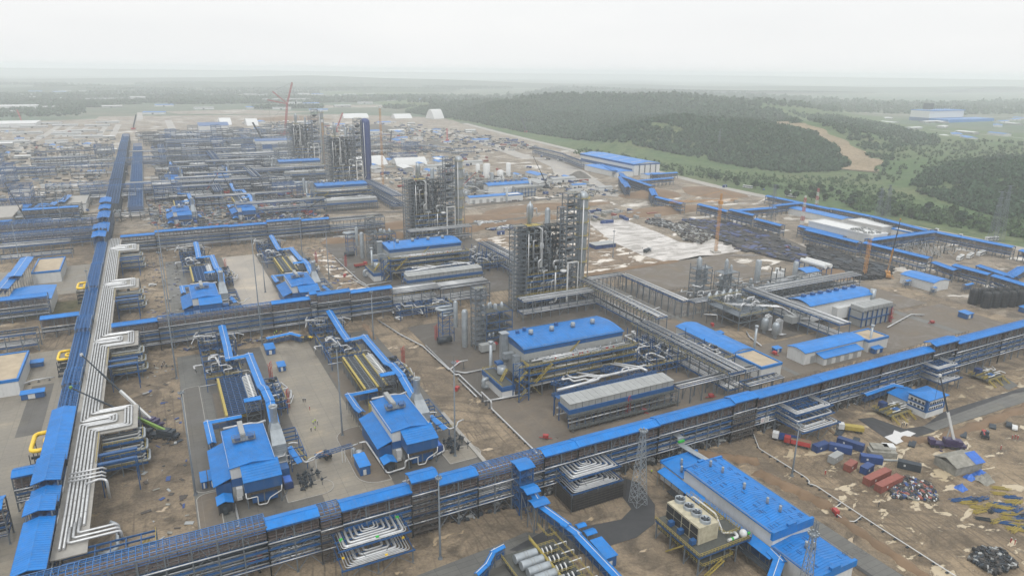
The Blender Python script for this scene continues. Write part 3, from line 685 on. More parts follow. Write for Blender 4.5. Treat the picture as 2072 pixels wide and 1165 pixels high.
for k, (a, c, z, rf) in enumerate(F1):
    rack(('roofed' if rf == 'roof' else 'open blue lattice')+' front pipe rack section '+desc1[k], a, 164.5, c-a, 8.0, z, 'x', rf, group='front pipe rack sections', rw=4.3 if rf == 'roof' else 6, walk=k < 3, scaf=(k in (4, 6, 12)))
t = thing('notice_board', 'pair of white notice boards hung on the front rack left of the second loop frame', 'notice board', (190, 164, 0)); MB().box(0, 1.9, -.3, -.2, 5.4, 7.4).build('board', 'white', t); MB().box(2.3, 4.2, -.3, -.2, 5.4, 7.4).build('board', 'white', t)
for i, x in enumerate((.3, .9, 2.6, 3.2)): b = MB(); b.box(x, x+.45, -.33, -.3, 6.6, 6.7); b.box(x+.15, x+.25, -.33, -.3, 5.7, 7.1); b.box(x, x+.45, -.33, -.3, 6.0, 6.1); b.build('lettering', 'red' if i < 2 else 'dsteel', t)
# roof ends and dark scaffold towers between front rack sections
# left main rack, along Y (local x -> +Y, local y -> -X)
F2 = [(173, 196, 15.0, 'roof'), (196, 203.5, 17.0, 'roof'), (203.5, 212, 15.0, 'roof'), (212, 227.5, 17.0, 'roof'), (227.5, 266, 15.2, 'roof'), (266, 290, 13.2, 'open'), (290, 306, 14.6, 'open'), (306, 352, 13.8, 'open'), (352, 372, 15.6, 'open'), (372, 425, 14.0, 'open'), (425, 478, 15.2, 'open'), (478, 541, 14.2, 'open')]
for k, (a, c, z, rf) in enumerate(F2):
    rack(('blue roofed' if rf == 'roof' else 'blue lattice topped')+' left main rack, '+ORD[k]+' section from the front rack', -36, a, c-a, 5.8, z, 'y', rf, group='left main rack sections', walk=False)
for k, (a, c, z) in enumerate(((541, 560, 18), (560, 576, 20), (576, 612, 14), (612, 640, 18), (640, 660, 20), (660, 684, 22))):
    rack('far blue roofed part of the left main rack, '+ORD[k]+' step from the third cross rack', -37, a, c-a, 7, z, 'y', 'roof', simple=True, walk=False, group='left main rack far roofs')
for k, (a, c) in enumerate(((700, 850), (850, 1000), (1000, 1150), (1150, 1300), (1300, 1450))):
    rack('wide hazy blue lattice rack running to the far left yards, '+ORD[k]+' stretch', -33, a, c-a, 11, 14+(k % 2), 'y', 'open', simple=True, walk=False, trays=False, group='far blue lattice rack', post=6, steel='dsteel', beam='dsteel', step=9)
    b = 0
for k, (a, c) in enumerate(((700, 870), (870, 1080), (1080, 1300))):
    rack('lower lattice rack beside the wide blue one, '+ORD[k]+' stretch', -14, a, c-a, 12, 10, 'y', 'open', simple=True, walk=False, trays=False, group='far lower racks', step=10)
# second and third cross racks
F3 = [(-27, -8, 15.2, 'roof', 'first roof piece right of the left main rack'), (-8, 44, 16.2, 'open', 'open blue stretch above the yard'), (44, 63, 16.0, 'roof', 'roof piece behind the twin coolers'), (63, 66.5, 18.6, 'roof', 'small raised crossing roof'), (66.5, 84, 17.6, 'roof', 'higher roof piece'), (84, 107, 16.4, 'roof', 'last roof piece before the sand road'), (107, 135, 13.0, None, 'open pipes beyond the sand road'), (135, 166, 12.0, None, 'open pipes meeting the tall column block')]
for a, c, z, rf, d in F3:
    rack('second cross rack, '+d, a, 350, c-a, 12, z, 'x', rf, levels=(4.2, 6.6, 9, 11.4) if rf is None else (3.6, 6.2, 8.8), group='second cross rack sections', rw=4)
F4 = [(-28, -6, 13.5, 'roof', 'first roof piece by the raised junction'), (-6, 44, 15, 'roof', 'long roof piece over the yards'), (44, 72, 14.6, 'roof', 'middle roof piece'), (72, 98, 16, 'roof', 'higher roof piece'), (98, 120, 14.5, 'roof', 'last roof piece'), (120, 166, 12.5, None, 'open pipes towards the second column block')]
for a, c, z, rf, d in F4:
    rack('third cross rack, '+d, a, 556, c-a, 12, z, 'x', rf, levels=(4.2, 6.6, 9, 11.4) if rf is None else (3.6, 6.2, 8.8), group='third cross rack sections', walk=False, rw=4)
for k, (yy, a, c, z) in enumerate(((812, -70, 20, 13), (812, 20, 120, 13), (830, -30, 60, 12), (1060, -40, 80, 13), (1060, 80, 200, 13), (1150, -30, 150, 12), (1300, 20, 260, 13), (1300, 260, 420, 12), (985, 60, 170, 13), (1200, 150, 330, 12), (1420, -20, 180, 12))):
    rack('hazy far cross rack, '+ORD[k]+' going away from the third cross rack', a, yy, c-a, 14, z, 'x', 'open' if k % 3 == 0 else None, simple=True, walk=False, trays=False, group='far cross racks', step=8)
rr_ = random.Random(40)
for k in range(26):
    if k % 2: a = rr_.uniform(-4, 120); y = 690+k*28+rr_.uniform(-10, 10); rack('hazy dark rack crossing the far unit yards, '+ORD[k//2]+' one outward', a, y, rr_.uniform(50, 110), 10, rr_.uniform(9, 15), 'x', None, levels=(3, 6, 9), simple=True, walk=False, steel='dsteel', group='far dark racks', step=7)
    else: a = rr_.uniform(0, 170); y = 700+k*30; rack('hazy dark rack running away through the far unit yards, '+ORD[k//2]+' one outward', a, y, rr_.uniform(60, 120), 9, rr_.uniform(8, 14), 'y', None, levels=(3, 6, 9), simple=True, walk=False, steel='dsteel', group='far dark racks', step=7)
for k in range(14): a = rr_.uniform(-330, -130); y = 650+k*40+rr_.uniform(-10, 10); rack('hazy dark rack left of the far lattice rack, '+ORD[k]+' one outward', a, y, rr_.uniform(60, 75), 10, rr_.uniform(8, 15), 'x', 'open' if k % 3 == 0 else None, levels=(3, 6, 9), simple=True, walk=False, trays=False, steel='dsteel', group='far left dark racks', step=7)
# wings left of the left main rack
for k, (a, c, yy, z, rf, wd) in enumerate(((-110, -50, 212, 12, 'roof', 6), (-50, -43.5, 229, 12, 'roof', 4.5), (-105, -60, 424, 13, 'roof', 6), (-60, -43.5, 392, 10, 'roof', 5), (-110, -60, 375, 9, None, 9), (-140, -105, 652, 13, 'roof', 5), (-105, -44, 600, 12, 'open', 12), (-125, -60, 565, 11, None, 12), (-105, -64, 706, 12, 'roof', 5), (-160, -44, 628, 14, 'open', 12))):
    rack('side rack left of the left main rack, '+ORD[k]+' counting outwards', a, yy, c-a, wd, z, 'x', rf, levels=(3.4, 6), group='left side racks', walk=False, simple=k > 3)
# B-direction rack beside the process building and the bridge to the right plant
rack('blue grey rack running along the right side of the main process hall', 210, 192, 66, 9, 11.5, 'y', None, levels=(4, 6.5, 9), group='process area racks', walk=True)
rack('rack between the main process hall and the column block', 168, 312, 52, 7, 11, 'x', None, levels=(4, 6.5, 9), group='process area racks')
rack('rack right of the column block running towards the blue hall', 222, 258, 80, 7, 12, 'y', None, levels=(4, 6.5, 9), group='process area racks')
rack('low bridge rack crossing the gravel from the column block', 222, 337, 30, 4.5, 9.5, 'x', None, levels=(7,), group='bridge racks', walk=False)
rack('low bridge rack over the gravel towards the right plant', 255, 279, 58, 5, 9.5, 'y', None, levels=(7,), group='bridge racks', walk=False)
rack('bridge rack entering the right plant', 255, 275, 30, 5, 9.5, 'x', None, levels=(7,), group='bridge racks', walk=False)
rack('right plant rack beside the round vessels', 302, 213, 66, 8, 11, 'y', None, levels=(4, 6.5), group='right plant racks', walk=False)
rack('right plant rack behind the blue roofed hall', 302, 272, 86, 7, 10, 'x', None, levels=(4, 6.5), group='right plant racks', walk=False)
rack('low rack from the cooler bank to the front rack', 206, 186, 20, 5, 7.5, 'x', None, levels=(4.5,), group='process area racks', walk=False)
rack('low blue rack between cooler bank and sandy roofed building', 178, 196, 44, 4.5, 8, 'x', None, levels=(5,), group='process area racks', walk=False)
rack('second unit rack along the right side of its process hall', 210, 378, 66, 9, 11.5, 'y', None, levels=(4, 6.5, 9), group='process area racks', walk=False)
rack('second unit rack behind its process hall', 168, 498, 52, 7, 11, 'x', None, levels=(4, 6.5, 9), group='process area racks', walk=False)
rack('third unit rack along the right side of its process hall', 212, 640, 110, 12, 14, 'y', None, levels=(4, 6.5, 9), simple=True, group='process area racks', walk=False)
rack('third unit rack in front of its process hall', 60, 655, 80, 12, 13, 'x', None, simple=True, group='process area racks', walk=False)
rack('fourth unit rack in front of its process hall', 40, 870, 110, 12, 13, 'x', None, simple=True, group='process area racks', walk=False)

# long stepped gallery around the excavation on the right
def gallery(label, p, q, z, w_=5, roof='roof', levels=(3.5, 6), simple=True, group='long gallery sections', trays=True, gal=3.6, step=6):
    p = Vector(p); q = Vector(q); L = (q-p).length; a = math.atan2((q-p).y, (q-p).x)
    t = rack(label, p.x, p.y, L, w_, z, 'x', roof, levels=levels, simple=simple, walk=False, group=group, trays=trays, gal=gal, post=3, step=step); t.rotation_euler = (0, 0, a); return t
GP = [((492, 672), (478, 600), 12), ((470, 592), (446, 556), 11), ((446, 552), (446, 512), 10), ((462, 507), (462, 468), 9), ((463, 466), (463, 437), 11), ((460, 432), (459, 402), 9), ((472, 395), (471, 352), 9), ((460, 378), (460, 330), 10.5), ((464, 328), (464, 278), 10.5)]
for k, (p, q, z) in enumerate(GP): gallery('stepped blue roofed gallery along the excavation, '+ORD[k]+' piece from its far end', p, q, z)
GQ = [((474, 329), (512, 328), 11), ((512, 328), (550, 327), 11), ((566, 398), (556, 340), 9), ((556, 336), (560, 275), 9), ((560, 270), (548, 230), 8), ((566, 520), (566, 440), 8), ((524, 470), (560, 470), 9), ((466, 276), (460, 257), 8), ((466, 262), (464, 238), 9.5), ((464, 236), (458, 205), 9.5), ((498, 264), (489, 236), 5), ((489, 236), (524, 245), 5), ((478, 470), (524, 466), 8), ((566, 440), (568, 400), 8.5)]
for k, (p, q, z) in enumerate(GQ): gallery('side branch of the blue roofed galleries near the white hall, '+ORD[k]+' branch', p, q, z, group='gallery branches')
GR = [((548, 800), (528, 740), 8), ((522, 720), (500, 680), 8), ((480, 655), (560, 660), 8), ((500, 690), (470, 640), 9), ((470, 640), (452, 610), 11), ((560, 700), (600, 700), 7)]
for k, (p, q, z) in enumerate(GR): gallery('far gallery piece below the big blue and white hall, '+ORD[k]+' piece', p, q, z, group='far gallery pieces')
for k, (p, q, z) in enumerate((((556, 1010), (548, 900), 12), ((548, 900), (530, 820), 11), ((430, 1050), (470, 1050), 9), ((360, 1180), (430, 1060), 10))): gallery('far rack left of the big blue and white hall, '+ORD[k]+' piece', p, q, z, roof=None, group='far rack pieces')

# ------------------------------------------------------------------ pipe expansion loops
def loop_frame(label, x, y, w_, d, tiers, group='pipe loop frames', scaf=False, sp=None):
    't tiers: list of (z, yshift, radii)'
    t = thing('pipe_loop_frame', label, 'pipe loop', (x, y, 0), 0, group)
    zt = max(q[0] for q in tiers)
    for i in range(3):
        for yy in (0, -d):
            put('column', colmesh(zt if (yy == 0 or len(tiers) == 1) else tiers[0][0] , .3), t, (i*w_/2, yy, 0))
    for (z, ys, radii) in tiers:
        b = MB(); y1 = -d+ys
        for yy in (0, y1, y1/2): b.bar((-.4, yy, z-.35), (w_+.4, yy, z-.35), .22, 0, .45)
        for i in range(9): xx = w_*i/8; b.bar((xx, 0, z-.3), (xx, y1, z-.3), .18, 0, .35)
        b.build('platform_frame', 'bsteel', t)
        if ys < 0 or True:
            b = MB()
            for i in range(4): b.bar((w_*i/4, y1, .3), (w_*(i+1)/4, y1, z-.6), .13) if i % 2 == 0 else b.bar((w_*(i+1)/4, y1, .3), (w_*i/4, y1, z-.6), .13)
            b.build('bracing', 'steel', t)
        off = .6
        for r in radii:
            ex = off; b = MB()
            pts = [(ex*1.05+.3, 1.5, z), (ex*1.05+.3, y1+ex*.8, z), (w_-ex*1.05-.3, y1+ex*.8, z), (w_-ex*1.05-.3, 1.5, z)]
            b.tube(pts, r, 9, 0, .9); b.build('loop_pipe', 'pipe', t); off += r*2+.42+(.0 if r < .3 else .25)
    if scaf:
        b = MB(); x0, x1, y0, y1 = -.8, w_+.8, .4, -d-1.0
        for zz in np.arange(.6, tiers[0][0]+.2, .9):
            for A, B in (((x0, y1), (x1, y1)), ((x0, y0), (x0, y1)), ((x1, y0), (x1, y1))): b.bar((*A, zz), (*B, zz), .07)
        for i in range(14):
            xx = x0+(x1-x0)*i/13; b.bar((xx, y1, 0), (xx, y1, tiers[0][0]+.6), .08); b.bar((x0, y0+(y1-y0)*i/13, 0), (x0, y0+(y1-y0)*i/13, tiers[0][0]+.6), .08); b.bar((x1, y0+(y1-y0)*i/13, 0), (x1, y0+(y1-y0)*i/13, tiers[0][0]+.6), .08)
        b.build('scaffold', 'scaff', t)
        b = MB(); b.box(0, w_, y1+.4, -.2, .2, tiers[0][0]-1.2); b.build('dark_lagging', 'black', t)
    return t
lf = loop_frame('twin tier of nested silver pipe loops in front of the rack, green banded', 30.5, 164.2, 19.5, 9.5, [(5.0, -1.2, (.12, .16, .16, .25, .42, .36, .3)), (9.2, 1.4, (.14, .36, .36, .3, .34, .2, .2))])
b = MB()
for x, y in ((1.4, -4), (18, -1.2), (10.5, -7.1)): b.box(x-.45, x+.45, y-.25, y+.25, 9.0, 9.75)
b.build('green_band', 'green', lf)
b = MB()
for x, y in ((1.2, -6), (18.3, -5), (12, -9.9)): b.box(x-.35, x+.35, y-.2, y+.2, 4.85, 5.4)
b.build('yellow_band', 'ypipe', lf)
lf = loop_frame('nested silver pipe loops over a block wrapped in rusty scaffolding', 101.5, 164.2, 19, 9.5, [(6.2, 0, (.16, .2, .25, .36, .36, .3)), (10.2, 1.8, (.2, .36, .36, .3, .34, .2, .2))], scaf=True)
loop_frame('two tier blue pipe loop frame with few pipes above the parked lorries', 198, 164.2, 20, 12, [(5.6, -1, (.3, .3, .2, .4)), (10.8, 3, (.25, .2, .25)), (8.2, 2, (.3,))])
loop_frame('third blue pipe loop frame beyond the control building', 285, 164.2, 15.5, 8, [(5.8, -1, (.3, .3, .3, .3)), (11.2, 1, (.25, .2, .25)), (8.4, 1, (.3,))])

# white pipe bundle beside the left main rack with four U loops
def bundle():
    t = thing('pipe_bundle', 'six white pipes side by side with U shaped loops beside the left main rack', 'pipe bundle', (0, 0, 0))
    loops = [256, 339, 433.5, 524.5]
    for i in range(6):
        x = -33.8+.98*i; P = [(x, 192, 13.0)] if i > 1 else [(x, 183, 13.0)]
        for yc in loops:
            g = 1.0+.98*i; g = g+(2.2 if i > 2 else 0)
            far = yc+g; near = yc-g; xo = -24.8+.98*i+(1.6 if i > 2 else 0)
            P += [(x, near, 13.0), (xo, near, 13.0), (xo, far, 13.0), (x, far, 13.0)]
        P.append((x, 556, 13.0))
        MB().tube(P, .33, 9, 0, .8).build('pipe', 'pipe', t)
        f = MB(); yy = 198.0
        while yy < 552:
            if all(abs(yy-q) > 13 for q in loops): f.tube([(x, yy, 13), (x, yy+.25, 13)], .37, 9)
            yy += 6.5+(i*1.7) % 3
        f.build('cladding_joint', 'grey', t)
    for k, (y_, x1) in enumerate(((184.5, -20), (186.3, -20.5), (188.2, -21))):
        MB().tube([(-32+k, y_+7, 13.3), (-32+k, y_, 13.3), (x1, y_, 13.3), (x1, y_, 10)], .36, 9, 0, .8).build('pipe', 'pipe', t)
    return t
bundle()
b = MB(); b.box(-35.6, -27.6, 180, 556, 12.0, 12.35)
o = b.build('concrete_deck', 'conc'); tag(o, 'long grey deck under the six white pipes', 'deck')
for k, y in enumerate((256, 339, 433.5, 524.5)):
    t = thing('loop_platform', ORD[k]+' stepped steel platform under the white pipe loops, from the front rack', 'platform', (-27.6, y, 0), 0, 'platforms under the white pipe loops')
    MB().box(.05, 11.2, -9.5, 9.5, 12.0, 12.35).build('deck', 'conc', t)
    for zz, x1, y0 in ((9.2, 12.4, -13), (6.4, 12.8, -16), (3.6, 13.2, -19)):
        b = MB()
        for dy in (0, 2.6, 5.2, 7.6): b.box(.4, x1, y0+dy, y0+dy+.5, zz-.7, zz)
        b.build('floor_beam', 'bsteel', t); b = MB(); b.box(.5, x1-.2, y0+.5, y0+7.6, zz-.55, zz-.45); b.build('floor_grating', 'grate', t)
        b = MB(); b.rail([(.4, y0, zz), (x1, y0, zz), (x1, y0+8.4, zz)], 1.1, 0, .1, 1.5); b.build('railing', 'yellow', t)
        b = MB()
        for r_, dy in ((.3, .9), (.4, 3.4), (.3, 5.6)): b.tube([(.2, y0+dy, zz+.6), (x1-1.5, y0+dy, zz+.6), (x1-.6, y0+dy, zz+1.6)], r_, 7, 0)
        b.build('cross_pipe', 'grey', t)
        b = MB(); b.tube([(x1-2.6, y0+.5, zz+.3), (x1+.5, y0+.5, zz+.3), (x1+.5, y0+8.0, zz+.3), (x1-2, y0+8.0, zz+.3)], .45, 8, 0, 1.2)
        b.build('cross_pipe', 'vessel', t)
    for x in (.3, 5.5, 11.5):
        for yy in (-9, -3, 3, 9): put('column', colmesh(12, .3), t, (x, yy, 0))
        for yy in (-19, -13): put('column', colmesh(9, .25), t, (x, yy, 0))
    b = MB()
    for yy in (-9.3, -19): b.bar((.3, yy, .2), (5.5, yy, 3.3), .16); b.bar((11.5, yy, .2), (5.5, yy, 3.3), .16)
    for a_, c_ in (((11.2, -9.5), (11.2, 9.5)),): b.bar((11.4, -9, 12), (11.4, 0, 6), .16); b.bar((11.4, 9, 12), (11.4, 0, 6), .16)
    b.bar((.4, -9.6, 11.9), (3, -9.6, 9), .18); b.bar((5.8, -9.6, 11.9), (3, -9.6, 9), .18)
    b.build('bracing', 'steel', t)
    MB().rail([(-.2, -30, 12.3), (-.2, -9.6, 12.3)], 1.1, 0, .08).build('railing', 'yellow', t)
    b = MB()
    for y0 in (-30, -24): b.box(-1, 11, y0, y0+1.4, 11.2, 11.8); b.bar((.5, y0, 0), (.5, y0, 11.2), .3); b.bar((10.5, y0, 0), (10.5, y0, 11.2), .3)
    b.build('crossing_bridge', 'bsteel', t)
b = MB()
for y0 in (214, 216, 218.5): b.tube([(-34, y0, 14.6), (-25.5, y0, 14.6), (-24.5, y0, 13.8)], .3, 8)
b.tube([(-29.5, 211, 14.4), (-26, 211.5, 14.9), (-24, 210, 14.9), (-24, 209.5, 9)], .38, 8, 0, .8)
o = b.build('crossing_pipes', 'pipe'); tag(o, 'short silver pipes crossing over the white pipe bundle', 'pipes')
t = thing('access_frame', 'steel frame with yellow stairs at the front end of the white pipe bundle', 'steel frame', (-26, 175, 0))
for x in (0, 7, 14):
    for y in (0, 8): put('column', colmesh(12, .3), t, (x, y, 0))
for z in (5, 8, 11.6):
    b = MB()
    for y in (0, 3, 5.5, 8): b.bar((-7, y, z), (14, y, z), .3, 0, .5)
    for x in (0, 3.5, 7, 10.5, 14): b.bar((x, 0, z), (x, 8, z), .25, 0, .35)
    b.build('floor_beam', 'bsteel', t); MB().rail([(-7, -.1, z), (14, -.1, z), (14, 8, z)], 1.1, 0, .1, 1.5).build('railing', 'yellow', t)
b = MB()
for k in range(3): b.truss((2+k*3, 1, 5+k*2), (8+k*2, 6, 8+k*1.5), 1, .3, 5, .09)
b.build('stair', 'yellow', t)
MB().tube([(-1, 12, 6), (3, 12, 6), (4, 13, 6), (4, 24, 6), (2, 25, 7)], .55, 9, 0, 1.2).build('cross_pipe', 'vessel', t)
# yellow pipe bends left of the main rack
for k, (x, y, z, s) in enumerate(((-44.5, 258, 8, 1), (-45, 341, 8, .8), (-44.5, 452, 9, .9))):
    t = thing('yellow_pipe_loop', ['fat yellow pipe loop nearest the front rack', 'fat yellow pipe loop by the sandy roofed building', 'fat yellow pipe loop by the striped roof building'][k], 'pipe loop', (x, y, 0), 0, 'yellow pipe loops')
    MB().tube([(1, 7*s, z), (-4*s, 7*s, z), (-4*s, -6*s, z), (1, -6*s, z)], .75*s, 10, 0, 2).build('outer_pipe', 'ypipe', t)
    MB().tube([(1, 3.6*s, z-.3), (-.6*s, 3.4*s, z-.3), (-.8*s, .5, z-.6), (1, .3, z-.6)], .6*s, 10, 0, 1).build('inner_pipe', 'ypipe', t)
    b = MB()
    for i in range(6): b.box(-5*s, 1, -7*s+i*2.6*s, -6.4*s+i*2.6*s, .2+.9*(i % 4)*1.6, 1.0+.9*(i % 4)*1.6)
    for xx in (-4.5*s, -.5):
        for yy in (-6.5*s, 0, 6.5*s): b.bar((xx, yy, 0), (xx, yy, z-.8), .25)
    b.build('support_frame', 'dsteel', t)
# ------------------------------------------------------------------ compressor stations
def comp():
    t = thing('compressor_station', '', 'compressor hall')
    b = MB(); b.box(0, 13, 0, 25, 0, 8, 0); b.box(0, 13, 0, 25, 8, 12, 1); b.box(-.05, 13.05, -.06, 25.05, 5.2, 7.9, 2); b.build('hall_walls', ['grey', 'white', 'bluew'], t)
    b = MB(); b.gable(-.5, 13.5, -.5, 25.5, 12.0, 12.9, 'y', .35); b.bar((6.5, 0, 12.93), (6.5, 25, 12.93), .12, 0, .1)
    for y in np.arange(.5, 25.4, .8): b.bar((-.5, y, 12.04), (6.5, y, 12.94), .04, 0, .05); b.bar((13.5, y, 12.04), (6.5, y, 12.94), .04, 0, .05)
    b.build('hall_roof', 'blue', t)
    b = MB()
    for x in (-.3, 13.3): b.rail([(x, 0, 12.0), (x, 25, 12.0)], .5, 0, .06, 1.2)
    b.build('roof_edge_rail', 'white', t)
    b = MB(); b.add([(-5.4, 0, 6.6), (-.05, 0, 8.6), (-.05, 24, 8.6), (-5.4, 24, 6.6), (-5.4, 0, 6.4), (-.05, 0, 8.4), (-.05, 24, 8.4), (-5.4, 24, 6.4)], [(0, 1, 2, 3), (7, 6, 5, 4), (0, 4, 5, 1), (3, 2, 6, 7), (0, 3, 7, 4)])
    for y in np.arange(.5, 24, .8): b.bar((-5.4, y, 6.62), (-.05, y, 8.62), .05, 0, .06)
    b.build('lean_to_roof', 'blue', t)
    b = MB(); b.box(-4.6, -.1, .8, 23, 0, 6.5); b.build('lean_to_wall', 'bluew', t)
    b = MB(); b.gable(-5.2, -.4, -6.3, -1.2, 3.9, 4.8, 'y', .2); b.build('porch_roof', 'blue', t)
    b = MB(); b.box(-4.6, -1, -5.2, -1.8, 0, 3.4); b.box(-3.6, -2.4, -7, -5.3, .8, 2.2)
    for x in (-4.8, -.8):
        for y in (-6, -1.5): b.bar((x, y, 0), (x, y, 3.9), .15)
    b.build('lube_oil_skid', 'dsteel', t)
    # intake house in front
    b = MB(); b.add([(3, -7, 6.2), (14, -7, 6.2), (14, .3, 6.2), (3, .3, 6.2), (3, -7, 10.0), (14, -7, 10.0), (14, .3, 12.0), (3, .3, 12.0)], [(0, 3, 2, 1), (0, 1, 5, 4), (1, 2, 6, 5), (2, 3, 7, 6), (3, 0, 4, 7)]); b.build('intake_house', 'bluew', t)
    b = MB(); b.add([(2.8, -7.3, 10.0), (14.2, -7.3, 10.0), (14.2, .4, 12.15), (2.8, .4, 12.15), (2.8, -7.3, 9.8), (14.2, -7.3, 9.8), (14.2, .4, 11.95), (2.8, .4, 11.95)], [(0, 1, 2, 3), (7, 6, 5, 4), (0, 4, 5, 1), (1, 5, 6, 2), (3, 7, 4, 0)])
    for y in np.arange(0, 1.01, .14): b.bar((2.8, -7.3+7.7*y, 10.03+2.15*y), (14.2, -7.3+7.7*y, 10.03+2.15*y), .05, 0, .06)
    b.build('intake_roof', 'blue', t)
    b = MB(); b.box(3.2, 13.8, -6.7, 0, 5.0, 6.2)
    for x in np.arange(3.4, 13.9, .55): b.box(x, x+.12, -6.95, -6.7, 4.9, 6.2)
    b.build('intake_louvres', 'scaff', t)
    b = MB()
    for x in (3.6, 13.4, 8.5):
        for y in (-6.4, -3): b.bar((x, y, 0), (x, y, 5), .3)
    b.bar((13.4, -6.4, .2), (15.5, -6.4, 3.5), .2); b.build('intake_leg', 'steel', t)
    b = MB(); b.box(5, 12.5, -5.8, -.1, 1.4, 4.9); b.build('lower_duct', 'bluew', t)
    b = MB(); b.tube([(3.2, -7, 6.3), (3.2, -7.6, 4.6), (6.4, -7.6, 4.6), (6.4, -7.6, 1.6), (9, -7.6, 1.4), (10, -7.2, 3), (13.6, -7.2, 4.6), (13.8, -7, 6.4)], .17, 7, 0, .4); b.build('drain_pipe', 'white', t)
    b = MB(); b.box(1.0, 2.8, -1.6, -.1, 2.2, 5.0); b.box(.9, 2.4, -1.9, -.1, 1.2, 2.1); b.build('wall_duct', 'white', t)
    # roof crane way
    b = MB(); b.box(5.0, 6.6, 15.5, 25.8, 13.0, 14.4); b.build('roof_duct', 'grey', t)
    b = MB(); b.box(2.2, 9.4, 12.8, 15.6, 13.4, 13.6); b.rail([(2.2, 12.8, 13.6), (9.4, 12.8, 13.6), (9.4, 15.6, 13.6), (2.2, 15.6, 13.6), (2.2, 12.8, 13.6)], 1.1, 0, .08, .9); b.build('roof_platform', 'steel', t)
    for x in (3.0, 7.2): MB().box(x, x+1.7, 13.3, 15.2, 13.65, 14.6).build('fan_box', 'bluew', t)
    b = MB(); b.box(0, 13, 25.6, 29.4, 8.6, 8.8); b.rail([(0, 25.8, 8.8), (0, 29.4, 8.8), (13, 29.4, 8.8), (13, 25.8, 8.8)], 1.2, 0, .09, 1.2); b.box(0, .4, 25.6, 29.4, 0, 8.6); b.box(12.6, 13, 25.6, 29.4, 0, 8.6)
    b.build('rear_platform', 'yellow', t)
    b = MB()
    for x in np.arange(.8, 12.6, 1.7): b.tube([(x, 26.2, 1), (x, 26.6, 9.6), (x+.6, 28.4, 9.9), (x+.6, 28.8, 2)], .32, 7, 0, .5)
    b.tube([(.5, 26, 12.6), (9.4, 26, 12.6), (11.5, 26.6, 11.6), (14.5, 27.4, 11.8)], .42, 8, 0, 1); b.build('rear_pipe', 'pipe', t)
    # exhaust stack
    b = MB(); b.box(14.6, 18.6, 12.2, 16.2, 0, 5.0); b.box(14.3, 19, 14.0, 23.6, 3.0, 8.6)
    b.add([(14.3, 14, 8.6), (19, 14, 8.6), (19, 23.6, 8.6), (14.3, 23.6, 8.6), (14.8, 19.4, 11.6), (18.6, 19.4, 11.6), (18.6, 23.4, 11.6), (14.8, 23.4, 11.6)], [(0, 1, 5, 4), (1, 2, 6, 5), (2, 3, 7, 6), (3, 0, 4, 7)])
    b.add([(14.8, 19.4, 11.6), (18.6, 19.4, 11.6), (18.6, 23.4, 11.6), (14.8, 23.4, 11.6), (15.5, 20.2, 13.6), (17.9, 20.2, 13.6), (17.9, 22.6, 13.6), (15.5, 22.6, 13.6)], [(0, 1, 5, 4), (1, 2, 6, 5), (2, 3, 7, 6), (3, 0, 4, 7), (4, 5, 6, 7)])
    for z in np.arange(3.6, 8.6, .9): b.box(14.22, 19.08, 13.92, 23.68, z, z+.1)
    b.build('exhaust_silencer', 'vessel', t)
    b = MB(); b.lathe([(1.25, 13.4), (1.25, 18.6), (1.45, 19.0), (1.45, 19.8), (1.3, 19.8), (1.2, 18.9)], 16.7, 21.4, 18); b.build('exhaust_stack', 'vessel', t)
    b = MB(); b.lathe([(1.2, 19.0), (1.19, 19.1)], 16.7, 21.4, 18); b.build('stack_mouth', 'scaff', t)
    b = MB()
    for x in (14.6, 18.7):
        for y in (14.4, 23.2): b.bar((x, y, 0), (x, y, 3), .3)
    b.build('silencer_leg', 'steel', t)
    # small tank box
    b = MB(); b.box(15, 18, 4.6, 8.6, 0, 4.6); b.build('fin_cooler', 'bluew', t)
    b = MB(); b.box(15.2, 18, -1.4, 3.6, .6, 2.8); b.build('water_tank', 'cblue', t)
    b = MB(); b.box(15.5, 17.7, -.9, 3.1, 2.81, 2.95); b.build('tank_cover', 'btarp', t)
    b = MB(); b.add([(20.6, 5, 5.2), (22.4, 5, 5.6), (21.0, 17, 5.6), (19.2, 17, 5.2), (20.6, 5, 5.0), (22.4, 5, 5.4), (21.0, 17, 5.4), (19.2, 17, 5.0)], [(0, 1, 2, 3), (7, 6, 5, 4), (0, 4, 5, 1), (1, 5, 6, 2)]); b.build('strip_roof', 'blue', t)
    b = MB(); b.tube([(21.7, 17, 4.6), (23.2, 5.6, 4.6), (26.4, 6.2, 4.6), (27.4, 7.6, 5.6), (30, 8, 5.8)], .26, 8, 0, .8); b.build('feed_pipe', 'pipe', t)
    b = MB(); b.rail([(22.6, 16, 4.2), (24, 7, 4.2), (26.6, 7, 4.2)], 1.2, 0, .1, 1.6); b.build('yellow_guard', 'yellow', t)
    rd = random.Random(4); b = MB()
    for i in range(34):
        x, y = rd.uniform(20, 27), rd.uniform(-4, 4.5); z = rd.uniform(.4, 2.6); b.box(x-.4, x+.4, y-.3, y+.3, z-.3, z+.3); b.bar((x, y, 0), (x, y, z+1), .14); b.bar((x, y, z), (x+rd.uniform(-2, 2), y+rd.uniform(-2, 2), z), .16)
    b.build('valve_cluster', 'dsteel', t)
    b = MB()
    for i in range(12):
        x, y = rd.uniform(15, 21), rd.uniform(6, 30); z = rd.uniform(1, 6); b.tube([(x, y, .3), (x, y, z), (x+rd.uniform(1, 4), y, z), (x+rd.uniform(1, 4), y+rd.uniform(-3, 3), z)], rd.choice((.14, .2, .28)), 6, 0, .4)
    b.build('side_pipe', 'pipe', t)
    b = MB()
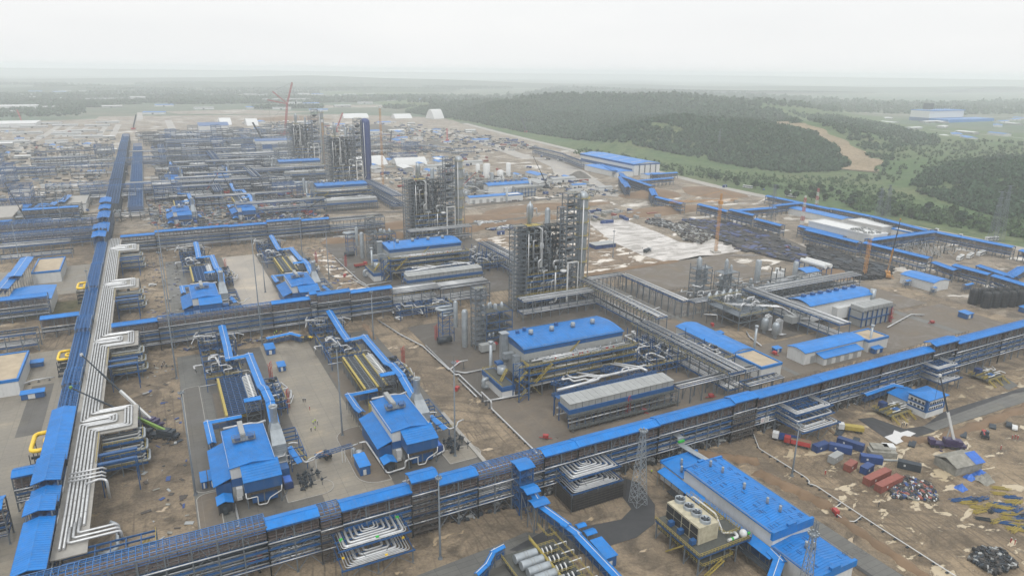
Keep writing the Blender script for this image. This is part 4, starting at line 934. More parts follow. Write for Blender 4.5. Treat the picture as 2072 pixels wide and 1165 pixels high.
    for y in (9, 15, 24, 30):
        for x in (19.4, 24.5): b.bar((x, y, 0), (x, y, 5.5), .24)
        b.bar((19.4, y, 4), (24.5, y, 4), .22, 0, .4); b.bar((19.4, y, 5.4), (24.5, y, 5.4), .22, 0, .4)
    b.bar((19.4, 9, 5.4), (19.4, 30, 5.4), .22); b.bar((24.5, 9, 5.4), (24.5, 30, 5.4), .22); b.build('side_frame', 'bsteel', t)
    return t
def aircooler(kind):
    t = thing('air_cooler', '', 'air cooler'); Lx, Ly, Z = 13, 35, 7.5
    b = MB(); b.box(0, Lx, 0, Ly, Z-2.2, Z-.5); b.build('fin_bank', 'black', t)
    b = MB()
    for i in range(7): b.box(i*Lx/6-.12, i*Lx/6+.12, 0, Ly, Z-.5, Z-.1)
    for j in range(22): b.box(0, Lx, j*Ly/21-.08, j*Ly/21+.08, Z-.45, Z-.15)
    for i in range(24): b.bar((i*Lx/24, 0, Z-.35), (i*Lx/24, Ly, Z-.35), .05)
    b.build('top_grille', 'steel' if kind else 'bsteel', t)
    b = MB(); yb = 'yellow'
    for x in ((-.4, 4.9, 8.6) if kind else (-.5,)): b.box(x, x+.9, -.5, Ly+.5, Z-.2, Z+.25)
    b.rail([(-.5, -.4, Z-2), (Lx*.5, -.4, Z-2)], 1.1, 0, .1, 1.3); b.rail([(-.6, 0, Z-2), (-.6, Ly, Z-2)], 1.1, 0, .1, 1.5); b.build('walkway_beam', yb, t)
    b = MB()
    for j in range(6):
        y = j*Ly/5
        for x in (0, Lx): b.bar((x, y, 0), (x, y, Z-.4), .3)
        if j < 5: b.bar((0, y, .3), (0, y+Ly/5, Z-2.4), .15); b.bar((Lx, y, .3), (Lx, y+Ly/5, Z-2.4), .15)
    b.build('cooler_legs', 'steel', t)
    b = MB()
    for j in range(15):
        y = 1.5+j*(Ly*.62)/15+Ly*.25; b.tube([(Lx-4, y, Z-.2), (Lx-4, y, Z+1), (Lx-1, y+.3, Z+1.2), (Lx-1, y+.3, Z-.6)], .2, 6, 0, .4)
    b.tube([(Lx-2.2, Ly*.2, Z+.9), (Lx-2.2, Ly*.95, Z+.9)], .34, 8); b.build('header_pipe', 'white', t)
    b = MB(); b.tube([(-7, Ly-1, 6), (-1, Ly-1, 6)], .16, 6)
    for j in range(4): b.bar((Lx, 4+j*8, Z), (Lx+4.5, 4+j*8, Z), .12)
    b.build('side_pipe', 'pipe', t)
    return t
def sheds():
    t = thing('hoist_tower', '', 'tower')
    b = MB()
    for x in (0, 5):
        for y in (0, 2.4): b.bar((x, y, 0), (x, y, 12), .3)
    for k in range(4):
        z = k*3
        for y in (0, 2.4): b.bar((0, y, z), (2.5, y, z+3), .16); b.bar((5, y, z), (2.5, y, z+3), .16); b.bar((0, y, z+3), (5, y, z+3), .2)
    b.build('tower_frame', 'steel', t); MB().gable(-.5, 5.6, -.4, 2.9, 12.1, 12.7, 'x', .2).build('roof', 'blue', t)
    return t
def roofpath(name, label, pts, w_, z, group=None, post=3.0, fall=None, cat='covered gallery'):
    t = thing(name, label, cat, (pts[0][0], pts[0][1], 0), 0, group); ox, oy = pts[0][:2]
    b = MB(); f = MB(); tr = MB()
    P = [Vector((p[0]-ox, p[1]-oy, (p[2] if len(p) > 2 else z))) for p in pts]
    for i, (a, c) in enumerate(zip(P[:-1], P[1:])):
        d = (c-a); dn = Vector((d.x, d.y, 0)).normalized(); nr = Vector((-dn.y, dn.x, 0))*w_/2; lift = Vector((0, 0, .55+.012*i)); ex = dn*w_*.48
        a2 = a-ex*(1 if i else .1); c2 = c+ex*(1 if i < len(P)-2 else .1)
        vs = [a2+nr, c2+nr, a2+lift, c2+lift, a2-nr, c2-nr]; lo = [v-Vector((0, 0, .2)) for v in vs]
        b.add([tuple(v) for v in vs+lo], [(0, 2, 3, 1), (2, 4, 5, 3), (6, 7, 9, 8), (8, 9, 11, 10), (0, 1, 7, 6), (4, 10, 11, 5), (0, 6, 8, 2), (2, 8, 10, 4), (1, 3, 9, 7), (3, 5, 11, 9)])
        b.bar(tuple(a2+lift+Vector((0, 0, .04))), tuple(c2+lift+Vector((0, 0, .04))), .16, 1, .08)
        k = max(1, int(d.length/post))
        for j in range(k+1):
            p = a.lerp(c, j/k)
            for s in (-.8, .8): q = p+nr*s; f.bar((q.x, q.y, 0), (q.x, q.y, q.z-.1), .16)
            f.bar(tuple(p+nr*.8-Vector((0, 0, 3))), tuple(p-nr*.8-Vector((0, 0, 3))), .16)
            if j < k:
                q = a.lerp(c, (j+1)/k)
                if j % 2 == 0: f.bar(tuple(p+nr*.8-Vector((0, 0, 3))), tuple(q+nr*.8-Vector((0, 0, .3))), .1); f.bar(tuple(p-nr*.8-Vector((0, 0, 3))), tuple(q-nr*.8-Vector((0, 0, .3))), .1)
        for zz in (-3, -2.3, -1.6):
            tr.bar(tuple(a+nr*.3+Vector((0, 0, zz))), tuple(c+nr*.3+Vector((0, 0, zz))), .5, 0, .12); tr.bar(tuple(a-nr*.3+Vector((0, 0, zz))), tuple(c-nr*.3+Vector((0, 0, zz))), .5, 0, .12)
    b.build('roof', ['blue', 'white'], t); f.build('support_frame', 'steel', t); tr.build('cable_tray', 'bsteel', t)
    return t
def valves(seed=1, w_=14, d=34, z=9):
    t = thing('valve_station', '', 'pipework'); rd = random.Random(seed)
    b = MB()
    for x in np.arange(0, w_+.1, w_/2):
        for y in np.arange(0, d+.1, d/5): b.bar((x, y, 0), (x, y, z*rd.uniform(.6, 1)), .26)
    for l in (3.2, 6):
        for y in np.arange(0, d+.1, d/5): b.bar((0, y, l), (w_, y, l), .26, 0, .4)
        for x in np.arange(0, w_+.1, w_/2): b.bar((x, 0, l), (x, d, l), .26, 0, .4)
    b.build('steel_frame', 'bsteel', t)
    for i in range(16):
        b = MB(); x, y = rd.uniform(0, w_), rd.uniform(0, d); r = rd.choice((.16, .24, .34, .42)); h = rd.uniform(2.5, z); L = rd.uniform(3, 9); s = rd.choice((-1, 1))
        b.tube([(x, y, 1), (x, y, h), (x+s*rd.uniform(2, 5), y, h), (x+s*rd.uniform(2, 5), y+L*rd.choice((-1, 1)), h), (x+s*3, y+L, 1.2)], r, 8, 0, r*2.2); b.build('pipe', 'pipe', t)
    b = MB()
    for i in range(26): x, y, zz = rd.uniform(0, w_), rd.uniform(0, d), rd.choice((1, 3.6, 6.4)); b.box(x-.5, x+.5, y-.5, y+.5, zz, zz+1); b.lathe([(.5, zz+1), (.5, zz+1.3)], x, y, 8)
    b.build('valve_body', 'dsteel', t)
    b = MB(); b.rail([(0, 0, 6.2), (w_, 0, 6.2), (w_, d*.5, 6.2)], 1.1, 0, .1, 1.4); b.rail([(0, d*.6, 3.4), (0, d, 3.4), (w_, d, 3.4)], 1.1, 0, .1, 1.4); b.build('railing', 'yellow', t)
    return t
nm = {0: 'front', 184: 'second', 443: 'third', 662: 'fourth'}
for oy in (0, 184, 443, 662):
    for k, ox in enumerate((9, 60.8)):
        s = ('left' if k == 0 else 'right'); n0 = nm[oy]
        place(PR, 'comp', comp, (ox, 206+oy, 0), 0, '%s row %s compressor hall with blue roofs and pale exhaust stack' % (n0, s), 'compressor stations')
        gy = oy if oy < 100 else oy+4
        place(PR, 'cool%d' % k, lambda k=k: aircooler(k), (ox+3.2, 252+gy, 0), 0, ('%s row dark blue gridded air cooler behind the left compressor hall' if k == 0 else '%s row yellow beamed air cooler behind the right compressor hall') % n0, 'air coolers')
        if k: pass
        place(PR, 'hoist', sheds, (ox+10, 253+gy-2, 0), 0, '%s row lattice tower with small blue roof beside the %s air cooler' % (n0, s), 'small roofed towers')
        if oy < 400:
            place(PR, 'valves', valves, (ox-1, 292+gy, 0), 0, '%s row tangle of silver pipes and valves north of the %s air cooler' % (n0, s), 'valve stations')
        if oy < 400:
            place(PR, 'valves2', lambda: valves(5, 5, 24, 6), (ox+20.5, 258+gy, 0), 0, '%s row pipe cluster right of the %s covered gallery' % (n0, s), 'pipe clusters')
            place(PR, 'valves3', lambda: valves(9, 16, 9, 10), (ox-1, 334+gy, 0), 0, '%s row riser pipes where the %s gallery meets the cross rack' % (n0, s), 'riser clusters')
        g2 = gy if oy < 300 else gy+12
        roofpath('covered_gallery', '%s row zigzag blue roofed cable gallery beside the %s compressor hall' % (n0, s), [(ox+10.3, 344+g2, 10.5), (ox+10, 318+g2, 8.6), (ox+9.4, 303+g2, 9.2), (ox+17.6, 304+g2, 9.2), (ox+17.8, 268+g2, 9.4), (ox+18.2, 262+g2, 11), (ox+18.6, 252+g2, 10.4), (ox+17.6, 234+g2, 8.6)], 3.4, 10, 'zigzag covered galleries')
        roofpath('covered_gallery', '%s row L shaped low blue canopy behind the %s compressor hall' % (n0, s), [(ox+8, 251.5+oy, 6.4), (ox-3.6, 251.5+oy, 6.4), (ox-3.4, 238+oy, 6.4), (ox-3.4, 232+oy, 8)], 2.7, 6.4, 'low canopies')
# ------------------------------------------------------------------ main process hall, cooler bank, column block
def vent(b, x, y, z, r=.8): b.lathe([(r*.8, z-.6), (r*.8, z), (r, z), (r, z+.9), (r*1.05, z+1), (r, z+1.1), (r, z+1.9), (r*.9, z+2.1)], x, y, 14)
def hall():
    t = thing('process_hall', '', 'process hall')
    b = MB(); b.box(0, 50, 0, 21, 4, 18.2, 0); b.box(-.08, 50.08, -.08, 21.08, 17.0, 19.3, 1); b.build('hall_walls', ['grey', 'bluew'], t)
    b = MB(); b.gable(-.6, 50.6, -.6, 21.6, 19.3, 20.5, 'x', .3, 0, 6)
    for x in np.arange(0, 50, 1.4):
        P = [(x, -.6+22.2*f, 19.34+1.2*math.sin(math.pi*f)) for f in np.linspace(0, 1, 8)]
        for p, q in zip(P[:-1], P[1:]): b.bar(p, q, .05, 0, .06)
    b.build('hall_roof', 'blue', t)
    b = MB(); b.rail([(-.4, -.4, 19.3), (50.4, -.4, 19.3), (50.4, 21.4, 19.3), (-.4, 21.4, 19.3), (-.4, -.4, 19.3)], .6, 0, .06, 1.6); b.build('roof_edge_rail', 'steel', t)
    for x in (9, 19.5, 30.5, 41): b = MB(); vent(b, x, 11, 20.5, 1.05); b.build('roof_vent', 'vessel', t)
    for x, y in ((4.5, 15), (9, 17), (25, 16.5)): b = MB(); b.box(x-.7, x+.7, y-.6, y+.6, 20.0, 21.6); b.build('roof_hatch', 'bluew', t)
    b = MB()
    for x in np.arange(0, 51, 5):
        for y in (.3, 10, 20.7): b.bar((x, y, 0), (x, y, 4), .45)
    b.build('ground_column', 'steel', t)
    b = MB(); b.box(4, 46, 2, 19, 0, 4); b.build('lower_equipment', 'dsteel', t)
    # front access frame
    n = 9
    for i in range(n+1):
        for y in (-7, -3): put('column', colmesh(15.5, .36), t, (-1+i*53/n, y, 0))
    for z in (7.2, 10.8, 14.2):
        b = MB(); b.box(-2, 53, -7.2, -.4, z-.1, z); b.build('floor_grating', 'grate', t)
        b = MB(); b.bar((-2, -7.3, z-.35), (53, -7.3, z-.35), .3, 0, .55)
        for i in range(28): b.bar((-2+i*2, -7.2, z-.3), (-2+i*2, -.4, z-.3), .18, 0, .35)
        b.build('floor_beam', 'bsteel', t)
        b = MB(); b.rail([(-2, -.6, z), (-2, -7.2, z), (53, -7.2, z), (53, -.6, z)], 1.15, 0, .08, 1.3); b.build('railing', 'yellow', t)
    rd = random.Random(9)
    for l, z in enumerate((7.8, 11.5, 14.9, 5.2)):
        for j in range(4):
            r = rd.choice((.18, .26, .34, .42)); b = MB(); b.tube([(rd.uniform(-1, 8), -6.4+j*1.4, z), (rd.uniform(35, 52), -6.4+j*1.4, z)], r, 8); b.build('pipe', 'pipe', t)
    b = MB()
    for i in range(60):
        x, y, z = rd.uniform(0, 51), rd.uniform(-6.6, -1), rd.choice((7.2, 10.8, 14.2, 14.2)); h = rd.uniform(.6, 2.2); b.lathe([(.28, z), (.32, z+h*.5), (.2, z+h)], x, y, 7); b.bar((x, y, z+h*.6), (x+rd.uniform(-1.6, 1.6), y, z+h*.6), .2)
    b.build('small_valve', 'vessel', t)
    b = MB()
    for i in range(8): x = rd.uniform(6, 48); b.box(x, x+.4, -6, -5.5, 14.2, 15.5)
    b.build('red_actuator', 'red', t)
    b = MB()
    for i in range(9): a = -1+i*53/9; c = a+53/9; b.bar((a, -7.1, 7), (a+2.9, -7.1, 10.5), .14) if i % 2 else b.bar((c, -7.1, .3), (a, -7.1, 6.8), .16)
    b.truss((1, -8, 7.2), (9, -8, 14.4), 1.3, .3, 9, .08); b.truss((22, -.2, 14.2), (27, -.2, 18.8), 1.3, .3, 6, .08); b.build('stair', 'yellow', t)
    # left end: stair tower, ducts and sandy topped annex
    b = MB()
    for x in (-7, -2.5):
        for y in (-9, -3.6): b.bar((x, y, 0), (x, y, 15.5), .35)
    for k in range(5):
        z = k*3
        for y in (-9, -3.6): b.bar((-7, y, z), (-2.5, y, z+3), .14); b.bar((-7, y, z+3), (-2.5, y, z+3), .2)
        b.bar((-7, -9, z+3), (-7, -3.6, z), .14)
    b.build('stair_tower', 'bsteel', t)
    b = MB(); b.truss((-7, -8, 1), (-3, -8, 5), 1, .3, 5, .09); b.truss((-3, -6, 5), (-7, -6, 9), 1, .3, 5, .09); b.truss((-7, -8, 9), (-3, -8, 13), 1, .3, 5, .09); b.rail([(-7, -9, 15), (-2.5, -9, 15), (-2.5, -3.6, 15)], 1.1, 0, .1, 1); b.build('stair', 'yellow', t)
    b = MB(); b.box(-3.2, -.2, 14.5, 17.2, 8, 21); b.box(-3.6, .1, 14.1, 17.6, 21, 21.5); b.box(-2.6, -.2, 3, 6, 6, 15); b.box(-4.8, -.2, 8.5, 11, 12, 14.5); b.box(-2.6, -.3, -2.5, 2.6, 7, 12.5); b.build('air_duct', 'vessel', t)
    b = MB(); b.lathe([(2.1, 6.5), (2.1, 9.4), (1.4, 9.6)], -6.4, 8, 18); b.build('round_filter', 'vessel', t); MB().box(-8, -5, 9.4, 12.4, 9.6, 10.6).build('filter_cap', 'bluew', t)
    b = MB(); b.box(-12, -6, -3.4, 16, 0, 3.6, 0); b.box(-12.2, -5.8, -3.6, 16.2, 3.6, 5.6, 1); b.box(-11.6, -6.4, -3, 15.6, 5.61, 5.64, 2); b.build('annex', ['white', 'bluew', 'grate'], t)
    b = MB(); b.truss((-10, 2, 5.8), (-6, 4, 10), 1, .3, 6, .1); b.rail([(-12, -3.4, 5.7), (-12, 16, 5.7), (-6, 16, 5.7)], 1.1, 0, .1, 1.4); b.build('annex_railing', 'yellow', t)
    b = MB(); b.tube([(-17, 10, 0), (-17, 10, 7)], .01, 3); b.tube([(-13, 8, 5), (-15.2, 8, 5), (-15.2, 8, 1.4), (-13, 8, 1.4)], .9, 10, 0, 1.2); b.build('annex_duct', 'vessel', t)
    return t
def coolerbank():
    t = thing('cooler_bank', '', 'cooler bank'); n = 17; L = 50.0
    for i in range(n):
        x0 = i*L/n; b = MB(); b.box(x0+.12, x0+L/n-.12, .6, 7.6, 7.9, 10.4); b.add([(x0+.05, .3, 10.4), (x0+L/n-.05, .3, 10.4), (x0+L/n-.05, 7.9, 10.9), (x0+.05, 7.9, 10.9), (x0+.05, .3, 10.2), (x0+L/n-.05, .3, 10.2), (x0+L/n-.05, 7.9, 10.7), (x0+.05, 7.9, 10.7)], [(0, 1, 2, 3), (7, 6, 5, 4), (0, 4, 5, 1), (1, 5, 6, 2), (3, 2, 6, 7), (0, 3, 7, 4)])
        b.build('cooler_cell', 'grey' , t)
    b = MB(); b.box(-.2, L+.2, .2, 8.4, 6.2, 7.9); b.build('blue_plenum', 'bluew', t)
    b = MB(); b.box(-1.2, L+1.2, -1.6, .2, 6.0, 6.15); b.box(-1.2, L+1.2, -3.2, -1.2, 1.6, 1.75); b.build('walkway', 'grate', t)
    b = MB(); b.rail([(-1.2, 8, 6.15), (-1.2, -1.6, 6.15), (L+1.2, -1.6, 6.15), (L+1.2, 8, 6.15)], 1.1, 0, .08, 1.2); b.rail([(-1.2, -3.2, 1.75), (L+1.2, -3.2, 1.75)], 1.1, 0, .08, 1.2)
    for i in range(18): x = i*L/17; b.bar((x, -1.4, 0), (x, -1.4, 6), .16); b.bar((x, -3.2, 0), (x, -1.4, 6), .1)
    for z in (2.4, 4.2): b.bar((-1, -1.5, z), (L+1, -1.5, z), .14)
    b.build('front_frame', 'steel', t)
    b = MB()
    for i in range(14):
        for y in (.8, 7.8): b.bar((i*L/13, y, 0), (i*L/13, y, 6.2), .3)
    b.build('bank_leg', 'bsteel', t)
    for z, y, r in ((3.0, 0, .3), (4.4, .4, .24), (5.2, 8.8, .34), (2.4, 8.6, .3)): MB().tube([(-.5, y, z), (L+1, y, z)], r, 8).build('header_pipe', 'pipe', t)
    b = MB(); b.box(0, L, 8.6, 11.8, 8.9, 9.0); b.rail([(0, 11.8, 9), (L, 11.8, 9)], 1.1, 0, .1, 1.2)
    for i in range(14): b.bar((i*L/13, 11.8, 0), (i*L/13, 11.8, 9), .26)
    b.build('rear_platform', 'bsteel', t)
    return t
def looppipes():
    t = thing('loop_pipework', '', 'pipework')
    for P, r in (([(2, 0, 10.4), (18, 1.0, 10.4), (22, 1.4, 10.4), (24, 3, 10.4), (45, 3.2, 10.4), (46, 0, 10.2)], .6), ([(12, 11.5, 9.6), (9.5, 9, 9.6), (13, 9, 9.6), (13, 5.5, 9.6), (19, 5.5, 9.6), (19, 3.4, 9.6), (22, 3, 10.3)], .45),
                 ([(14, 12.5, 9.6), (14, 10, 9.6), (15.4, 8, 9.6), (21, 8, 9.6), (24, 4.2, 9.8), (26, 3.6, 10.3)], .45), ([(19, 12.5, 9.6), (25, 6, 9.6), (28, 4, 10.2)], .4),
                 ([(37, 14, 9.6), (44, 5, 9.6), (47, 4.4, 9.8)], .4), ([(39, 14, 9.6), (46, 6, 9.6), (50, 5.6, 9.8)], .4), ([(34, 1.8, 10.9), (37, 5, 10.9), (40, 5, 10.9), (38, 2, 10.9)], .35)):
        MB().tube(P, r, 9, 0, 1.0).build('pipe', 'pipe', t)
    b = MB(); b.truss((7, 12, 8.3), (17, 0, 8.3), 4.5, 1.2, 8, .14); b.truss((33, 14, 8.3), (43, 1, 8.3), 4.5, 1.2, 8, .14); b.truss((0, 0, 8.6), (50, 0, 8.6), 1.6, 1, 22, .14)
    for x, y in ((1, 0), (12, 0), (25, 0), (38, 0), (49, 0), (8, 11), (34, 13), (14, 4), (40, 5)): b.bar((x, y, 0), (x, y, 8.4), .3)
    b.build('support_frame', 'bsteel', t)
    return t
def stairtower(t, x, y, w_, d, h, m='dsteel', n=None, rail=True):
    b = MB(); n = n or int(h/3)
    for xx in (x, x+w_):
        for yy in (y, y+d): b.bar((xx, yy, 0), (xx, yy, h), .36)
    for xx in (x+w_/2,):
        for yy in (y, y+d): b.bar((xx, yy, 0), (xx, yy, h), .2)
    for k in range(n):
        z0, z1 = k*h/n, (k+1)*h/n
        for yy in (y, y+d): b.bar((x, yy, z0), (x+w_, yy, z1), .14) if k % 2 else b.bar((x+w_, yy, z0), (x, yy, z1), .14); b.bar((x, yy, z1), (x+w_, yy, z1), .2)
        for xx in (x, x+w_): b.bar((xx, y, z1), (xx, y+d, z1), .2); b.bar((xx, y, z0), (xx, y+d, z1), .12)
        b.box(x+.2, x+w_-.2, y+.2, y+d*.8, z1-.08, z1)
    b.build('stair_tower', m, t)
    if rail:
        b = MB()
        for k in range(n):
            z0, z1 = k*h/n, (k+1)*h/n; b.truss((x+.6, y+1, z0), (x+w_-.6, y+1, z1), .9, .2, 3, .08) if k % 2 else b.truss((x+w_-.6, y+d*.5, z0), (x+.6, y+d*.5, z1), .9, .2, 3, .08)
        b.build('stairs', 'steel', t); b = MB(); [b.rail([(x, y-.05, k*h/n), (x+w_, y-.05, k*h/n)], 1.1, 0, .07, 2.4) for k in range(1, n+1)]; b.build('railing', 'steel', t); MB().rail([(x, y-.1, h), (x+w_, y-.1, h)], 1.1, 0, .08, 1.2).build('top_railing', 'yellow', t)
def columns_block(wrap=None):
    t = thing('column_block', '', 'column block'); rd = random.Random(5)
    stairtower(t, 0, 0, 7.5, 6, 49, 'steel', 20)
    b = MB()
    for k in range(20): z = 1+k*2.4; b.box(.4, 1.6, .3, 2.6, z, z+1.0); b.box(4.6, 7.0, 4.4, 5.7, z+.3, z+1.2)
    b.build('cable_riser', 'grey', t)
    MB().tube([(-1.0, 1, 1), (-1.0, 1, 48)], .1, 5).build('ladder_pipe', 'steel', t)
    # main deck
    n = 6
    for i in range(n+1):
        for y in (0, 6.5, 13): put('column', colmesh(20, .45), t, (8+i*27/n, y, 0))
    for z in (4.5, 8.5, 12.5, 16.5, 20):
        b = MB(); b.box(8, 35, 0, 13, z-.12, z); b.build('floor_grating', 'grate', t)
        b = MB()
        for y in (-.1, 6.5, 13.1): b.bar((8, y, z-.4), (35, y, z-.4), .3, 0, .6)
        for x in np.arange(8, 35.1, 3): b.bar((x, 0, z-.35), (x, 13, z-.35), .2, 0, .4)
        b.build('floor_beam', 'bsteel', t); b = MB(); b.rail([(8, -.2, z), (35, -.2, z), (35.2, 13, z)], 1.15, 0, .08, 1.5); b.build('railing', 'yellow', t)
    b = MB()
    for i in range(n):
        a = 8+i*27/n; c = a+27/n
        for k, z in enumerate((0, 4.5, 8.5, 12.5)):
            if (i+k) % 2 == 0: b.bar((a, -.15, z), (c, -.15, z+4), .18)
    b.build('bracing', 'steel', t)
    b = MB()
    for i in range(26):
        x, y, z = rd.uniform(9, 33), rd.uniform(.8, 11), rd.choice((4.5, 8.5, 12.5, 20, 20)); r = rd.uniform(.5, 1.2)
        if rd.random() < .5: b.lathe([(r*.3, z+.2), (r, z+.5), (r, z+3), (r*.4, z+3.5)], x, y, 12)
        else: b.tube([(x-2, y, z+1.4), (x+2, y, z+1.4)], r, 12)
    b.build('drum', 'vessel', t)
    for i in range(20):
        b = MB(); x, y, z = rd.uniform(8.5, 34), rd.uniform(-.8, 3), rd.uniform(2, 10); r = rd.choice((.2, .3, .4)); zt = min(z+rd.uniform(5, 14), 22)
        b.tube([(x, y, z), (x, y, zt), (x+rd.uniform(1, 4), y, zt), (x+rd.uniform(1, 4), y+3, zt)], r, 8, 0, .8); b.build('riser_pipe', 'pipe', t)
    b = MB()
    for i in range(40): x, y = rd.uniform(9, 34), rd.uniform(.5, 12.5); b.box(x-.5, x+.5, y-.4, y+.4, 20, 20+rd.uniform(.5, 1.6)); b.bar((x, y, 20.6), (x+rd.uniform(-2, 2), y+rd.uniform(-2, 2), 20.6), .24)
    b.build('deck_valve', 'dsteel', t)
    # upper frame behind stair tower with tall panel
    b = MB()
    for x in (8, 13, 18, 23.5):
        for y in (1, 8): b.bar((x, y, 20), (x, y, 48 if x < 20 else 44), .34)
    for z in np.arange(24, 48.1, 4):
        for y in (1, 8): b.bar((8, y, z), (18 if z > 44 else 23.5, y, z), .26, 0, .4)
        for x in (8, 13, 18): b.bar((x, 1, z), (x, 8, z), .24, 0, .35)
        b.bar((8, .9, z-4), (13, .9, z), .15); b.bar((23.5, .9, z-4), (18, .9, z), .18)
    b.build('upper_frame', 'steel', t)
    for z in (24, 28, 32, 36, 40, 44, 48):
        b = MB(); b.box(8, 18, 1, 8, z-.1, z); b.rail([(8, 1, z), (18, 1, z)], 1.1, 0, .09, 1.4); b.build('upper_floor', 'yellow' if z in (48, 36) else 'grate', t)
    b = MB(); b.box(16.6, 18.4, .7, 1.0, 24, 47); b.box(18.6, 23.4, 7.9, 8.2, 22, 46); b.build('wind_panel', 'grey', t)
    for P, r in (([(15.5, .2, 22), (15.5, .2, 28), (17.5, .2, 28.8), (17.5, .2, 46), (15.8, 2, 47.4), (11, 2, 47.4)], .5), ([(9, .2, 14), (9, .2, 44)], .35), ([(12, .3, 30), (12, .3, 40), (14, .3, 40)], .4), ([(27, 3, 22), (27, 3, 26), (33, 3, 26), (33, 3, 20)], .7), ([(20, 3, 22), (26, 6, 24), (38, 6, 24)], .5), ([(26.2, -1, 4), (26.2, -1, 20.5)], .45), ([(22, -2, 3), (26, -2, 3), (27, -2, 6)], .5)):
        MB().tube(P, r, 9, 0, 1.2).build('large_pipe', 'pipe', t)
    b = MB()
    for i in range(30): x, y, z = rd.uniform(8.5, 18), rd.uniform(1.5, 7.5), rd.choice((24, 28, 32, 36, 40, 44)); b.lathe([(.6, z+.1), (.6, z+rd.uniform(1, 2.6))], x, y, 8)
    b.build('upper_valve', 'vessel', t)
    b = MB()
    for z in np.arange(23, 47, 3.4):
        for x in (24, 27.5, 31, 35):
            for y in (3, 8.5): b.bar((x, y, z-3.4), (x, y, z), .3)
        for y in (3, 8.5): b.bar((18, y, z), (36, y, z), .26, 0, .45); b.bar((24, y, z-3.4), (27.5, y, z), .16); b.bar((35, y, z-3.4), (31, y, z), .16)
        for x in np.arange(18, 36, 2.5): b.bar((x, 3, z), (x, 8.5, z), .2, 0, .3)
    b.build('middle_frame', 'dsteel', t)
    b = MB()
    for z in np.arange(23, 47, 3.4):
        b.box(24, 35, 3, 8.5, z-.1, z-.02)
    b.build('middle_floor', 'grate', t)
    for i in range(22):
        b = MB(); x, y, z = rd.uniform(9, 36), rd.uniform(.2, 9), rd.uniform(16, 34); r = rd.choice((.2, .3, .45)); zt = z+rd.uniform(3, 12)
        b.tube([(x, y, z), (x, y, zt), (x+rd.uniform(-3, 3), y, zt), (x+rd.uniform(-3, 3), y+rd.uniform(-2, 2), zt-3)], r, 7, 0, .8); b.build('riser_pipe', 'pipe' if i % 2 else 'dsteel', t)
    b = MB()
    for i in range(40): x, y, z = rd.uniform(19, 35), rd.uniform(2.5, 9), 19.6+3.4*rd.randrange(8); b.box(x-.6, x+.6, y-.5, y+.5, z, z+rd.uniform(.6, 2.2))
    b.build('middle_equipment', 'dsteel', t)
    b = MB()
    for i in range(90): x, y, z = rd.uniform(8.6, 34), rd.uniform(.6, 12), rd.choice((.2, 4.5, 8.5, 12.5, 16.5)); b.box(x-.8, x+.8, y-.7, y+.7, z, z+rd.uniform(1, 3))
    b.build('deck_equipment', 'dsteel', t)
    for i in range(40): b = MB(); x, y, z = rd.uniform(8.6, 34), rd.uniform(-.4, 1), rd.choice((4.5, 8.5, 12.5, 16.5)); b.tube([(x, y, z), (x, y, z+2.4), (x+rd.uniform(1, 5), y, z+2.4)], rd.choice((.16, .24, .34)), 6, 0, .4); b.build('deck_pipe', 'rpipe', t)
    b = MB()
    for k in range(4): z = 8+k*3.6; b.box(9+k*4, 13+k*4, 12.6, 12.9, z-3, z)
    pass
    b.box(8.4, 34.6, 11.4, 11.6, 1, 19); b.box(8.2, 23, 7.5, 7.7, 21, 46)
    for k in range(9): b.box(18.2, 18.5, 1.5, 7, 21+k*2.6, 23+k*2.6); b.box(37, 42, 6.6, 6.8, 3+k*6.6, 5.4+k*6.6)
    b.build('dark_panel', 'dsteel', t)
    # small drum on top
    b = MB(); b.lathe([(.9, 44), (.9, 50), (1.9, 52), (2.0, 57), (1.6, 58.5), (.5, 59.5), (.3, 60.5)], 14.5, 9.5, 16); b.build('overhead_drum', 'vessel', t)
    b = MB(); b.tube([(16.3, 9, 56), (18.5, 9, 56.5), (18.5, 9, 53), (21, 9, 53)], .35, 8, 0, .8); b.tube([(13, 8, 59), (12.3, 8, 58), (12.3, 8, 47)], .4, 8, 0, .8); b.build('overhead_pipe', 'pipe', t)
    b = MB(); b.lathe([(2.2, 22), (2.2, 36), (1.4, 37.5), (.5, 38)], 28, 9, 16); b.lathe([(1.6, 20), (1.6, 54), (1.0, 55.2), (.4, 55.6)], 27.5, 12, 14); b.build('slim_vessel', 'vessel', t)
    stairtower(t, 30, 1.5, 4, 4, 57, 'steel', 18, False)
    # tall lattice tower and main vessel
    stairtower(t, 35.5, 3.5, 8.5, 6, 64, 'steel', 20)
    b = MB(); q = 1.65 if wrap else 1; b.lathe([(2.6*q, 0), (2.6*q, 18), (3.3*q, 20), (3.3*q, 60), (3.0*q, 62), (2.0*q, 63.3), (.6, 63.9)], 49.5, 9.5, 24); b.build('main_vessel', wrap or 'vessel', t)
    b = MB()
    for z in (12, 22, 30, 38, 46, 54, 60): b.lathe([(3.4, z), (4.3, z), (4.3, z+.15), (3.4, z+.15)], 49.5, 9.5, 20); 
    for z in (12, 22, 30, 38, 46, 54, 60):
        for a in range(0, 360, 24): c, s = 49.5+4.3*math.cos(R(a)), 9.5+4.3*math.sin(R(a)); b.bar((c, s, z), (c, s, z+1.1), .08)
        P = [(49.5+4.3*math.cos(R(a)), 9.5+4.3*math.sin(R(a)), z+1.1) for a in range(0, 361, 24)]
        for p, q in zip(P[:-1], P[1:]): b.bar(p, q, .09)
    b.build('vessel_platform', 'yellow', t)
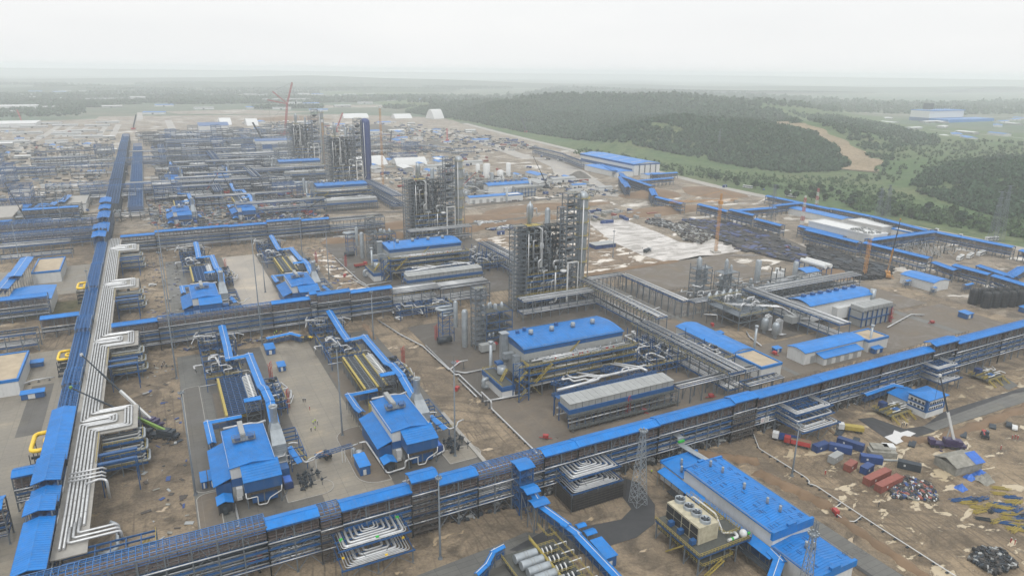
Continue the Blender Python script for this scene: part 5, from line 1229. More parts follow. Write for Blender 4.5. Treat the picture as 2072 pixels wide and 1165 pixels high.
    b = MB(); b.tube([(44.5, 3, 0), (44.5, 3, 8), (46, 3, 10), (46, 3, 60)], .35, 7, 0, .8); b.tube([(52.6, 6, 1), (52.6, 6, 52), (51, 8, 53)], .3, 7, 0, .8); b.build('vessel_pipe', 'pipe', t)
    # lower pale framed panel
    b = MB(); b.box(34.2, 35.2, -.6, -.3, 1, 25); b.bar((34, -.5, 25), (41, -.5, 25), .7); b.box(41.4, 42, -.6, -.3, 1, 25); b.build('pale_frame', 'white', t)
    b = MB()
    for k in range(8): z = 1+k*3; b.bar((35, -.4, z), (38, -.4, z+1.5), .2); b.bar((38, -.4, z+1.5), (41.4, -.4, z+.3), .2); b.box(35.6, 40.8, .4, 3, z, z+.1); b.bar((38, -.4, z+1.5), (35, -.4, z+3), .2)
    b.build('zigzag_stair', 'steel', t)
    b = MB(); b.lathe([(1.2, 20.2), (1.9, 20.4), (1.9, 21.4), (1.2, 21.6)], 31, -1.6, 14); b.build('round_platform', 'white', t)
    return t
def chim(h=17, r=.75):
    t = thing('vent_stack', '', 'chimney'); b = MB(); b.lathe([(r*1.15, 0), (r*1.1, 1.5), (r, 2), (r, h-1)], 0, 0, 16); b.build('shaft', 'vessel', t)
    b = MB(); b.lathe([(r, h-1), (r*1.55, h-.7), (r*1.55, h), (r*1.2, h)], 0, 0, 16); b.build('cap', 'vessel', t); return t
def lattice_unit():
    t = thing('lattice_stair_unit', '', 'stair tower'); stairtower(t, 0, 0, 5.6, 5, 31, 'steel', 12)
    b = MB(); b.lathe([(1.3, 0), (1.5, 2), (1.5, 18.5), (1.0, 19.4)], -3, 6, 16); b.build('upright_vessel', 'vessel', t)
    b = MB(); b.lathe([(1.1, 8), (1.1, 21), (.6, 21.8)], -4.5, 14, 14); b.build('slim_vessel', 'vessel', t)
    b = MB(); b.tube([(-14, 14, 2.4), (-7, 14, 2.4)], 1.7, 14); b.build('horizontal_drum', 'dsteel', t)
    b = MB(); b.tube([(-3, 16, 17), (-11, 16, 17), (-12.5, 17.5, 17), (-12.5, 20, 17), (-9, 21, 17), (-4, 20, 17)], .8, 9, 0, 1.4); b.tube([(-3, 16, 14), (-10, 16, 14), (-11, 19, 14), (-4, 20, 14)], .6, 9, 0, 1.4); b.build('loop_pipe', 'vessel', t)
    b = MB()
    for x in (-11, -5):
        for y in (15, 21): b.bar((x, y, 0), (x, y, 17), .3)
    for z in (5, 9, 13, 16.5):
        for y in (15, 21): b.bar((-11, y, z), (-5, y, z), .25); b.bar((-11, y, z-3.6), (-5, y, z), .14)
        for x in (-11, -5): b.bar((x, 15, z), (x, 21, z), .25)
    for x in (7, 14, 21):
        for y in (2, 12): b.bar((x, y, 0), (x, y, 17), .3)
    for z in (4, 8, 12, 17):
        for y in (2, 12): b.bar((7, y, z), (21, y, z), .28, 0, .4); b.bar((7, y, z-3.8), (14, y, z), .14); b.bar((21, y, z-3.8), (14, y, z), .14)
        for x in (7, 14, 21): b.bar((x, 2, z), (x, 12, z), .28, 0, .4)
    b.build('steel_frame', 'bsteel', t)
    rd = random.Random(2)
    for i in range(26): b = MB(); x, y, z = rd.uniform(7.5, 20), rd.uniform(2.5, 11), rd.choice((4, 8, 12, 17)); r = rd.uniform(.4, 1); b.lathe([(r, z), (r, z+rd.uniform(1, 2.6)), (r*.4, z+2.8)], x, y, 9); b.build('small_vessel', 'vessel', t)
    b = MB()
    for z in (4, 8, 12, 17): b.rail([(7, 2, z), (21, 2, z), (21, 12, z)], 1.1, 0, .1, 1.4); b.box(7, 21, 2, 12, z-.05, z)
    b.build('platform', 'grate', t)
    b = MB(); b.rail([(7, 2, 17), (21, 2, 17), (21, 12, 17)], 1.1, 0, .1, 1.4); b.build('railing', 'yellow', t)
    b = MB(); b.box(.5, 8, -6, -2.5, 1, 4.4); b.build('fan_housing', 'grey', t)
    return t
rows = [(0, 0, 'front'), (0, 185, 'second'), (12, 457, 'third'), (10, 664, 'fourth')]
for dx, oy, n0 in rows:
    place(PR, 'hall', hall, (128+dx, 236+oy, 0), 0, n0+' row process hall with curved blue roof and fronting steel walkways', 'process halls')
    place(PR, 'bank', coolerbank, (128+dx, 199+oy+(2 if oy else 0), 0), 0, n0+' row cooler bank with a row of pale sloping lids', 'cooler banks')
    place(PR, 'lpipes', looppipes, (128+dx, 212+oy, 0), 0, n0+' row fat silver bends on trusses between cooler bank and process hall', 'loop pipework')
    place(PR, 'lunit', lattice_unit, (128+dx, 286+oy-(0 if oy < 200 else 20), 0), 0, n0+' row slender lattice stair tower with upright vessel', 'lattice stair units')
    place(PR, 'chim', chim, (121.5+dx, 255+oy, 0), 0, 'vent stack beside the %s row process hall' % n0, 'vent stacks')
place(PR, 'blk', columns_block, (170.5, 328, 0), 0, 'nearest column block, tallest tower group with one bare silver vessel', 'column blocks')
place(PR, 'blk', columns_block, (170.5, 514, 0), 0, 'second column block behind the second process hall', 'column blocks')
place(PR, 'blk3', lambda: columns_block('dblue'), (171, 790, 0), 0, 'column block with its tall vessel wrapped in dark blue', 'column blocks', scale=(1, 1, 1.2))
place(PR, 'blk', columns_block, (168, 1005, 0), 0, 'farthest column block, hazy grey beside the orange crane', 'column blocks', scale=(1, 1, 1.18))
# right-hand compressor plant
def rplant():
    t = thing('right_plant', '', 'process plant'); rd = random.Random(8)
    # origin (272,232)
    b = MB(); b.box(30, 80, 6, 19, 3, 12.5, 0); b.build('hall_walls', 'white', t); b = MB(); b.gable(29, 81, 5, 20, 12.6, 14.4, 'x', .3, 0, 4); b.build('hall_roof', 'blue', t)
    for x in (34, 41, 47, 54, 60, 67, 74): MB().box(x, x+2, 14, 16, 14, 15.6).build('roof_hatch', 'bluew', t)
    b = MB(); b.box(48, 78, 2.5, 6, 3, 9.4); b.build('side_wall', 'white', t)
    b = MB(); b.tube([(80.5, 6, 5), (80.5, 6, 15)], 1.6, 14); b.build('end_tank', 'vessel', t)
    # cooler block
    b = MB()
    for x in np.arange(56, 80.1, 4):
        for y in (-7, 1): b.bar((x, y, 0), (x, y, 9), .5)
    b.box(55.5, 80.5, -7.4, 1.4, 4.5, 5.0); b.build('cooler_legs', 'bsteel', t)
    for i in range(6): MB().box(56+i*4.05, 59.8+i*4.05, -7, 1, 9, 11.4).build('cooler_cell', 'grey', t)
    b = MB(); b.box(56, 80, -6.5, .5, .4, 8.5); b.build('cooler_body', 'grey', t); b = MB(); b.rail([(55, -8, 9), (81, -8, 9), (81, 2, 9)], 1.2, 0, .1, 1.3); b.build('railing', 'steel', t)
    # tower frame
    b = MB()
    for x in (6, 12, 18):
        for y in (68, 74): b.bar((x, y, 0), (x, y, 22 if x < 15 else 18), .36)
    for z in np.arange(3, 22, 3.2):
        for y in (68, 74): b.bar((6, y, z), (18, y, z), .26, 0, .4); b.bar((6, y, z), (12, y, z+3.2), .14); b.bar((18, y, z), (12, y, z+3.2), .14)
        b.box(6, 18, 68, 74, z-.05, z+.05)
        for x in (6, 12, 18): b.bar((x, 68, z), (x, 74, z), .24)
    for x in (22, 28, 34):
        for y in (62, 70): b.bar((x, y, 0), (x, y, 16), .3)
    for z in (4, 8, 12, 16):
        b.box(22, 34, 62, 70, z-.06, z)
        for y in (62, 70): b.bar((22, y, z), (34, y, z), .26, 0, .4); b.bar((22, y, z-4), (28, y, z), .14)
    b.build('reactor_frame', 'steel', t)
    b = MB()
    for x, y, r, z0, z1 in ((10, 71, 1.6, 12, 26), (15, 70, 1.1, 9, 20), (27, 66, 1.2, 10, 24), (31, 66, .9, 8, 20), (24, 66, 1.2, 4, 14)): b.lathe([(r*.3, z0), (r, z0+.8), (r, z1-1.6), (r*.6, z1-.6), (r*.35, z1)], x, y, 14)
    b.build('reactor_vessel', 'vessel', t)
    for i in range(34):
        b = MB(); x, y, z = rd.uniform(0, 40), rd.uniform(40, 78), rd.uniform(2, 13); r = rd.choice((.2, .3, .42)); b.tube([(x, y, z*.4), (x, y, z), (x+rd.uniform(-7, 7), y, z), (x+rd.uniform(-4, 7), y+rd.uniform(-6, 6), z)], r, 8, 0, .9); b.build('pipe', 'pipe', t)
    # deck of vessels and frames between the tower frame and the hall
    b = MB()
    for x in np.arange(20, 98, 7):
        for y in (42, 49, 57): b.bar((x, y, 0), (x, y, 10), .3)
        for z in (3.4, 6.8, 10): b.bar((x, 42, z), (x, 57, z), .26, 0, .4)
    for y in (42, 49, 57):
        for z in (3.4, 6.8, 10): b.bar((20, y, z), (97, y, z), .26, 0, .45)
    for x in np.arange(20, 90, 14): b.bar((x, 42, .3), (x+7, 42, 3.2), .16); b.bar((x+14, 42, .3), (x+7, 42, 3.2), .16)
    b.build('deck_frame', 'steel', t); b = MB(); b.box(20, 97, 42, 57, 6.7, 6.78); b.rail([(20, 42, 6.8), (97, 42, 6.8)], 1.1, 0, .08, 1.6); b.rail([(20, 42, 10), (60, 42, 10)], 1.1, 0, .08, 1.6); b.build('deck_grating', 'grate', t)
    for i in range(60): b = MB(); x, y, z = rd.uniform(21, 95), rd.uniform(43, 56), rd.choice((.2, 3.5, 6.8, 6.8)); r = rd.uniform(.4, 1.1); b.lathe([(r*.6, z), (r, z+.4), (r, z+rd.uniform(1, 2.6)), (r*.4, z+3)], x, y, 9); b.build('deck_vessel', 'vessel', t)
    for i in range(60): b = MB(); x, y, z = rd.uniform(20, 92), rd.uniform(42.5, 56), rd.choice((1, 3.6, 7, 10.4)); b.tube([(x, y, z), (x+rd.uniform(3, 12), y, z)], rd.choice((.16, .24, .34)), 6); b.build('deck_pipe', 'rpipe', t)
    # tall tanks and white box
    for x, y, r, h, c_ in ((70, 81, 1.9, 15, 'vessel'), (95.5, 73, 1.7, 13, 'vessel'), (52, 69, 1.0, 8, 'vessel'), (75, 70, 1.2, 12, 'white'), (79, 69, 1.2, 11, 'white')): b = MB(); b.lathe([(r, 0), (r, h-.8), (r*.8, h-.2), (r*.3, h)], x, y, 18); b.build('storage_tank', c_, t)
    b = MB(); b.box(66, 73, 62, 66, 4, 11); b.box(69, 71.5, 61.4, 61.9, 1, 11); b.build('cold_box', 'white', t)
    b = MB()
    for x in (66, 73):
        for y in (62, 66): b.bar((x, y, 0), (x, y, 14), .4)
    b.rail([(66, 62, 11), (73, 62, 11), (73, 66, 11)], 1.1, 0, .1, 1); b.build('cold_box_frame', 'dsteel', t)
    b = MB(); b.box(98, 110, 66, 76, 0, 6.5, 0); b.gable(97.4, 110.6, 65.4, 76.6, 6.7, 7.8, 'x', .25, 1, 3); b.build('small_shed', ['white', 'blue'], t)
    # separators pair
    for x, y in ((2.4, 10), (2.2, 2.6)):
        b = MB(); b.lathe([(.9, 0), (.9, 1.6), (1.9, 2.4), (1.9, 7), (1.3, 8.3), (.4, 8.8)], x, y, 18); b.build('separator_vessel', 'vessel', t)
        for k in range(3): MB().tube([(x-.5+k, y, 8.5-k), (x-.5+k, y, 10-k*.6), (x+3+k, y+.5, 10-k*.6), (x+3+k, y+.5, 1.2), (x+5+k, y-1, 1.2)], .34, 8, 0, .8).build('pipe', 'pipe', t)
    b = MB()
    for x in (-8, 0, 8, 16):
        for y in (18, 30, 42): b.bar((x, y, 0), (x, y, 11), .34)
    for z in (4.5, 8, 11):
        for y in (18, 30, 42): b.bar((-8, y, z), (16, y, z), .3, 0, .5)
        for x in (-8, 0, 8, 16): b.bar((x, 18, z), (x, 42, z), .3, 0, .5)
        for x in (-8, 0, 8): b.bar((x, 18, z-3.5), (x+8, 18, z), .15)
    b.box(-8, 16, 18, 42, 7.9, 8); b.build('manifold_frame', 'steel', t)
    b = MB(); b.rail([(-8, 18, 8), (16, 18, 8), (16, 42, 8)], 1.2, 0, .1, 1.3); b.rail([(-8, 18, 11), (-8, 42, 11), (16, 42, 11)], 1.2, 0, .1, 1.3); b.build('yellow_railing', 'yellow', t)
    for i in range(14):
        b = MB(); x, y = rd.uniform(-6, 14), rd.uniform(20, 40); r = rd.choice((.3, .5)); b.tube([(x, y, 8), (x, y, 12+rd.uniform(0, 3)), (x+rd.uniform(1, 6), y, 12), (x+rd.uniform(1, 6), y+3, 9)], r, 8, 0, 1); b.build('pipe', 'pipe', t)
    b = MB()
    for i in range(9): b.lathe([(.9, 8), (1.1, 9), (1.1, 11.5), (.3, 13)], -6+i*2.6, 44+(i % 2)*2, 10)
    b.build('filter_vessel', 'vessel', t)
    b = MB(); b.box(18, 26, 6, 12, 4, 7.5); b.box(27, 33, 7, 12, 4, 8); b.build('equipment_box', 'grey', t)
    for i, (y, z) in enumerate(((20, 11), (21.2, 11), (22.6, 11))): MB().tube([(-6, y+10, z), (18, y-6, z), (24, y-14, 6), (34, y-20, 6)], .3, 8, 0, 1).build('pipe', 'pipe', t)
    return t
place(PR, 'rplant', rplant, (272, 232, 0), 0, 'right hand compressor plant with twin separators and long vented blue roof', 'compressor plants')
place(PR, 'rplant', rplant, (286, 664, 0), 0, 'far compressor plant behind the low white building', 'compressor plants')

place(PR, 'valves4', lambda: valves(12, 30, 12, 8), (108, 340, 0), 0, 'riser pipes and valves beside the second cross rack right of the sand road', 'riser clusters')
place(PR, 'valves5', lambda: valves(14, 12, 30, 14), (181, 222, 0), 0, 'tall open steel frame full of pipes right of the front process hall', 'tall pipe frames')
place(PR, 'valves5', None, (193, 222, 0), 0, 'second tall open pipe frame right of the front process hall', 'tall pipe frames')
place(PR, 'valves5', None, (181, 407, 0), 0, 'tall open steel frame full of pipes right of the second process hall', 'tall pipe frames')
place(PR, 'valves5', None, (193, 407, 0), 0, 'second tall open pipe frame right of the second process hall', 'tall pipe frames')
place(PR, 'valves', valves, (212, 214, 0), 0, 'pipes and valves between the process rack and the curved blue roof building', 'valve stations')
# ------------------------------------------------------------------ blue hall in the right foreground
t = thing('industrial_hall', 'large hall with bright blue flat pitched roof and row of round vents in the foreground', 'industrial hall', (138, 95, 0))
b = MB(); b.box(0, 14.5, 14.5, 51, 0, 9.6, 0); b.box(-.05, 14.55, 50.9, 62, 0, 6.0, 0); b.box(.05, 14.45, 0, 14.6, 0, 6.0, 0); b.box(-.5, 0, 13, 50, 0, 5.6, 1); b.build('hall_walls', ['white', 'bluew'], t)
b = MB()
b.gable(-.5, 15, 14.8, 50.6, 10.4, 11.4, 'y', .3); b.gable(-.4, 14.9, .4, 14.6, 6.6, 7.5, 'y', .3); b.gable(-.4, 14.9, 51.2, 61.6, 6.6, 7.4, 'y', .3)
for x0 in (0, 14.5):
    for y in np.arange(15.2, 50.5, .9): b.bar((x0 if x0 else -.5, y, 10.46), (7.25, y, 11.46), .05, 0, .06)
    for y in np.arange(.6, 14.4, .9): b.bar((x0 if x0 else -.4, y, 6.66), (7.25, y, 7.56), .05, 0, .06)
b.build('hall_roof', 'blue', t)
b = MB(); b.box(-.7, 15.2, 14.1, 14.9, 8.4, 11.0); b.box(5, 8, 14.05, 14.95, 11, 11.9); b.box(-.7, 15.2, 50.5, 51.2, 9.6, 10.9); b.box(5.2, 7.6, 50.4, 51.3, 10.9, 11.6); b.box(-.6, 15.1, -.5, .4, 5.4, 7.3); b.box(5, 8.4, -.55, .45, 7.2, 8.2); b.box(-.6, 15.1, 61.5, 62.2, 6.2, 7.3)
b.build('parapet', 'blue', t)
b = MB()
for x in (-.45, 14.95): b.rail([(x, 15, 10.4), (x, 50, 10.4)], .45, 0, .05, .7); b.rail([(x, 1, 6.6), (x, 13.6, 6.6)], .45, 0, .05, .7)
b.build('snow_guard', 'grey', t)
rd = random.Random(12); b = MB()
for i in range(90):
    f = rd.choice((0, 1)); x = rd.uniform(.4, 6.2) if f else rd.uniform(8.2, 14); y = rd.choice([*range(16, 50, 3), *range(2, 14, 3)])+rd.uniform(-.4, .4); hi = 10.46 if y > 14 else 6.66; z = hi+(1-abs(x-7.25)/7.75)*(1.0 if y > 14 else .9)
    b.box(x, x+.14, y, y+1.6, z, z+.06)
b.build('roof_seam', 'bluew', t)
for x, y, z in ((6.8, 47, 11.4), (7.6, 42.5, 11.4), (7.2, 33, 11.4), (7.8, 24.5, 11.4), (8, 20, 11.4), (6.5, 9, 7.5), (8, 7.6, 7.5), (4, 57, 7.3), (1.5, 54, 7)): b = MB(); vent(b, x, y, z-.1, .42); b.build('roof_vent', 'vessel', t)
b = MB(); b.add([(-3.4, 12, 5.0), (-.4, 12, 5.9), (-.4, 60, 5.9), (-3.4, 60, 5.0), (-3.4, 12, 4.8), (-.4, 12, 5.7), (-.4, 60, 5.7), (-3.4, 60, 4.8)], [(0, 1, 2, 3), (7, 6, 5, 4), (0, 4, 5, 1), (3, 2, 6, 7), (0, 3, 7, 4)]); b.build('side_canopy', 'blue', t)
b = MB()
for y in np.arange(12.2, 60, 3.4): b.bar((-3.2, y, 0), (-3.2, y, 5), .16)
for y in (3, 6): b.box(14.6, 16.8, y*4.2, y*4.2+2.4, 3.4, 3.7)
b.build('canopy_post', 'steel', t)
b = MB()
for k in range(7): b.tube([(-3.9-.32*k, 52, 3.2-.2*(k % 3)), (-3.9-.32*k, 9, 3.2-.2*(k % 3)), (-3.9-.32*k, 8, .6)], .14, 6, 0, .4)
b.build('side_pipe', 'dsteel', t)
b = MB()
for x, y in ((14.7, 12.8), (14.7, 3)): b.truss((x, y, 0), (x, y, 10.5 if y > 5 else 7.4), .9, .9, 8, .06)
b.build('cage_ladder', 'steel', t)
for k, (y, z) in enumerate(((56, 4), (13, 4.4))): MB().box(14.6, 17.2, y, y+2.6, z, z+.3).build('door_canopy', 'blue', t)
b = MB()
for k in range(5): b.tube([(10.5+k*.5, 70.5, 10.5), (10.5+k*.5, 66.6, 10.4), (10.5+k*.5, 66.2, 7.9), (12.2+k*.45, 52, 7.8)], .2, 7, 0, .4)
b.build('inlet_pipe', 'vessel', t); b = MB()
for k in range(5): b.box(10.25+k*.5, 10.75+k*.5, 65.9, 66.5, 8.8, 9.6)
b.build('green_band', 'green', t)
roofpath('covered_gallery', 'short blue roofed walkway at the front left corner of the blue hall', [(116, 94, 5), (126, 99, 5), (136.5, 105.5, 5.4), (137, 109, 5.6)], 3, 5, 'foreground galleries')
# cooling tower
t = thing('cooling_tower', 'cream cooling tower with four round fans on a yellow railed steel platform', 'cooling tower', (119.5, 118.6, 0))
b = MB(); b.box(0, 7, 0, 13.6, 6.6, 12, 0)
b.build('casing', 'cream', t)
b = MB()
for y in (.5, 3.9, 7.3, 10.5): b.box(-.15, 0, y, y+2.9, 7.1, 9.2); b.box(-.15, 0, y, y+2.9, 9.5, 11.5)
b.build('louvre_opening', 'black', t)
for y in (.9, 4.4, 7.6, 11.4):
    b = MB(); b.lathe([(1.6, 12.0), (1.45, 12.4), (1.5, 13.1), (1.42, 13.1), (1.34, 12.3)], 3.6, y+.9, 22); f = b.build('fan_cylinder', 'vessel', t)
    b = MB()
    for a in range(0, 360, 60): b.bar((3.6, y+.9, 12.9), (3.6+1.25*math.cos(R(a)), y+.9+1.25*math.sin(R(a)), 12.95), .34, 0, .06)
    b.build('fan_blade', 'dsteel', f)
    b = MB(); b.lathe([(1.36, 12.32), (1.35, 12.35)], 3.6, y+.9, 22); b.build('fan_well', 'black', f)
b = MB(); b.box(-3, 16, -4, 14.8, 6.3, 6.5); b.box(-2, 9, -4.4, 14.4, 3.1, 3.25); b.build('platform', 'grate', t)
b = MB()
for z, x0, x1, y0, y1 in ((6.5, -3, 16, -4, 14.8), (3.25, -2, 9, -4.4, 14.4), (9, 7.5, 12.5, -2.5, 2.6), (12, 7.1, 8.6, 0, 13.6)): b.rail([(x0, y1, z), (x0, y0, z), (x1, y0, z), (x1, y1, z)], 1.1, 0, .09, 1.1)
b.truss((-3.6, 8, .4), (-3.6, 2, 6.3), .9, .25, 7, .09); b.truss((-1, -5, .4), (5, -5, 3.8), .9, .25, 5, .09); b.build('yellow_railing', 'yellow', t)
b = MB()
for x in (-2.6, 1.5, 6.5, 11, 15.6):
    for y in (-3.6, 2, 8, 14.2): b.bar((x, y, 0), (x, y, 6.3), .34)
for i in range(4):
    y = (-3.6, 2, 8, 14.2)[i]; b.bar((-2.6, y, .4), (1.5, y, 3.6), .18); b.bar((6.5, y, .4), (1.5, y, 3.6), .18); b.bar((11, y, 3.8), (6.5, y, 6.2), .18); b.bar((15.6, y, .4), (11, y, 6.2), .18)
b.build('leg', 'steel', t)
b = MB()
for y in (-3.8, 2, 8, 14.2): b.bar((-3, y, 6.05), (16, y, 6.05), .3, 0, .5)
for x in (-2.8, 6.5, 15.8): b.bar((x, -4, 6.0), (x, 14.6, 6.0), .3, 0, .5)
for y in (0, 5, 9): b.box(-2.2, -.6, y, y+1.3, 7.2, 8.6)
b.build('blue_beam', 'bsteel', t)
b = MB(); b.tube([(7.4, 12, 12.2), (8.4, 12, 12.2), (8.4, 3, 12.2), (9, 0, 7.6), (13, -1, 7.2)], .28, 8, 0, .6); b.tube([(8, -3, 7.6), (11.8, -3, 7.6), (12.2, -1.2, 7.6)], .42, 8, 0, .8); b.lathe([(.3, 6.5), (.9, 6.8), (1.15, 7.6), (.9, 8.4), (.2, 8.8)], 14, -2.6, 16); b.build('water_pipe', 'white', t)
b = MB(); b.tube([(9.2, -3, 7.6), (9.9, -3, 7.6)], .46, 8); b.tube([(15.3, -3, 7.4), (16.1, -3, 7.4)], .4, 8); b.build('green_band', 'green', t)
# foreground tank and pump skid
t = thing('pump_skid', 'yellow railed skid with pumps and a row of horizontal silver tanks at the bottom edge', 'equipment skid', (73, 112, 0))
for k in range(6):
    b = MB(); y = 26.6-3.1*k; x = .6+.35*k; b.lathe([(0.05, 0)], 0, 0, 3) if 0 else None
    b.tube([(x-.25, y, 4), (x, y, 4), (x+6.2, y, 4), (x+6.45, y, 4)], 1.28, 18); b.build('storage_tank', 'vessel', t)
    b = MB(); b.tube([(x+2.6, y, 4), (x+2.75, y, 4)], 1.34, 18); b.tube([(x+3.4, y, 4), (x+3.55, y, 4)], 1.34, 18); b.build('tank_strap', 'grey', t)
b = MB(); b.box(-1.5, 15.5, 4, 31.5, 1.9, 2.1); b.build('deck', 'grate', t)
b = MB(); b.box(7.6, 8.3, 6, 32, 4.2, 4.7); b.rail([(-1.5, 31, 2.1), (-1.5, 6, 2.1)], 1.1, 0, .09, 1.2); b.rail([(7.6, 32, 4.7), (7.6, 6, 4.7)], 1, 0, .08, 1.2); b.rail([(15.4, 34, 4.0), (15.4, 6, 4.0)], 1, 0, .08, 1.2); b.rail([(12.6, 36, 4.6), (12.6, 30, 4.6), (15.4, 30, 4.6)], 1, 0, .08, 1.2)
for k in range(6): y = 28.6-3.9*k; b.rail([(8.4, y, 3.6), (13.6, y, 3.6), (13.6, y-3, 3.6)], 1, 0, .08, 1.2)
b.build('yellow_railing', 'yellow', t)
b = MB(); rd = random.Random(31)
for k in range(6):
    y = 27-3.9*k
    for j in range(7): x = 8.8+.7*j; b.lathe([(.3, 2.1), (.34, 3.2), (.2, 3.5)], x, y+rd.uniform(-.9, .9), 9); b.tube([(x, y-1, 2.6), (x, y+.8, 3.2)], .16, 6)
    b.box(9, 12.8, y-.7, y+.3, 2.1, 2.8)
b.build('pump_set', 'dsteel', t); b = MB()
for k in range(6):
    y = 27-3.9*k
    for j in range(3): b.tube([(8.9+1.3*j, y-1.2, 2.6), (8.9+1.3*j, y-1.2, 3.9), (9.3+1.3*j, y+.6, 3.9), (9.3+1.3*j, y+.6, 2.5)], .22, 7, 0, .4)
    b.tube([(13, y, 4), (17, y, 4), (17, y, 2.4)], .16, 6, 0, .3)
b.build('white_bend', 'white', t)
t = roofpath('covered_gallery', 'long sagging bright blue gallery running down from the front rack to the bottom edge', [(88.6, 157.5, 10.2), (88.4, 151.5, 8.6), (91.2, 141.6, 7.6), (92.8, 138.4, 6.0), (93.0, 122, 6.0), (93, 84, 6.0)], 2.5, 8, 'foreground galleries')
t = thing('canopy_head', 'blue canopy head where the long gallery meets the front rack', 'canopy', (85.2, 158, 0)); MB().gable(0, 4.8, -4.2, .6, 11.4, 12.0, 'x', .2).build('roof', 'blue', t); MB().gable(.2, 5.6, -8.4, -4.3, 9.6, 10.1, 'x', .2).build('roof', 'blue', t)
b = MB(); [b.bar((x, y, 0), (x, y, 9.6), .26) for x in (.5, 4.9) for y in (-8, -4, 0)]; b.bar((.5, -8, 1), (4.9, -8, 9), .14); b.bar((.5, -8, 1), (.5, 0, 9), .14); b.build('leg', 'steel', t)
t = thing('canopy_head', 'blue canopy block high above the front rack by the scaffolded loops', 'canopy', (85.5, 163, 0)); MB().gable(0, 5.6, -3.6, 2.6, 16.2, 16.8, 'x', .25).build('roof', 'blue', t); stairtower(t, .6, -3, 4.4, 5, 16, 'bsteel', 6, False)
for k, (x, y, L, d) in enumerate(((94.8, 140.5, 3, 2), (96, 137.6, 3.6, 2.6))): t = thing('entry_canopy', ['small', 'lower'][k]+' blue canopy linking the sagging gallery to the blue cabin', 'canopy', (x, y, 0)); MB().gable(0, L, 0, d, 5.6-k, 6-k, 'x', .15).build('roof', 'blue', t); b = MB(); [b.bar((xx, yy, 0), (xx, yy, 5.5-k), .14) for xx in (.2, L-.2) for yy in (.2, d-.2)]; b.build('leg', 'steel', t)
t = roofpath('covered_gallery', 'narrow blue canopy leading to the pump skid from the left', [(62, 138.6, 3.4), (66, 140.5, 3.8), (69, 143, 5), (72.6, 143.8, 5)], 1.6, 4, 'foreground galleries', post=3)

# ------------------------------------------------------------------ buildings
def gbuild(label, cat, x0, x1, y0, y1, h, rise=1.2, wall='white', roof='blue', axis='x', doors=0, wins=0, arc=0, group=None, band=False, name='industrial_building', vents=0, ov=.5):
    t = thing(name, label, cat, (x0, y0, 0), 0, group); L, D = x1-x0, y1-y0
    b = MB(); b.box(0, L, 0, D, 0, h); 
    if rise > 0:
        b.add([(0, 0, h), (0, D, h), (0, D/2, h+rise*.95), (L, 0, h), (L, D, h), (L, D/2, h+rise*.95)], [(0, 2, 1), (3, 4, 5)]) if axis == 'x' else b.add([(0, 0, h), (L, 0, h), (L/2, 0, h+rise*.95), (0, D, h), (L, D, h), (L/2, D, h+rise*.95)], [(0, 1, 2), (3, 5, 4)])
    b.build('wall', wall, t)
    b = MB(); b.gable(-ov, L+ov, -ov, D+ov, h+.12, h+.12+rise, axis, .22, 0, arc)
    b.build('roof', roof, t)
    if band: b = MB(); b.box(-.05, L+.05, -.05, D+.05, h*.35, h*.6); b.build('blue_band', 'bluew', t)
    for k in range(doors): x = L*(k+.6)/(doors+.3); MB().box(x-1.6, x+1.6, -.12, .02, .1, min(4, h*.75)).build('door', 'grey', t)
    for k in range(wins): x = L*(k+.5)/wins; MB().box(x-.6, x+.6, -.08, .02, h*.45, h*.7).build('window', 'glass', t)
    for k in range(vents): b = MB(); vent(b, L*(k+.5)/vents, D/2, h+rise, .5); b.build('roof_vent', 'vessel', t)
    return t
def flat(label, x0, x1, y0, y1, h, top='sandroof', wall='white', group=None, name='flat_roof_building', doors=0, cap='blue', cat='building'):
    t = thing(name, label, cat, (x0, y0, 0), 0, group); L, D = x1-x0, y1-y0
    MB().box(0, L, 0, D, 0, h-.3).build('wall', wall, t); MB().box(.5, L-.5, .5, D-.5, h-.5, h).build('roof', top, t)
    [MB().box(*q, h-.7, h+.5).build('parapet', cap, t) for q in ((-.25, L+.25, -.25, .5), (-.25, L+.25, D-.5, D+.25), (-.25, .5, .51, D-.51), (L-.5, L+.25, .51, D-.51))]
    for k in range(doors): x = L*(k+.6)/(doors+.3); MB().box(x-1, x+1, -.12, .02, .1, min(3, h*.7)).build('door', 'grey', t)
    return t
gbuild('long white building with curved blue roof and sandy flat annex', 'building', 227, 240, 217, 256, 6.6, 1.3, axis='y', arc=3, doors=0, wins=0)
flat('sandy roofed annex of the long blue roofed building', 227.5, 240, 199.5, 216.6, 6.2, group='sandy roofed annexes')
t = gbuild('low white building with blue roof and four grey doors', 'building', 259, 300, 203, 213, 6.2, 1.2, arc=3, doors=4)
b = MB(); b.box(8, 34, -4.6, 0, 0, 4.0); b.build('front_wing', 'white', t); b = MB(); b.add([(7, -5.2, 4.1), (35, -5.2, 4.1), (35, -.1, 5.2), (7, -.1, 5.2), (7, -5.2, 3.9), (35, -5.2, 3.9), (35, -.1, 5.0), (7, -.1, 5.0)], [(0, 1, 2, 3), (7, 6, 5, 4), (0, 4, 5, 1), (1, 5, 6, 2), (3, 7, 4, 0)]); b.build('wing_roof', 'blue', t)
for k in range(4): MB().box(10+k*6, 13+k*6, -4.75, -4.58, .1, 3.2).build('door', 'grey', t)
flat('sandy roofed annex of the low white building with grey doors', 300.4, 315, 200.5, 212, 6.0, group='sandy roofed annexes')
for k, (x, y) in enumerate(((252, 227), (305, 203))): place(PR, 'chim15', lambda: chim(13, .6), (x, y, 0), 0, ['slim vent stack beside the curved blue roof building', 'slim vent stack beside the sandy annex of the low white building'][k], 'slim vent stacks')
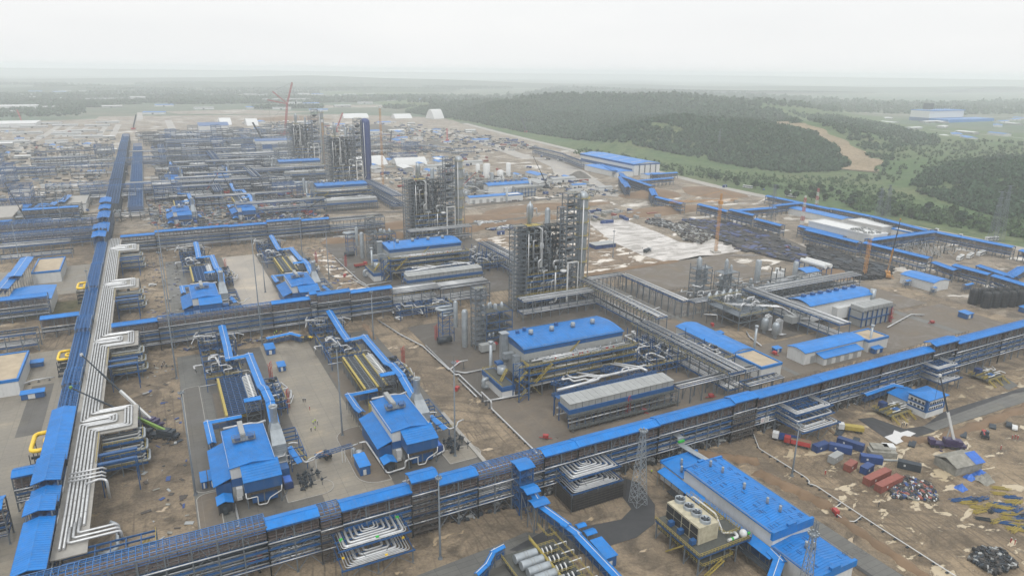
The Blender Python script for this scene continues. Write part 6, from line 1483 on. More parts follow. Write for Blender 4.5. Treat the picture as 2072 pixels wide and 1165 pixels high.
t = gbuild('far low white building with blue roof below the far compressor plant', 'building', 281, 323, 641, 652, 6.5, 1.2, doors=5); flat('pale flat annex of the far low white building', 323.4, 342, 640, 652, 6.4, top='white', wall='white')
MB().lathe([(1, 0), (1, 15)], 41, -3, 12).build('chimney', 'vessel', t)
# control building
t = thing('control_building', 'two storey white control building with blue hipped roof and two strips of windows', 'control building', (260, 144.5, 0))
MB().box(0, 11.5, 0, 8, 0, 8.2).build('wall', 'white', t)
b = MB(); b.add([(-.8, -.8, 8.3), (12.3, -.8, 8.3), (12.3, 8.8, 8.3), (-.8, 8.8, 8.3), (3.4, 4, 9.6), (8.2, 4, 9.6), (-.8, -.8, 8.05), (12.3, -.8, 8.05), (12.3, 8.8, 8.05), (-.8, 8.8, 8.05)], [(0, 1, 5, 4), (1, 2, 5), (2, 3, 4, 5), (3, 0, 4), (9, 8, 7, 6), (0, 6, 7, 1), (1, 7, 8, 2), (2, 8, 9, 3), (3, 9, 6, 0)]); b.build('roof', 'blue', t)
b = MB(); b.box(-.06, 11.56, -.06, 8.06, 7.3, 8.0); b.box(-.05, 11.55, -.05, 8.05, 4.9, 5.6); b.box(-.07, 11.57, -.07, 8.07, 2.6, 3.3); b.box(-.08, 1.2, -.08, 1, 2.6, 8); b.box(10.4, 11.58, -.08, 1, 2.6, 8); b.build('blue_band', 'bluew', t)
for z in (5.7, 3.5):
    for k in range(6): MB().box(1.6+k*1.45, 2.5+k*1.45, -.1, .02, z, z+.9).build('window', 'glass', t)
    for k in range(4): MB().box(-.1, .02, 1.3+k*1.6, 2.2+k*1.6, z, z+.9).build('window', 'glass', t)
gbuild('low blue roofed wing behind the control building', 'building', 260, 272, 153, 161, 4.2, .8, axis='y')
t = thing('pipe_skid', 'yellow stairs and low pipes on a skid left of the control building', 'equipment skid', (246, 149, 0)); rd = random.Random(3)
b = MB(); b.box(0, 13, 0, 9, 1.6, 1.7); b.build('deck', 'grate', t)
b = MB()
for k in range(9): y = rd.uniform(0, 9); b.rail([(0, y, 1.7), (rd.uniform(4, 13), y, 1.7)], 1, 0, .1, 1)
for k in range(8): x = k*1.7; b.bar((x, -1, 0), (x, .4, 1.7), .14); b.truss((x, -3.4, .2), (x, 0, 2.2), .8, .2, 3, .08) if k % 3 == 0 else None
b.build('yellow_stair', 'yellow', t)
b = MB()
for k in range(8): x, y = rd.uniform(1, 12), rd.uniform(0, 8); b.tube([(x, y, 2.6), (x+rd.uniform(2, 5), y, 2.6), (x+rd.uniform(2, 5), y+rd.uniform(-3, 3), 2.6)], .2, 7, 0, .3)
b.build('pipe', 'white', t); MB().box(2.6, 5.2, 6, 8.4, 1.7, 4.4).build('cabin', 'cblue', t); b = MB(); b.box(5, 8, 2, 4, 2, 2.8); b.build('blue_box', 'bluew', t)
roofpath('covered_gallery', 'short blue canopy on tall posts left of the control building', [(246.5, 162.5, 5.6), (266, 163.5, 5.6), (269, 161, 5.2)], 2.6, 5.6, 'foreground galleries')
roofpath('covered_gallery', 'short blue canopy by the far right pipe skid', [(322, 168, 5.6), (342, 169, 5.6)], 2.6, 5.6, 'foreground galleries')
t2 = dup(t, (316, 152, 0), 0, 'second yellow stair pipe skid near the right edge')
# other buildings
gbuild('big blue and white hall at the far right of the site', 'industrial hall', 562, 604, 742, 874, 15, 2.2, axis='y', band=False, vents=0)
t = bpy.data.objects[[o.name for o in bpy.data.objects if o.get('label', '') .startswith('big blue and white')][0]]
b = MB(); b.box(-.15, 0, 4, 130, 4.5, 8.5); b.box(-.2, 0, 0, 132, 12.6, 15); b.box(-.2, 42.2, -.15, 0, 13.2, 15); b.build('blue_band', 'bluew', t)
b = MB()
for k in range(5): y = 12+k*26; b.bar((3, y, 16), (20, y, 17.5), 1.0, 0, .2)
b.build('skylight', 'white', t)
for k in range(4): b = MB(); b.truss((8+k*9, -.6, 0), (8+k*9, -.6, 14), .8, .8, 8, .12); b.build('ladder', 'steel', t)
gbuild('low blue roofed annex in front of the big blue and white hall', 'building', 530, 556, 735, 812, 7, 1, axis='y'); gbuild('small blue roofed house at the corner of the big hall', 'building', 556, 580, 706, 720, 6, 1)
t = flat('big white hall with dark blue base and white flat roof on the right', 478, 497, 332, 390, 14, top='white', wall='white', cap='white', cat='industrial hall', name='industrial_hall'); b = MB(); b.box(-.06, 19.06, -.06, 58.06, .5, 6.2); b.build('blue_base', 'bluew', t)
b = MB(); rd = random.Random(5)
for i in range(46): x, y = rd.uniform(1, 18), rd.uniform(1, 22); b.box(x-.6, x+.6, y-.5, y+.5, 14.02, 14.02+rd.uniform(.4, 1.8)); b.bar((x, y, 14.6), (x+rd.uniform(-3, 3), y+2, 14.6), .2)
b.build('roof_equipment', 'grey', t)
t = thing('yard_pipework', 'tangled pipes and steel beside the big white hall', 'pipework', (500, 300, 0)); b = MB()
for i in range(160): x, y = rd.uniform(0, 44), rd.uniform(0, 60); b.bar((x, y, rd.uniform(.5, 6)), (x+rd.uniform(-8, 8), y+rd.uniform(-8, 8), rd.uniform(1, 7)), .3); 
b.build('pipe', 'grey', t); b = MB()
for i in range(60): x, y = rd.uniform(0, 44), rd.uniform(0, 60); b.bar((x, y, 0), (x, y, rd.uniform(3, 8)), .3)
b.build('steel_post', 'dsteel', t)
t = gbuild('white building with glossy blue roof beside the dark tank row', 'building', 427, 443, 249, 271, 6, 1.3, axis='y', arc=2); 
for k, (x, y, L) in enumerate(((418, 262, 8), (420, 245, 6), (444, 240, 12))): roofpath('covered_gallery', 'small blue canopy beside the glossy blue roof building, '+ORD[k]+' of three', [(x, y, 5), (x+L, y+2, 4)], 2.6, 5, 'small canopies')
gbuild('long low white and blue building by the haul road', 'building', 545, 560, 410, 470, 6, 1, axis='y', wins=0); flat('white flat roofed building with small windows by the haul road', 548, 566, 372, 406, 6, top='white', cap='white'); flat('white flat roofed store near the lattice mast', 552, 572, 348, 366, 6, top='white', cap='blue')
flat('flat roofed building with brown dusty roof and blue edge beside the bundle', -76, -61, 500, 536, 7.5, group='left sandy roofed buildings'); flat('flat roofed building with sandy roof and blue edge left of the lattice rack', -92, -61, 323, 356, 7, group='left sandy roofed buildings')
t = flat('flat roofed white building with bare roof in the third row left', -86, -62, 752, 802, 7, top='conc', cap='grey'); flat('grey concrete box building at the far left edge', -150, -112, 700, 760, 8, top='conc', wall='conc', cap='conc'); flat('small blue roofed building on the far left', -118, -106, 756, 772, 6, top='blue', cap='blue')
for k, (pts) in enumerate(([(-84, 452, 12), (-82, 488, 12)], [(-80, 470, 14), (-79, 516, 14)])): roofpath('covered_gallery', ['nearer', 'farther'][k]+' steep blue covered conveyor on the left', pts, 7, 12, 'left covered conveyors', post=6)
gbuild('broad shallow blue roofed hall left of the lattice rack', 'industrial hall', -80, -60, 436, 464, 8, .8, axis='y', arc=2)
for k, (x0, x1, y0, y1, h) in enumerate(((-103, -94, 736, 762, 8), (-91, -85, 742, 772, 9), (-84, -78, 752, 790, 10))): roofpath('covered_gallery', 'far slanting blue roof, '+ORD[k]+' of three on the left', [((x0+x1)/2, y0, h), ((x0+x1)/2+3, y1, h)], x1-x0, h, 'far slanting roofs', post=6)
roofpath('covered_gallery', 'blue roofed building piece cut by the left edge behind the front rack', [(-66, 250, 6), (-60, 232, 6)], 5, 6, 'left small canopies', post=4)
# foreground and mid cabins
def cabin(L=6, D=4, h=3):
    t = thing('equipment_cabin', '', 'cabin'); MB().box(0, L, 0, D, .2, h).build('wall', 'bluew', t); b = MB(); b.add([(-.3, -.3, h+.05), (L+.3, -.3, h+.05), (L+.3, D+.3, h+.5), (-.3, D+.3, h+.5), (-.3, -.3, h-.1), (L+.3, -.3, h-.1), (L+.3, D+.3, h+.35), (-.3, D+.3, h+.35)], [(0, 1, 2, 3), (7, 6, 5, 4), (0, 4, 5, 1), (1, 5, 6, 2), (2, 6, 7, 3), (3, 7, 4, 0)]); b.build('roof', 'blue', t)
    MB().box(L*.3, L*.6, -.06, .02, .3, 2.3).build('door', 'white', t); return t
cabs = [(48.2, 202, 3.4, 8, 3.6, 'tall narrow blue cabin beside the two small tanks'), (.6, 217, 1.5, 5.6, 2.8, 'left of twin narrow blue cabins at the foot of the left light mast'), (3.0, 217, 1.5, 5.6, 2.8, 'right of twin narrow blue cabins at the foot of the left light mast'), (96, 128, 3.4, 7.6, 3.8, 'glossy blue cabin beside the sagging gallery'),
        (394, 208, 6, 5, 3, 'blue cabin alone on the gravel beyond the white road'), (436, 200, 7, 3.4, 2.8, 'blue cabin by the fallen yellow crane boom'), (36, 322, 4, 7, 3, 'blue cabin under the second cross rack beside the yard'), (38, 300, 3, 5, 2.6, 'small blue cabin near the second light mast'), (-72, 352, 16, 3, 2.4, 'long low blue box in front of the left sandy roofed building'), (-60, 316, 8, 3, 2.6, 'low blue box south of the left sandy roofed building'),
        (258, 219, 4, 2.4, 2.2, 'pair of blue boxes behind the low white building'), (247, 247, 4, 2.4, 2.2, 'pair of blue boxes beside the curved roof building'), (301, 197, 6, 2.4, 2.6, 'blue boxes at the foot of the slim stack')]
for x, y, L, D, h, lb in cabs: c = cabin(L, D, h); c.location = (x, y, .2); c['label'] = lb; c['group'] = 'blue cabins'
for k, (x, y, r, h) in enumerate(((50.8, 213, 1.3, 3.6), (49.6, 216, .9, 3.2))): b = MB(); b.lathe([(r, 0), (r, h-.3), (r*.6, h), (r*.2, h+.1)], x, y, 16); tag(b.build('water_tank', 'vessel'), ['larger', 'smaller'][k]+' upright silver tank beside the tall narrow blue cabin', 'tank')
roofpath('covered_gallery', 'low blue canopy under the second cross rack at the head of the yard', [(38, 335, 4), (50, 337, 4), (54, 331, 4)], 2.4, 4, 'low canopies')
# small pipe bridge across yard
t = thing('pipe_bridge', 'slim blue lattice pipe bridge across the concrete yard between the compressor halls', 'pipe bridge', (36, 213, 0)); MB().truss((0, 0, 5.2), (13, 1.8, 5.2), 1.4, .9, 9, .1).build('truss', 'bsteel', t); MB().tube([(-3, -1, 4.8), (-1.4, -.6, 5.4), (13, 1.2, 5.4), (15, 1.6, 5.4)], .22, 8, 0, .5).build('pipe', 'pipe', t)
b = MB(); [b.bar((x, y, 0), (x, y, 5), .18) for x, y in ((0, 0), (12.6, 1.8), (9, .4), (10, .4))]; b.build('leg', 'white', t)

# ------------------------------------------------------------------ ground pipelines
def pipeline(label, pts, r=.32, z=.9, m='pipe', step=5, group='ground pipelines'):
    t = thing('pipeline', label, 'pipeline', (pts[0][0], pts[0][1], 0), 0, group); o = pts[0]
    P = [(p[0]-o[0], p[1]-o[1], p[2] if len(p) > 2 else z) for p in pts]
    MB().tube(P, r, 9, 0, .9).build('pipe', m, t)
    b = MB()
    for a, c in zip(P[:-1], P[1:]):
        a = Vector(a); c = Vector(c); k = int((c-a).length/step)
        for i in range(k+1):
            q = a.lerp(c, (i+.5)/(k+1)); 
            if abs(c.z-a.z) < 1: b.bar((q.x, q.y, 0), (q.x, q.y, q.z-r*.8), .16); b.box(q.x-.5, q.x+.5, q.y-.3, q.y+.3, .1, .4)
    b.build('pipe_support', 'dsteel', t)
    return t
pl = [('white pipeline around the front gravel pad', [(107.5, 300), (107.5, 262), (109, 262), (109, 236, 1), (108, 236, 4), (108, 226, 4), (108, 226, 1), (108, 186), (128, 184), (150, 185), (178, 187), (206, 187)]),
      ('second white line beside the front gravel pad road', [(107, 258), (107, 238)]), ('white line crossing to the vent stack from the gravel pad corner', [(108.5, 266), (112, 262), (126, 262)]),
      ('white line from the pad corner to the process hall', [(108, 233), (122, 232), (130, 232.5)]),
      ('raised white line along the sand road by the lattice stair unit', [(97, 345), (101, 320), (106, 300), (107, 268), (112, 268, 4), (116, 268, 4)]),
      ('thin white line beside the right compressor hall', [(52.5, 219, 3), (55, 219, 3), (56.5, 199, 1), (63, 199.5, 1), (63, 199.5, 3.6), (71, 201, 3.6), (71, 201, 1), (79, 204, 1), (80, 208, 1), (77, 214)]),
      ('short white line in front of the left compressor hall', [(9, 203), (9, 191), (6, 190)]),
      ('portal shaped white pipe on the gravel behind the process hall', [(228, 322), (229, 306, 1), (229, 306, 7), (236, 306, 7), (236, 306, 1), (238, 290, 1)]),
      ('second portal shaped white pipe beside the gravel road', [(226, 286), (230, 284, 1), (230, 284, 5), (242, 288, 5), (242, 288, 1)]),
      ('portal shaped white pipe at the foot of the right plant', [(256, 268, 5), (262, 264, 5), (262, 264, 1)]),
      ('white line across the gravel to the low white building', [(266, 246), (262, 240), (258, 228)]),
      ('white line in front of the right plant cooler', [(340, 218), (372, 226), (378, 222)]),
      ('white line from the low rack to the sandy annex', [(222, 246, 1), (216, 240, 1), (216, 226, 5), (224, 214, 5), (224, 214, 1)]),
      ('white line along the far left ditch', [(-110, 400), (-80, 398), (-50, 402)]), ('white line under the left side rack', [(-80, 322, 1), (-66, 328, 1.4), (-58, 334, 1.4), (-50, 334, 1.4)]),
      ('second row white line beside the sand road', [(107, 484), (107, 450), (107.5, 420), (109, 410), (126, 412)]), ('second row raised double white line', [(104, 430), (107, 412), (110, 400), (110, 372)]), ('third row white line by the road bank', [(120, 545, 2), (130, 545, 2), (132, 535, 2), (122, 534, 2)])]
for lb, pts in pl: pipeline(lb, pts)
t = pipeline('long white pipeline with hose boxes running beside the excavation to the lower right corner', [(196, 176), (182, 156), (182, 135), (181.2, 133), (179.6, 132.2), (181, 130.6), (180, 107), (179, 60)], .16, .8, 'white', 4)
t = pipeline('white branch with red hydrant beside the long pipeline', [(180.2, 120), (175.6, 119), (174, 117), (173.6, 113.2), (175.6, 111.6), (180, 112.5)], .14, .8, 'white', 3)
def hydrant():
    t = thing('fire_hydrant', '', 'hydrant'); b = MB(); b.box(-1, 1, -.7, .7, .8, 1.9); b.build('valve_box', 'red', t); b = MB(); b.tube([(-2.4, 0, .6), (2.4, 0, .6)], .16, 8); b.lathe([(.3, 0), (.3, .8)], 0, 0, 8); b.box(-.9, -.7, -.6, .6, 0, .8); b.build('valve_pipe', 'red', t); return t
def monitor():
    t = thing('fire_monitor_tower', '', 'monitor tower'); b = MB(); b.truss((0, 0, 0), (0, 0, 6.5), 1.3, 1.3, 5, .07); b.rail([(-.9, -.9, 6.5), (.9, -.9, 6.5), (.9, .9, 6.5), (-.9, .9, 6.5), (-.9, -.9, 6.5)], .9, 0, .06, .9); b.build('tower_frame', 'red', t)
    b = MB(); b.tube([(0, 0, 0), (0, 0, 8), (.8, 0, 8.6)], .16, 7); b.build('water_pipe', 'red', t); return t
hyd = [(174.4, 117.4, 'beside the long pipeline branch in the right foreground'), W(1104, 888)+('below the front gravel pad corner',), W(925, 738)+('at the bend of the raised white pipeline',), W(925, 790)+('on the sand road by the white double line',), W(1302, 835)+('below the cooler bank right end',), W(1438, 805)+('beside the sandy annex near the front rack',), W(1567, 718)+('between the two blue roofed buildings',), W(1441, 660)+('behind the curved blue roof building',), W(1885, 655)+('on the gravel corner by the front rack',), (12, 174, 'at the end of the front access frame'), W(1800, 645)+('near the right plant cooler road',), W(698, 560)+('beside the second row sand road',), W(1002, 700)+('by the vent stack of the front process hall',)]
for x, y, lb in hyd: place(PR, 'hyd', hydrant, (x, y, 0), random.uniform(0, 3), 'red hydrant box '+lb, 'red hydrants')
mon = [W(549, 768)+('beside the left front covered gallery',), W(816, 735)+('on the sand road right of the yellow beamed cooler',), W(583, 826)+('lower one between the front compressor halls',), W(883, 688)+('on the gravel beside the lattice stair unit',), W(457, 548)+('in the second row beside the pale yard',), W(640, 532)+('in the second row on the sand road',), W(1270, 840)+('in front of the cooler bank',), W(1800, 652)+('at the right plant pale road',), W(325, 432)+('far one in the third row left yard',), W(700, 540)+('second row by the dark gravel pad',)]
for x, y, lb in mon: place(PR, 'mon', monitor, (x, y, 0), 0, 'red lattice fire monitor tower '+lb, 'fire monitor towers')
# fire truck like red vehicle in second row and kerb side people later

# ------------------------------------------------------------------ masts and cranes
def mast(h):
    t = thing('light_mast', '', 'light mast'); b = MB(); b.lathe([(.7, 0), (.65, .4), (.36, .8), (.34, 1.2), (.17, h)], 0, 0, 10); b.build('pole', 'steel', t)
    b = MB(); b.lathe([(.25, h-.4), (.9, h-.3), (.9, h-.18), (.25, h-.1)], 0, 0, 10); b.build('platform', 'steel', t)
    for a in range(0, 360, 60): MB().box(-.2, .2, .75, .95, h-.1, h+.2).build('floodlight', 'vessel', t, (0, 0, 0), R(a))
    b = MB(); b.bar((0, 0, h), (0, 0, h+2.5), .1); b.build('lightning_rod', 'steel', t); return t
ms = [((358, 766), 57, 'at the edge of the sand by the left gravel path'), ((396, 1001), 36, 'beside the twin narrow blue cabins'), ((693, 881), 38, 'on the kerbed island in the concrete yard'), ((921, 923), 38, 'in front of the right compressor hall'), ((1602, 963), 19.5, 'beside the long white pipeline in the right foreground'), ((891, 1130), 26, 'on the sand with a triangular base'),
      ((353, 699), 62, 'over the second cross rack, left one'), ((531, 698), 58, 'at the head of the concrete yard'), ((537, 592), 22, 'in the second row pale yard'), ((756, 690), 34, 'on the sand road by the second cross rack'), ((612, 520), 40, 'over the second row'), ((666, 565), 36, 'right of the second row yard'), ((46, 560), 40, 'left of the lattice rack'), ((130, 480), 36, 'by the third row left halls'), ((96, 470), 40, 'far left of the third row'), ((398, 452), 20, 'in the third row'), ((452, 420), 22, 'in the third row beside a red crane'), ((1240, 520), 22, 'on the flooded slab edge'), ((190, 640), 30, 'left of the lattice rack near the sandy roof'), ((800, 560), 25, 'beside the second process hall chimney')]
for (u, v), h, lb in ms:
    x, y = W(u, v); t = place(PR, 'mast%d' % (h//12), lambda h=h: mast(h), (x, y, 0), 0, 'tall grey light mast '+lb, 'light masts')
def lattice_mast(h, w_=3.2, m='steel', top=True, m2=None):
    t = thing('lattice_mast', '', 'lattice mast'); b = MB(); n = int(h/2)
    for s in (-1, 1):
        for q in (-1, 1): b.bar((s*w_/2, q*w_/2, 0), (s*.5, q*.5, h), .16)
    for k in range(n):
        z0, z1 = k*h/n, (k+1)*h/n; r0 = w_/2+(.5-w_/2)*k/n; r1 = w_/2+(.5-w_/2)*(k+1)/n
        for s in (-1, 1): b.bar((s*r0, -r0, z0), (s*r1, r1, z1), .09); b.bar((-r0, s*r0, z0), (r1, s*r1, z1), .09); b.bar((s*r0, r0, z0), (s*r1, -r1, z1), .09); b.bar((r0, s*r0, z0), (-r1, s*r1, z1), .09)
    b.build('lattice', m, t)
    if m2:
        b = MB()
        for k in range(0, n, 4): z0 = k*h/n; r0 = w_/2+(.5-w_/2)*k/n+.02; z1 = z0+2*h/n; [b.bar((s*r0, q*r0, z0), (s*r0*.95, q*r0*.95, z1), .24) for s in (-1, 1) for q in (-1, 1)]; b.truss((0, 0, z0), (0, 0, z1), r0*1.6, r0*1.6, 2, .18)
        b.build('red_section', m2, t)
    if top: b = MB(); b.lathe([(.4, h), (1.35, h+.1), (1.35, h+.2), (.4, h+.25)], 0, 0, 12); b.build('platform', 'steel', t); b = MB(); [b.box(1.2*math.cos(R(a))-.2, 1.2*math.cos(R(a))+.2, 1.2*math.sin(R(a))-.2, 1.2*math.sin(R(a))+.2, h+.3, h+.7) for a in range(0, 360, 45)]; b.build('floodlight', 'vessel', t)
    return t
t = lattice_mast(25.5, 4.2, 'vessel'); t.location = (122.6, 149, 0); t['label'] = 'grey lattice light mast standing beside the scaffolded pipe loops'; t['group'] = 'lattice masts'
t = lattice_mast(20, 2.8, 'vessel'); t.location = (135.5, 96, 0); t['label'] = 'grey lattice light mast rising beside the lower blue hall roof'; t['group'] = 'lattice masts'
for (u, v), h, lb in (((1621, 464), 30, 'red and white lattice mast left of the big white hall'), ((1651, 420), 20, 'small red and white lattice mast at the meadow edge')):
    t = lattice_mast(h, 2.4, 'white', False, 'red'); x, y = W(u, v); t.location = (x if u > 1700 else x, y, 0); t['label'] = lb; t['group'] = 'red and white masts'
b_px = [(1755, 440, 36), (1648, 418, 30)]
def towercrane(h, jib=45, m='orange'):
    t = thing('tower_crane', '', 'crane'); MB().truss((0, 0, 0), (0, 0, h), 1.6, 1.6, int(h/2.4), .11).build('mast', m, t); MB().box(-1.2, 1.2, -1.4, 1.4, h, h+2.6).build('slewing_cab', 'white' if jib == 0 else m, t)
    if jib: MB().truss((-14, 0, h+3), (jib, 0, h+3), 1.0, 1.1, 22, .08).build('jib', m, t); MB().box(-14, -11, -1, 1, h+.6, h+3).build('counterweight', 'conc', t); b = MB(); b.truss((0, 0, h+3), (0, 0, h+8), 1.0, 1.0, 4, .12); b.bar((0, 0, h+10), (jib*.7, 0, h+4), .12); b.bar((0, 0, h+10), (-12, 0, h+4), .12); b.build('apex', m, t)
    b = MB(); b.box(-3, 3, -3, 3, 0, 1); b.build('base', 'conc', t); return t
for x, y, h, j, rz, lb in ((417, 290, 27, 0, 0, 'orange tower crane mast beside the deep pit'), (372.5, 384, 37, 42, 2.9, 'orange tower crane standing in the flooded slab with jib'), (236, 790, 88, 0, 0, 'tallest orange crane mast right of the blue wrapped vessel'), (195, 905, 66, 0, 0, 'slim hazy orange crane mast between the far column blocks')):
    t = towercrane(h, j); t.location = (x, y, 0); t.rotation_euler = (0, 0, rz); t['label'] = lb; t['group'] = 'tower cranes'
def mobile(bl, el, boom='white', body='purple', fly='dsteel', tele=.45):
    t = thing('mobile_crane', '', 'mobile crane'); b = MB(); b.box(-6, 6, -1.4, 1.4, 1.0, 1.9); b.box(4.4, 6.4, -1.3, 1.3, 1.9, 3.2); b.box(-3, 1.4, -1.4, 1.4, 2.1, 3.8); b.box(-4.6, -2.6, -1.5, 1.5, 2.2, 3.4); b.build('chassis', body, t)
    for x in (-4.8, -3.2, -1.4, 2, 3.6, 5.2):
        for y in (-1.3, 1.3): b = MB(); b.tube([(x, y-.25, .7), (x, y+.25, .7)], .68, 12); b.build('wheel', 'rubber', t)
    b = MB(); [b.bar((x, -3.4, 1), (x, 3.4, 1), .3) for x in (-4, 3)]; [b.box(x-.5, x+.5, y-.5, y+.5, 0, .3) for x in (-4, 3) for y in (-3.4, 3.4)]; b.build('outrigger', body, t)
    d = Vector((math.cos(el), 0, math.sin(el))); p = Vector((-2, 0, 3)); q = p+d*bl*tele; b = MB(); b.bar(p, q, .8, 0, .95); b.build('boom', boom, t); b = MB(); b.bar(q, p+d*bl*.75, .5); b.bar(p+d*bl*.75, p+d*bl, .36); e = p+d*bl; b.bar(e, e+Vector((0, 0, -min(12, e.z*.4))), .08); b.build('boom_extension', fly, t); b = MB(); b.box(e.x-.4, e.x+.4, -.4, .4, e.z-.3, e.z+.6); b.build('boom_head', boom, t)
    b = MB(); b.bar((.8, 0, 3), p+d*bl*.22, .35); b.build('lift_cylinder', 'grey', t); return t
def aim(x, y, tx, ty): return math.atan2(ty-y, tx-x)
for (u, v), (tu, tv, tz), bm, bd, fl, lb in (((1915, 905), (1902, 760, 28), 'white', 'purple', 'dsteel', 'mobile crane with white telescopic boom on the sandy ground at right'), ((300, 862), (165, 718, 26), 'white', 'purple', 'dsteel', 'mobile crane with long white and black boom beside the white pipe bundle'), ((330, 886), (143, 784, 18), 'lgrn', 'dsteel', 'dsteel', 'dark green mobile crane with lime boom beside the white pipe bundle'),
        ((1795, 560), (1822, 444, 42), 'orange', 'orange', 'dsteel', 'orange mobile crane with long black boom near the deep pit'), ((1105, 380), (1080, 318, 40), 'dsteel', 'dsteel', 'dsteel', 'far black mobile crane beside the far compressor plant'), ((620, 432), (650, 405, 14), 'dsteel', 'red', 'dsteel', 'small red mobile crane in the third row'), ((925, 395), (962, 350, 26), 'red', 'red', 'red', 'red crane right of the second column block'), ((60, 470), (10, 372, 40), 'dsteel', 'dsteel', 'dsteel', 'black boom crane at the far left'), ((418, 395), (440, 352, 26), 'red', 'red', 'dsteel', 'red boom crane in the third row yard, left one'), ((465, 392), (450, 352, 22), 'dsteel', 'red', 'dsteel', 'dark boom crane in the third row yard, right one')):
    x, y = W(u, v); L = 30
    tx, ty = W(tu, tv, tz); dx, dy = tx-x, ty-y; hd = math.hypot(dx, dy); bl = math.hypot(hd+2, tz-3); t = mobile(bl, math.atan2(tz-3, hd+2), bm, bd, fl); t.location = (x, y, 0); t.rotation_euler = (0, 0, math.atan2(dy, dx)); t['label'] = lb; t['group'] = 'mobile cranes'
# giant crawler crane far away
t = thing('crawler_crane', 'giant hazy red lattice crawler crane with luffing jib far behind', 'crane', (243, 1480, 0)); b = MB(); b.truss((0, 0, 3), (9, 0, 62), 3, 3, 22, .45); b.build('boom', 'red', t); b = MB(); b.truss((9, 0, 62), (22, 0, 103), 2.2, 2.2, 14, .4); b.build('jib', 'red', t)
b = MB(); b.truss((9, 0, 62), (-28, 0, 70), 1.6, 1.6, 12, .32); b.truss((9, 0, 63), (-17, 0, 86), 1.5, 1.5, 9, .32); b.build('back_mast', 'red', t); b = MB(); [b.bar(p, q, .22) for p, q in (((-28, 0, 70), (-17, 0, 86)), ((-17, 0, 86), (22, 0, 103)), ((-28, 0, 70), (-24, 0, 14)), ((22, 0, 103), (26, 0, 66)), ((9, 0, 62), (-21, 0, 34)), ((-21, 0, 34), (-12, 0, 6)))]; b.build('pendant_line', 'dsteel', t); b = MB(); b.box(-8, 8, -6, -3, 0, 2.4); b.box(-8, 8, 3, 6, 0, 2.4); b.box(-14, 6, -4, 4, 2.4, 7); b.build('carrier', 'red', t); MB().box(25, 27, -1, 1, 62, 66).build('hook_block', 'dsteel', t)
for k, (u, v, h, rz) in enumerate(((540, 300, 42, 2.4), (680, 268, 40, .5), (270, 262, 30, 1), (45, 250, 30, 2), (1065, 268, 34, 1.9), (905, 285, 22, 1.2), (790, 290, 22, 1.0))):
    t = thing('lattice_boom_crane', 'thin far lattice boom crane, '+ORD[k]+' counted over the far yards', 'crane', (*W(u, v), 0), rz, 'far boom cranes'); MB().truss((0, 0, 3), (h*.55, 0, h), 1.6, 1.6, 10, .4).build('boom', 'red' if k % 2 else 'dsteel', t); MB().box(-4, 4, -3, 3, 0, 3.4).build('carrier', 'red', t)
# transmission pylons on the meadow
for k, (u, v, h) in enumerate(((1140, 460, 36), (1560, 300, 30), (1452, 300, 45), (1790, 430, 34), (1775, 428, 30), (2020, 470, 46), (1560, 430, 34), (2004, 480, 44))[2:]):
    t = lattice_mast(h, 6, 'steel', False); x, y = W(u, v+18); t.location = (x, y, 0); t.name = 'power_pylon'; t['category'] = 'pylon'; t['label'] = 'thin pale power pylon over the meadow, '+ORD[k]+' from the left'; t['group'] = 'power pylons'
    b = MB(); [b.bar((-5, 0, z), (5, 0, z), .3) for z in (h*.75, h*.88, h)]; b.build('cross_arm', 'steel', t)
# ------------------------------------------------------------------ containers, huts, vehicles, people, heaps
def container(m, L=12.2, name='shipping_container'):
    t = thing(name, '', 'container'); b = MB(); b.box(0, L, 0, 2.44, .1, 2.6)
    for x in np.arange(.3, L-.2, .45): b.box(x, x+.2, -.05, 2.49, .3, 2.4)
    b.build('body', m, t); b = MB(); b.box(-.02, L+.02, -.03, 2.47, 2.6, 2.66); [b.box(x, x+.18, y, y+.12, 0, 2.7) for x in (-.03, L-.15) for y in (-.04, 2.36)]; b.build('frame', m, t)
    b = MB(); b.box(-.06, -.01, .2, 1.1, .3, 2.3); b.box(-.06, -.01, 1.3, 2.2, .3, 2.3); b.build('door', m, t); MB().box(L*.25, L*.25+.6, -.08, -.05, 1.2, 1.9).build('white_plate', 'white', t); return t
def sitecabin(m='cblue'):
    t = thing('site_cabin', '', 'cabin'); b = MB(); b.box(0, 6, 0, 2.44, .25, 2.75); b.build('wall', m, t); b = MB(); b.box(-.1, 6.1, -.1, 2.54, 2.75, 2.95); b.build('roof', m, t)
    for x in (.8, 3.9): MB().box(x, x+1.1, -.05, .02, 1.2, 2.2).build('window', 'glass', t)
    MB().box(2.4, 3.3, -.05, .02, .3, 2.3).build('door', 'white', t); b = MB(); b.box(.2, 5.8, .2, .5, 0, .25); b.box(.2, 5.8, 1.9, 2.2, 0, .25); b.build('skid', 'dsteel', t); return t
NEAR = [(197, 122.5, 4, 'rust', 12.2, 'farther of two rusty red shipping containers parked side by side'), (197, 118.2, 4, 'rust', 12.2, 'nearer of two rusty red shipping containers parked side by side'), (211, 146.5, -68, 'cblue', 9, 'dark blue container at the back of the blue group'), (204.5, 144.5, -52, 'cblue', 7.5, 'dark blue container in the middle of the blue group'), (199, 145, 0, 'cblue', 6.5, 'dark blue container at the front left of the blue group'),
        (208, 134, -42, 'cblue', 7, 'blue windowed container beside the sheeted pallet stack'), (198.6, 131, 12, 'rust', 5, 'small dark red cabin near the rusty containers'), (202.2, 127.4, 10, 'cblue', 5, 'small dark blue cabin beside the rusty containers'), (198, 137, 10, 'grey', 6, 'pale grey blue cabin in front of the blue containers'), (216.5, 126, -55, 'dsteel', 7, 'dark open skip between the rusty containers and the shelter')]
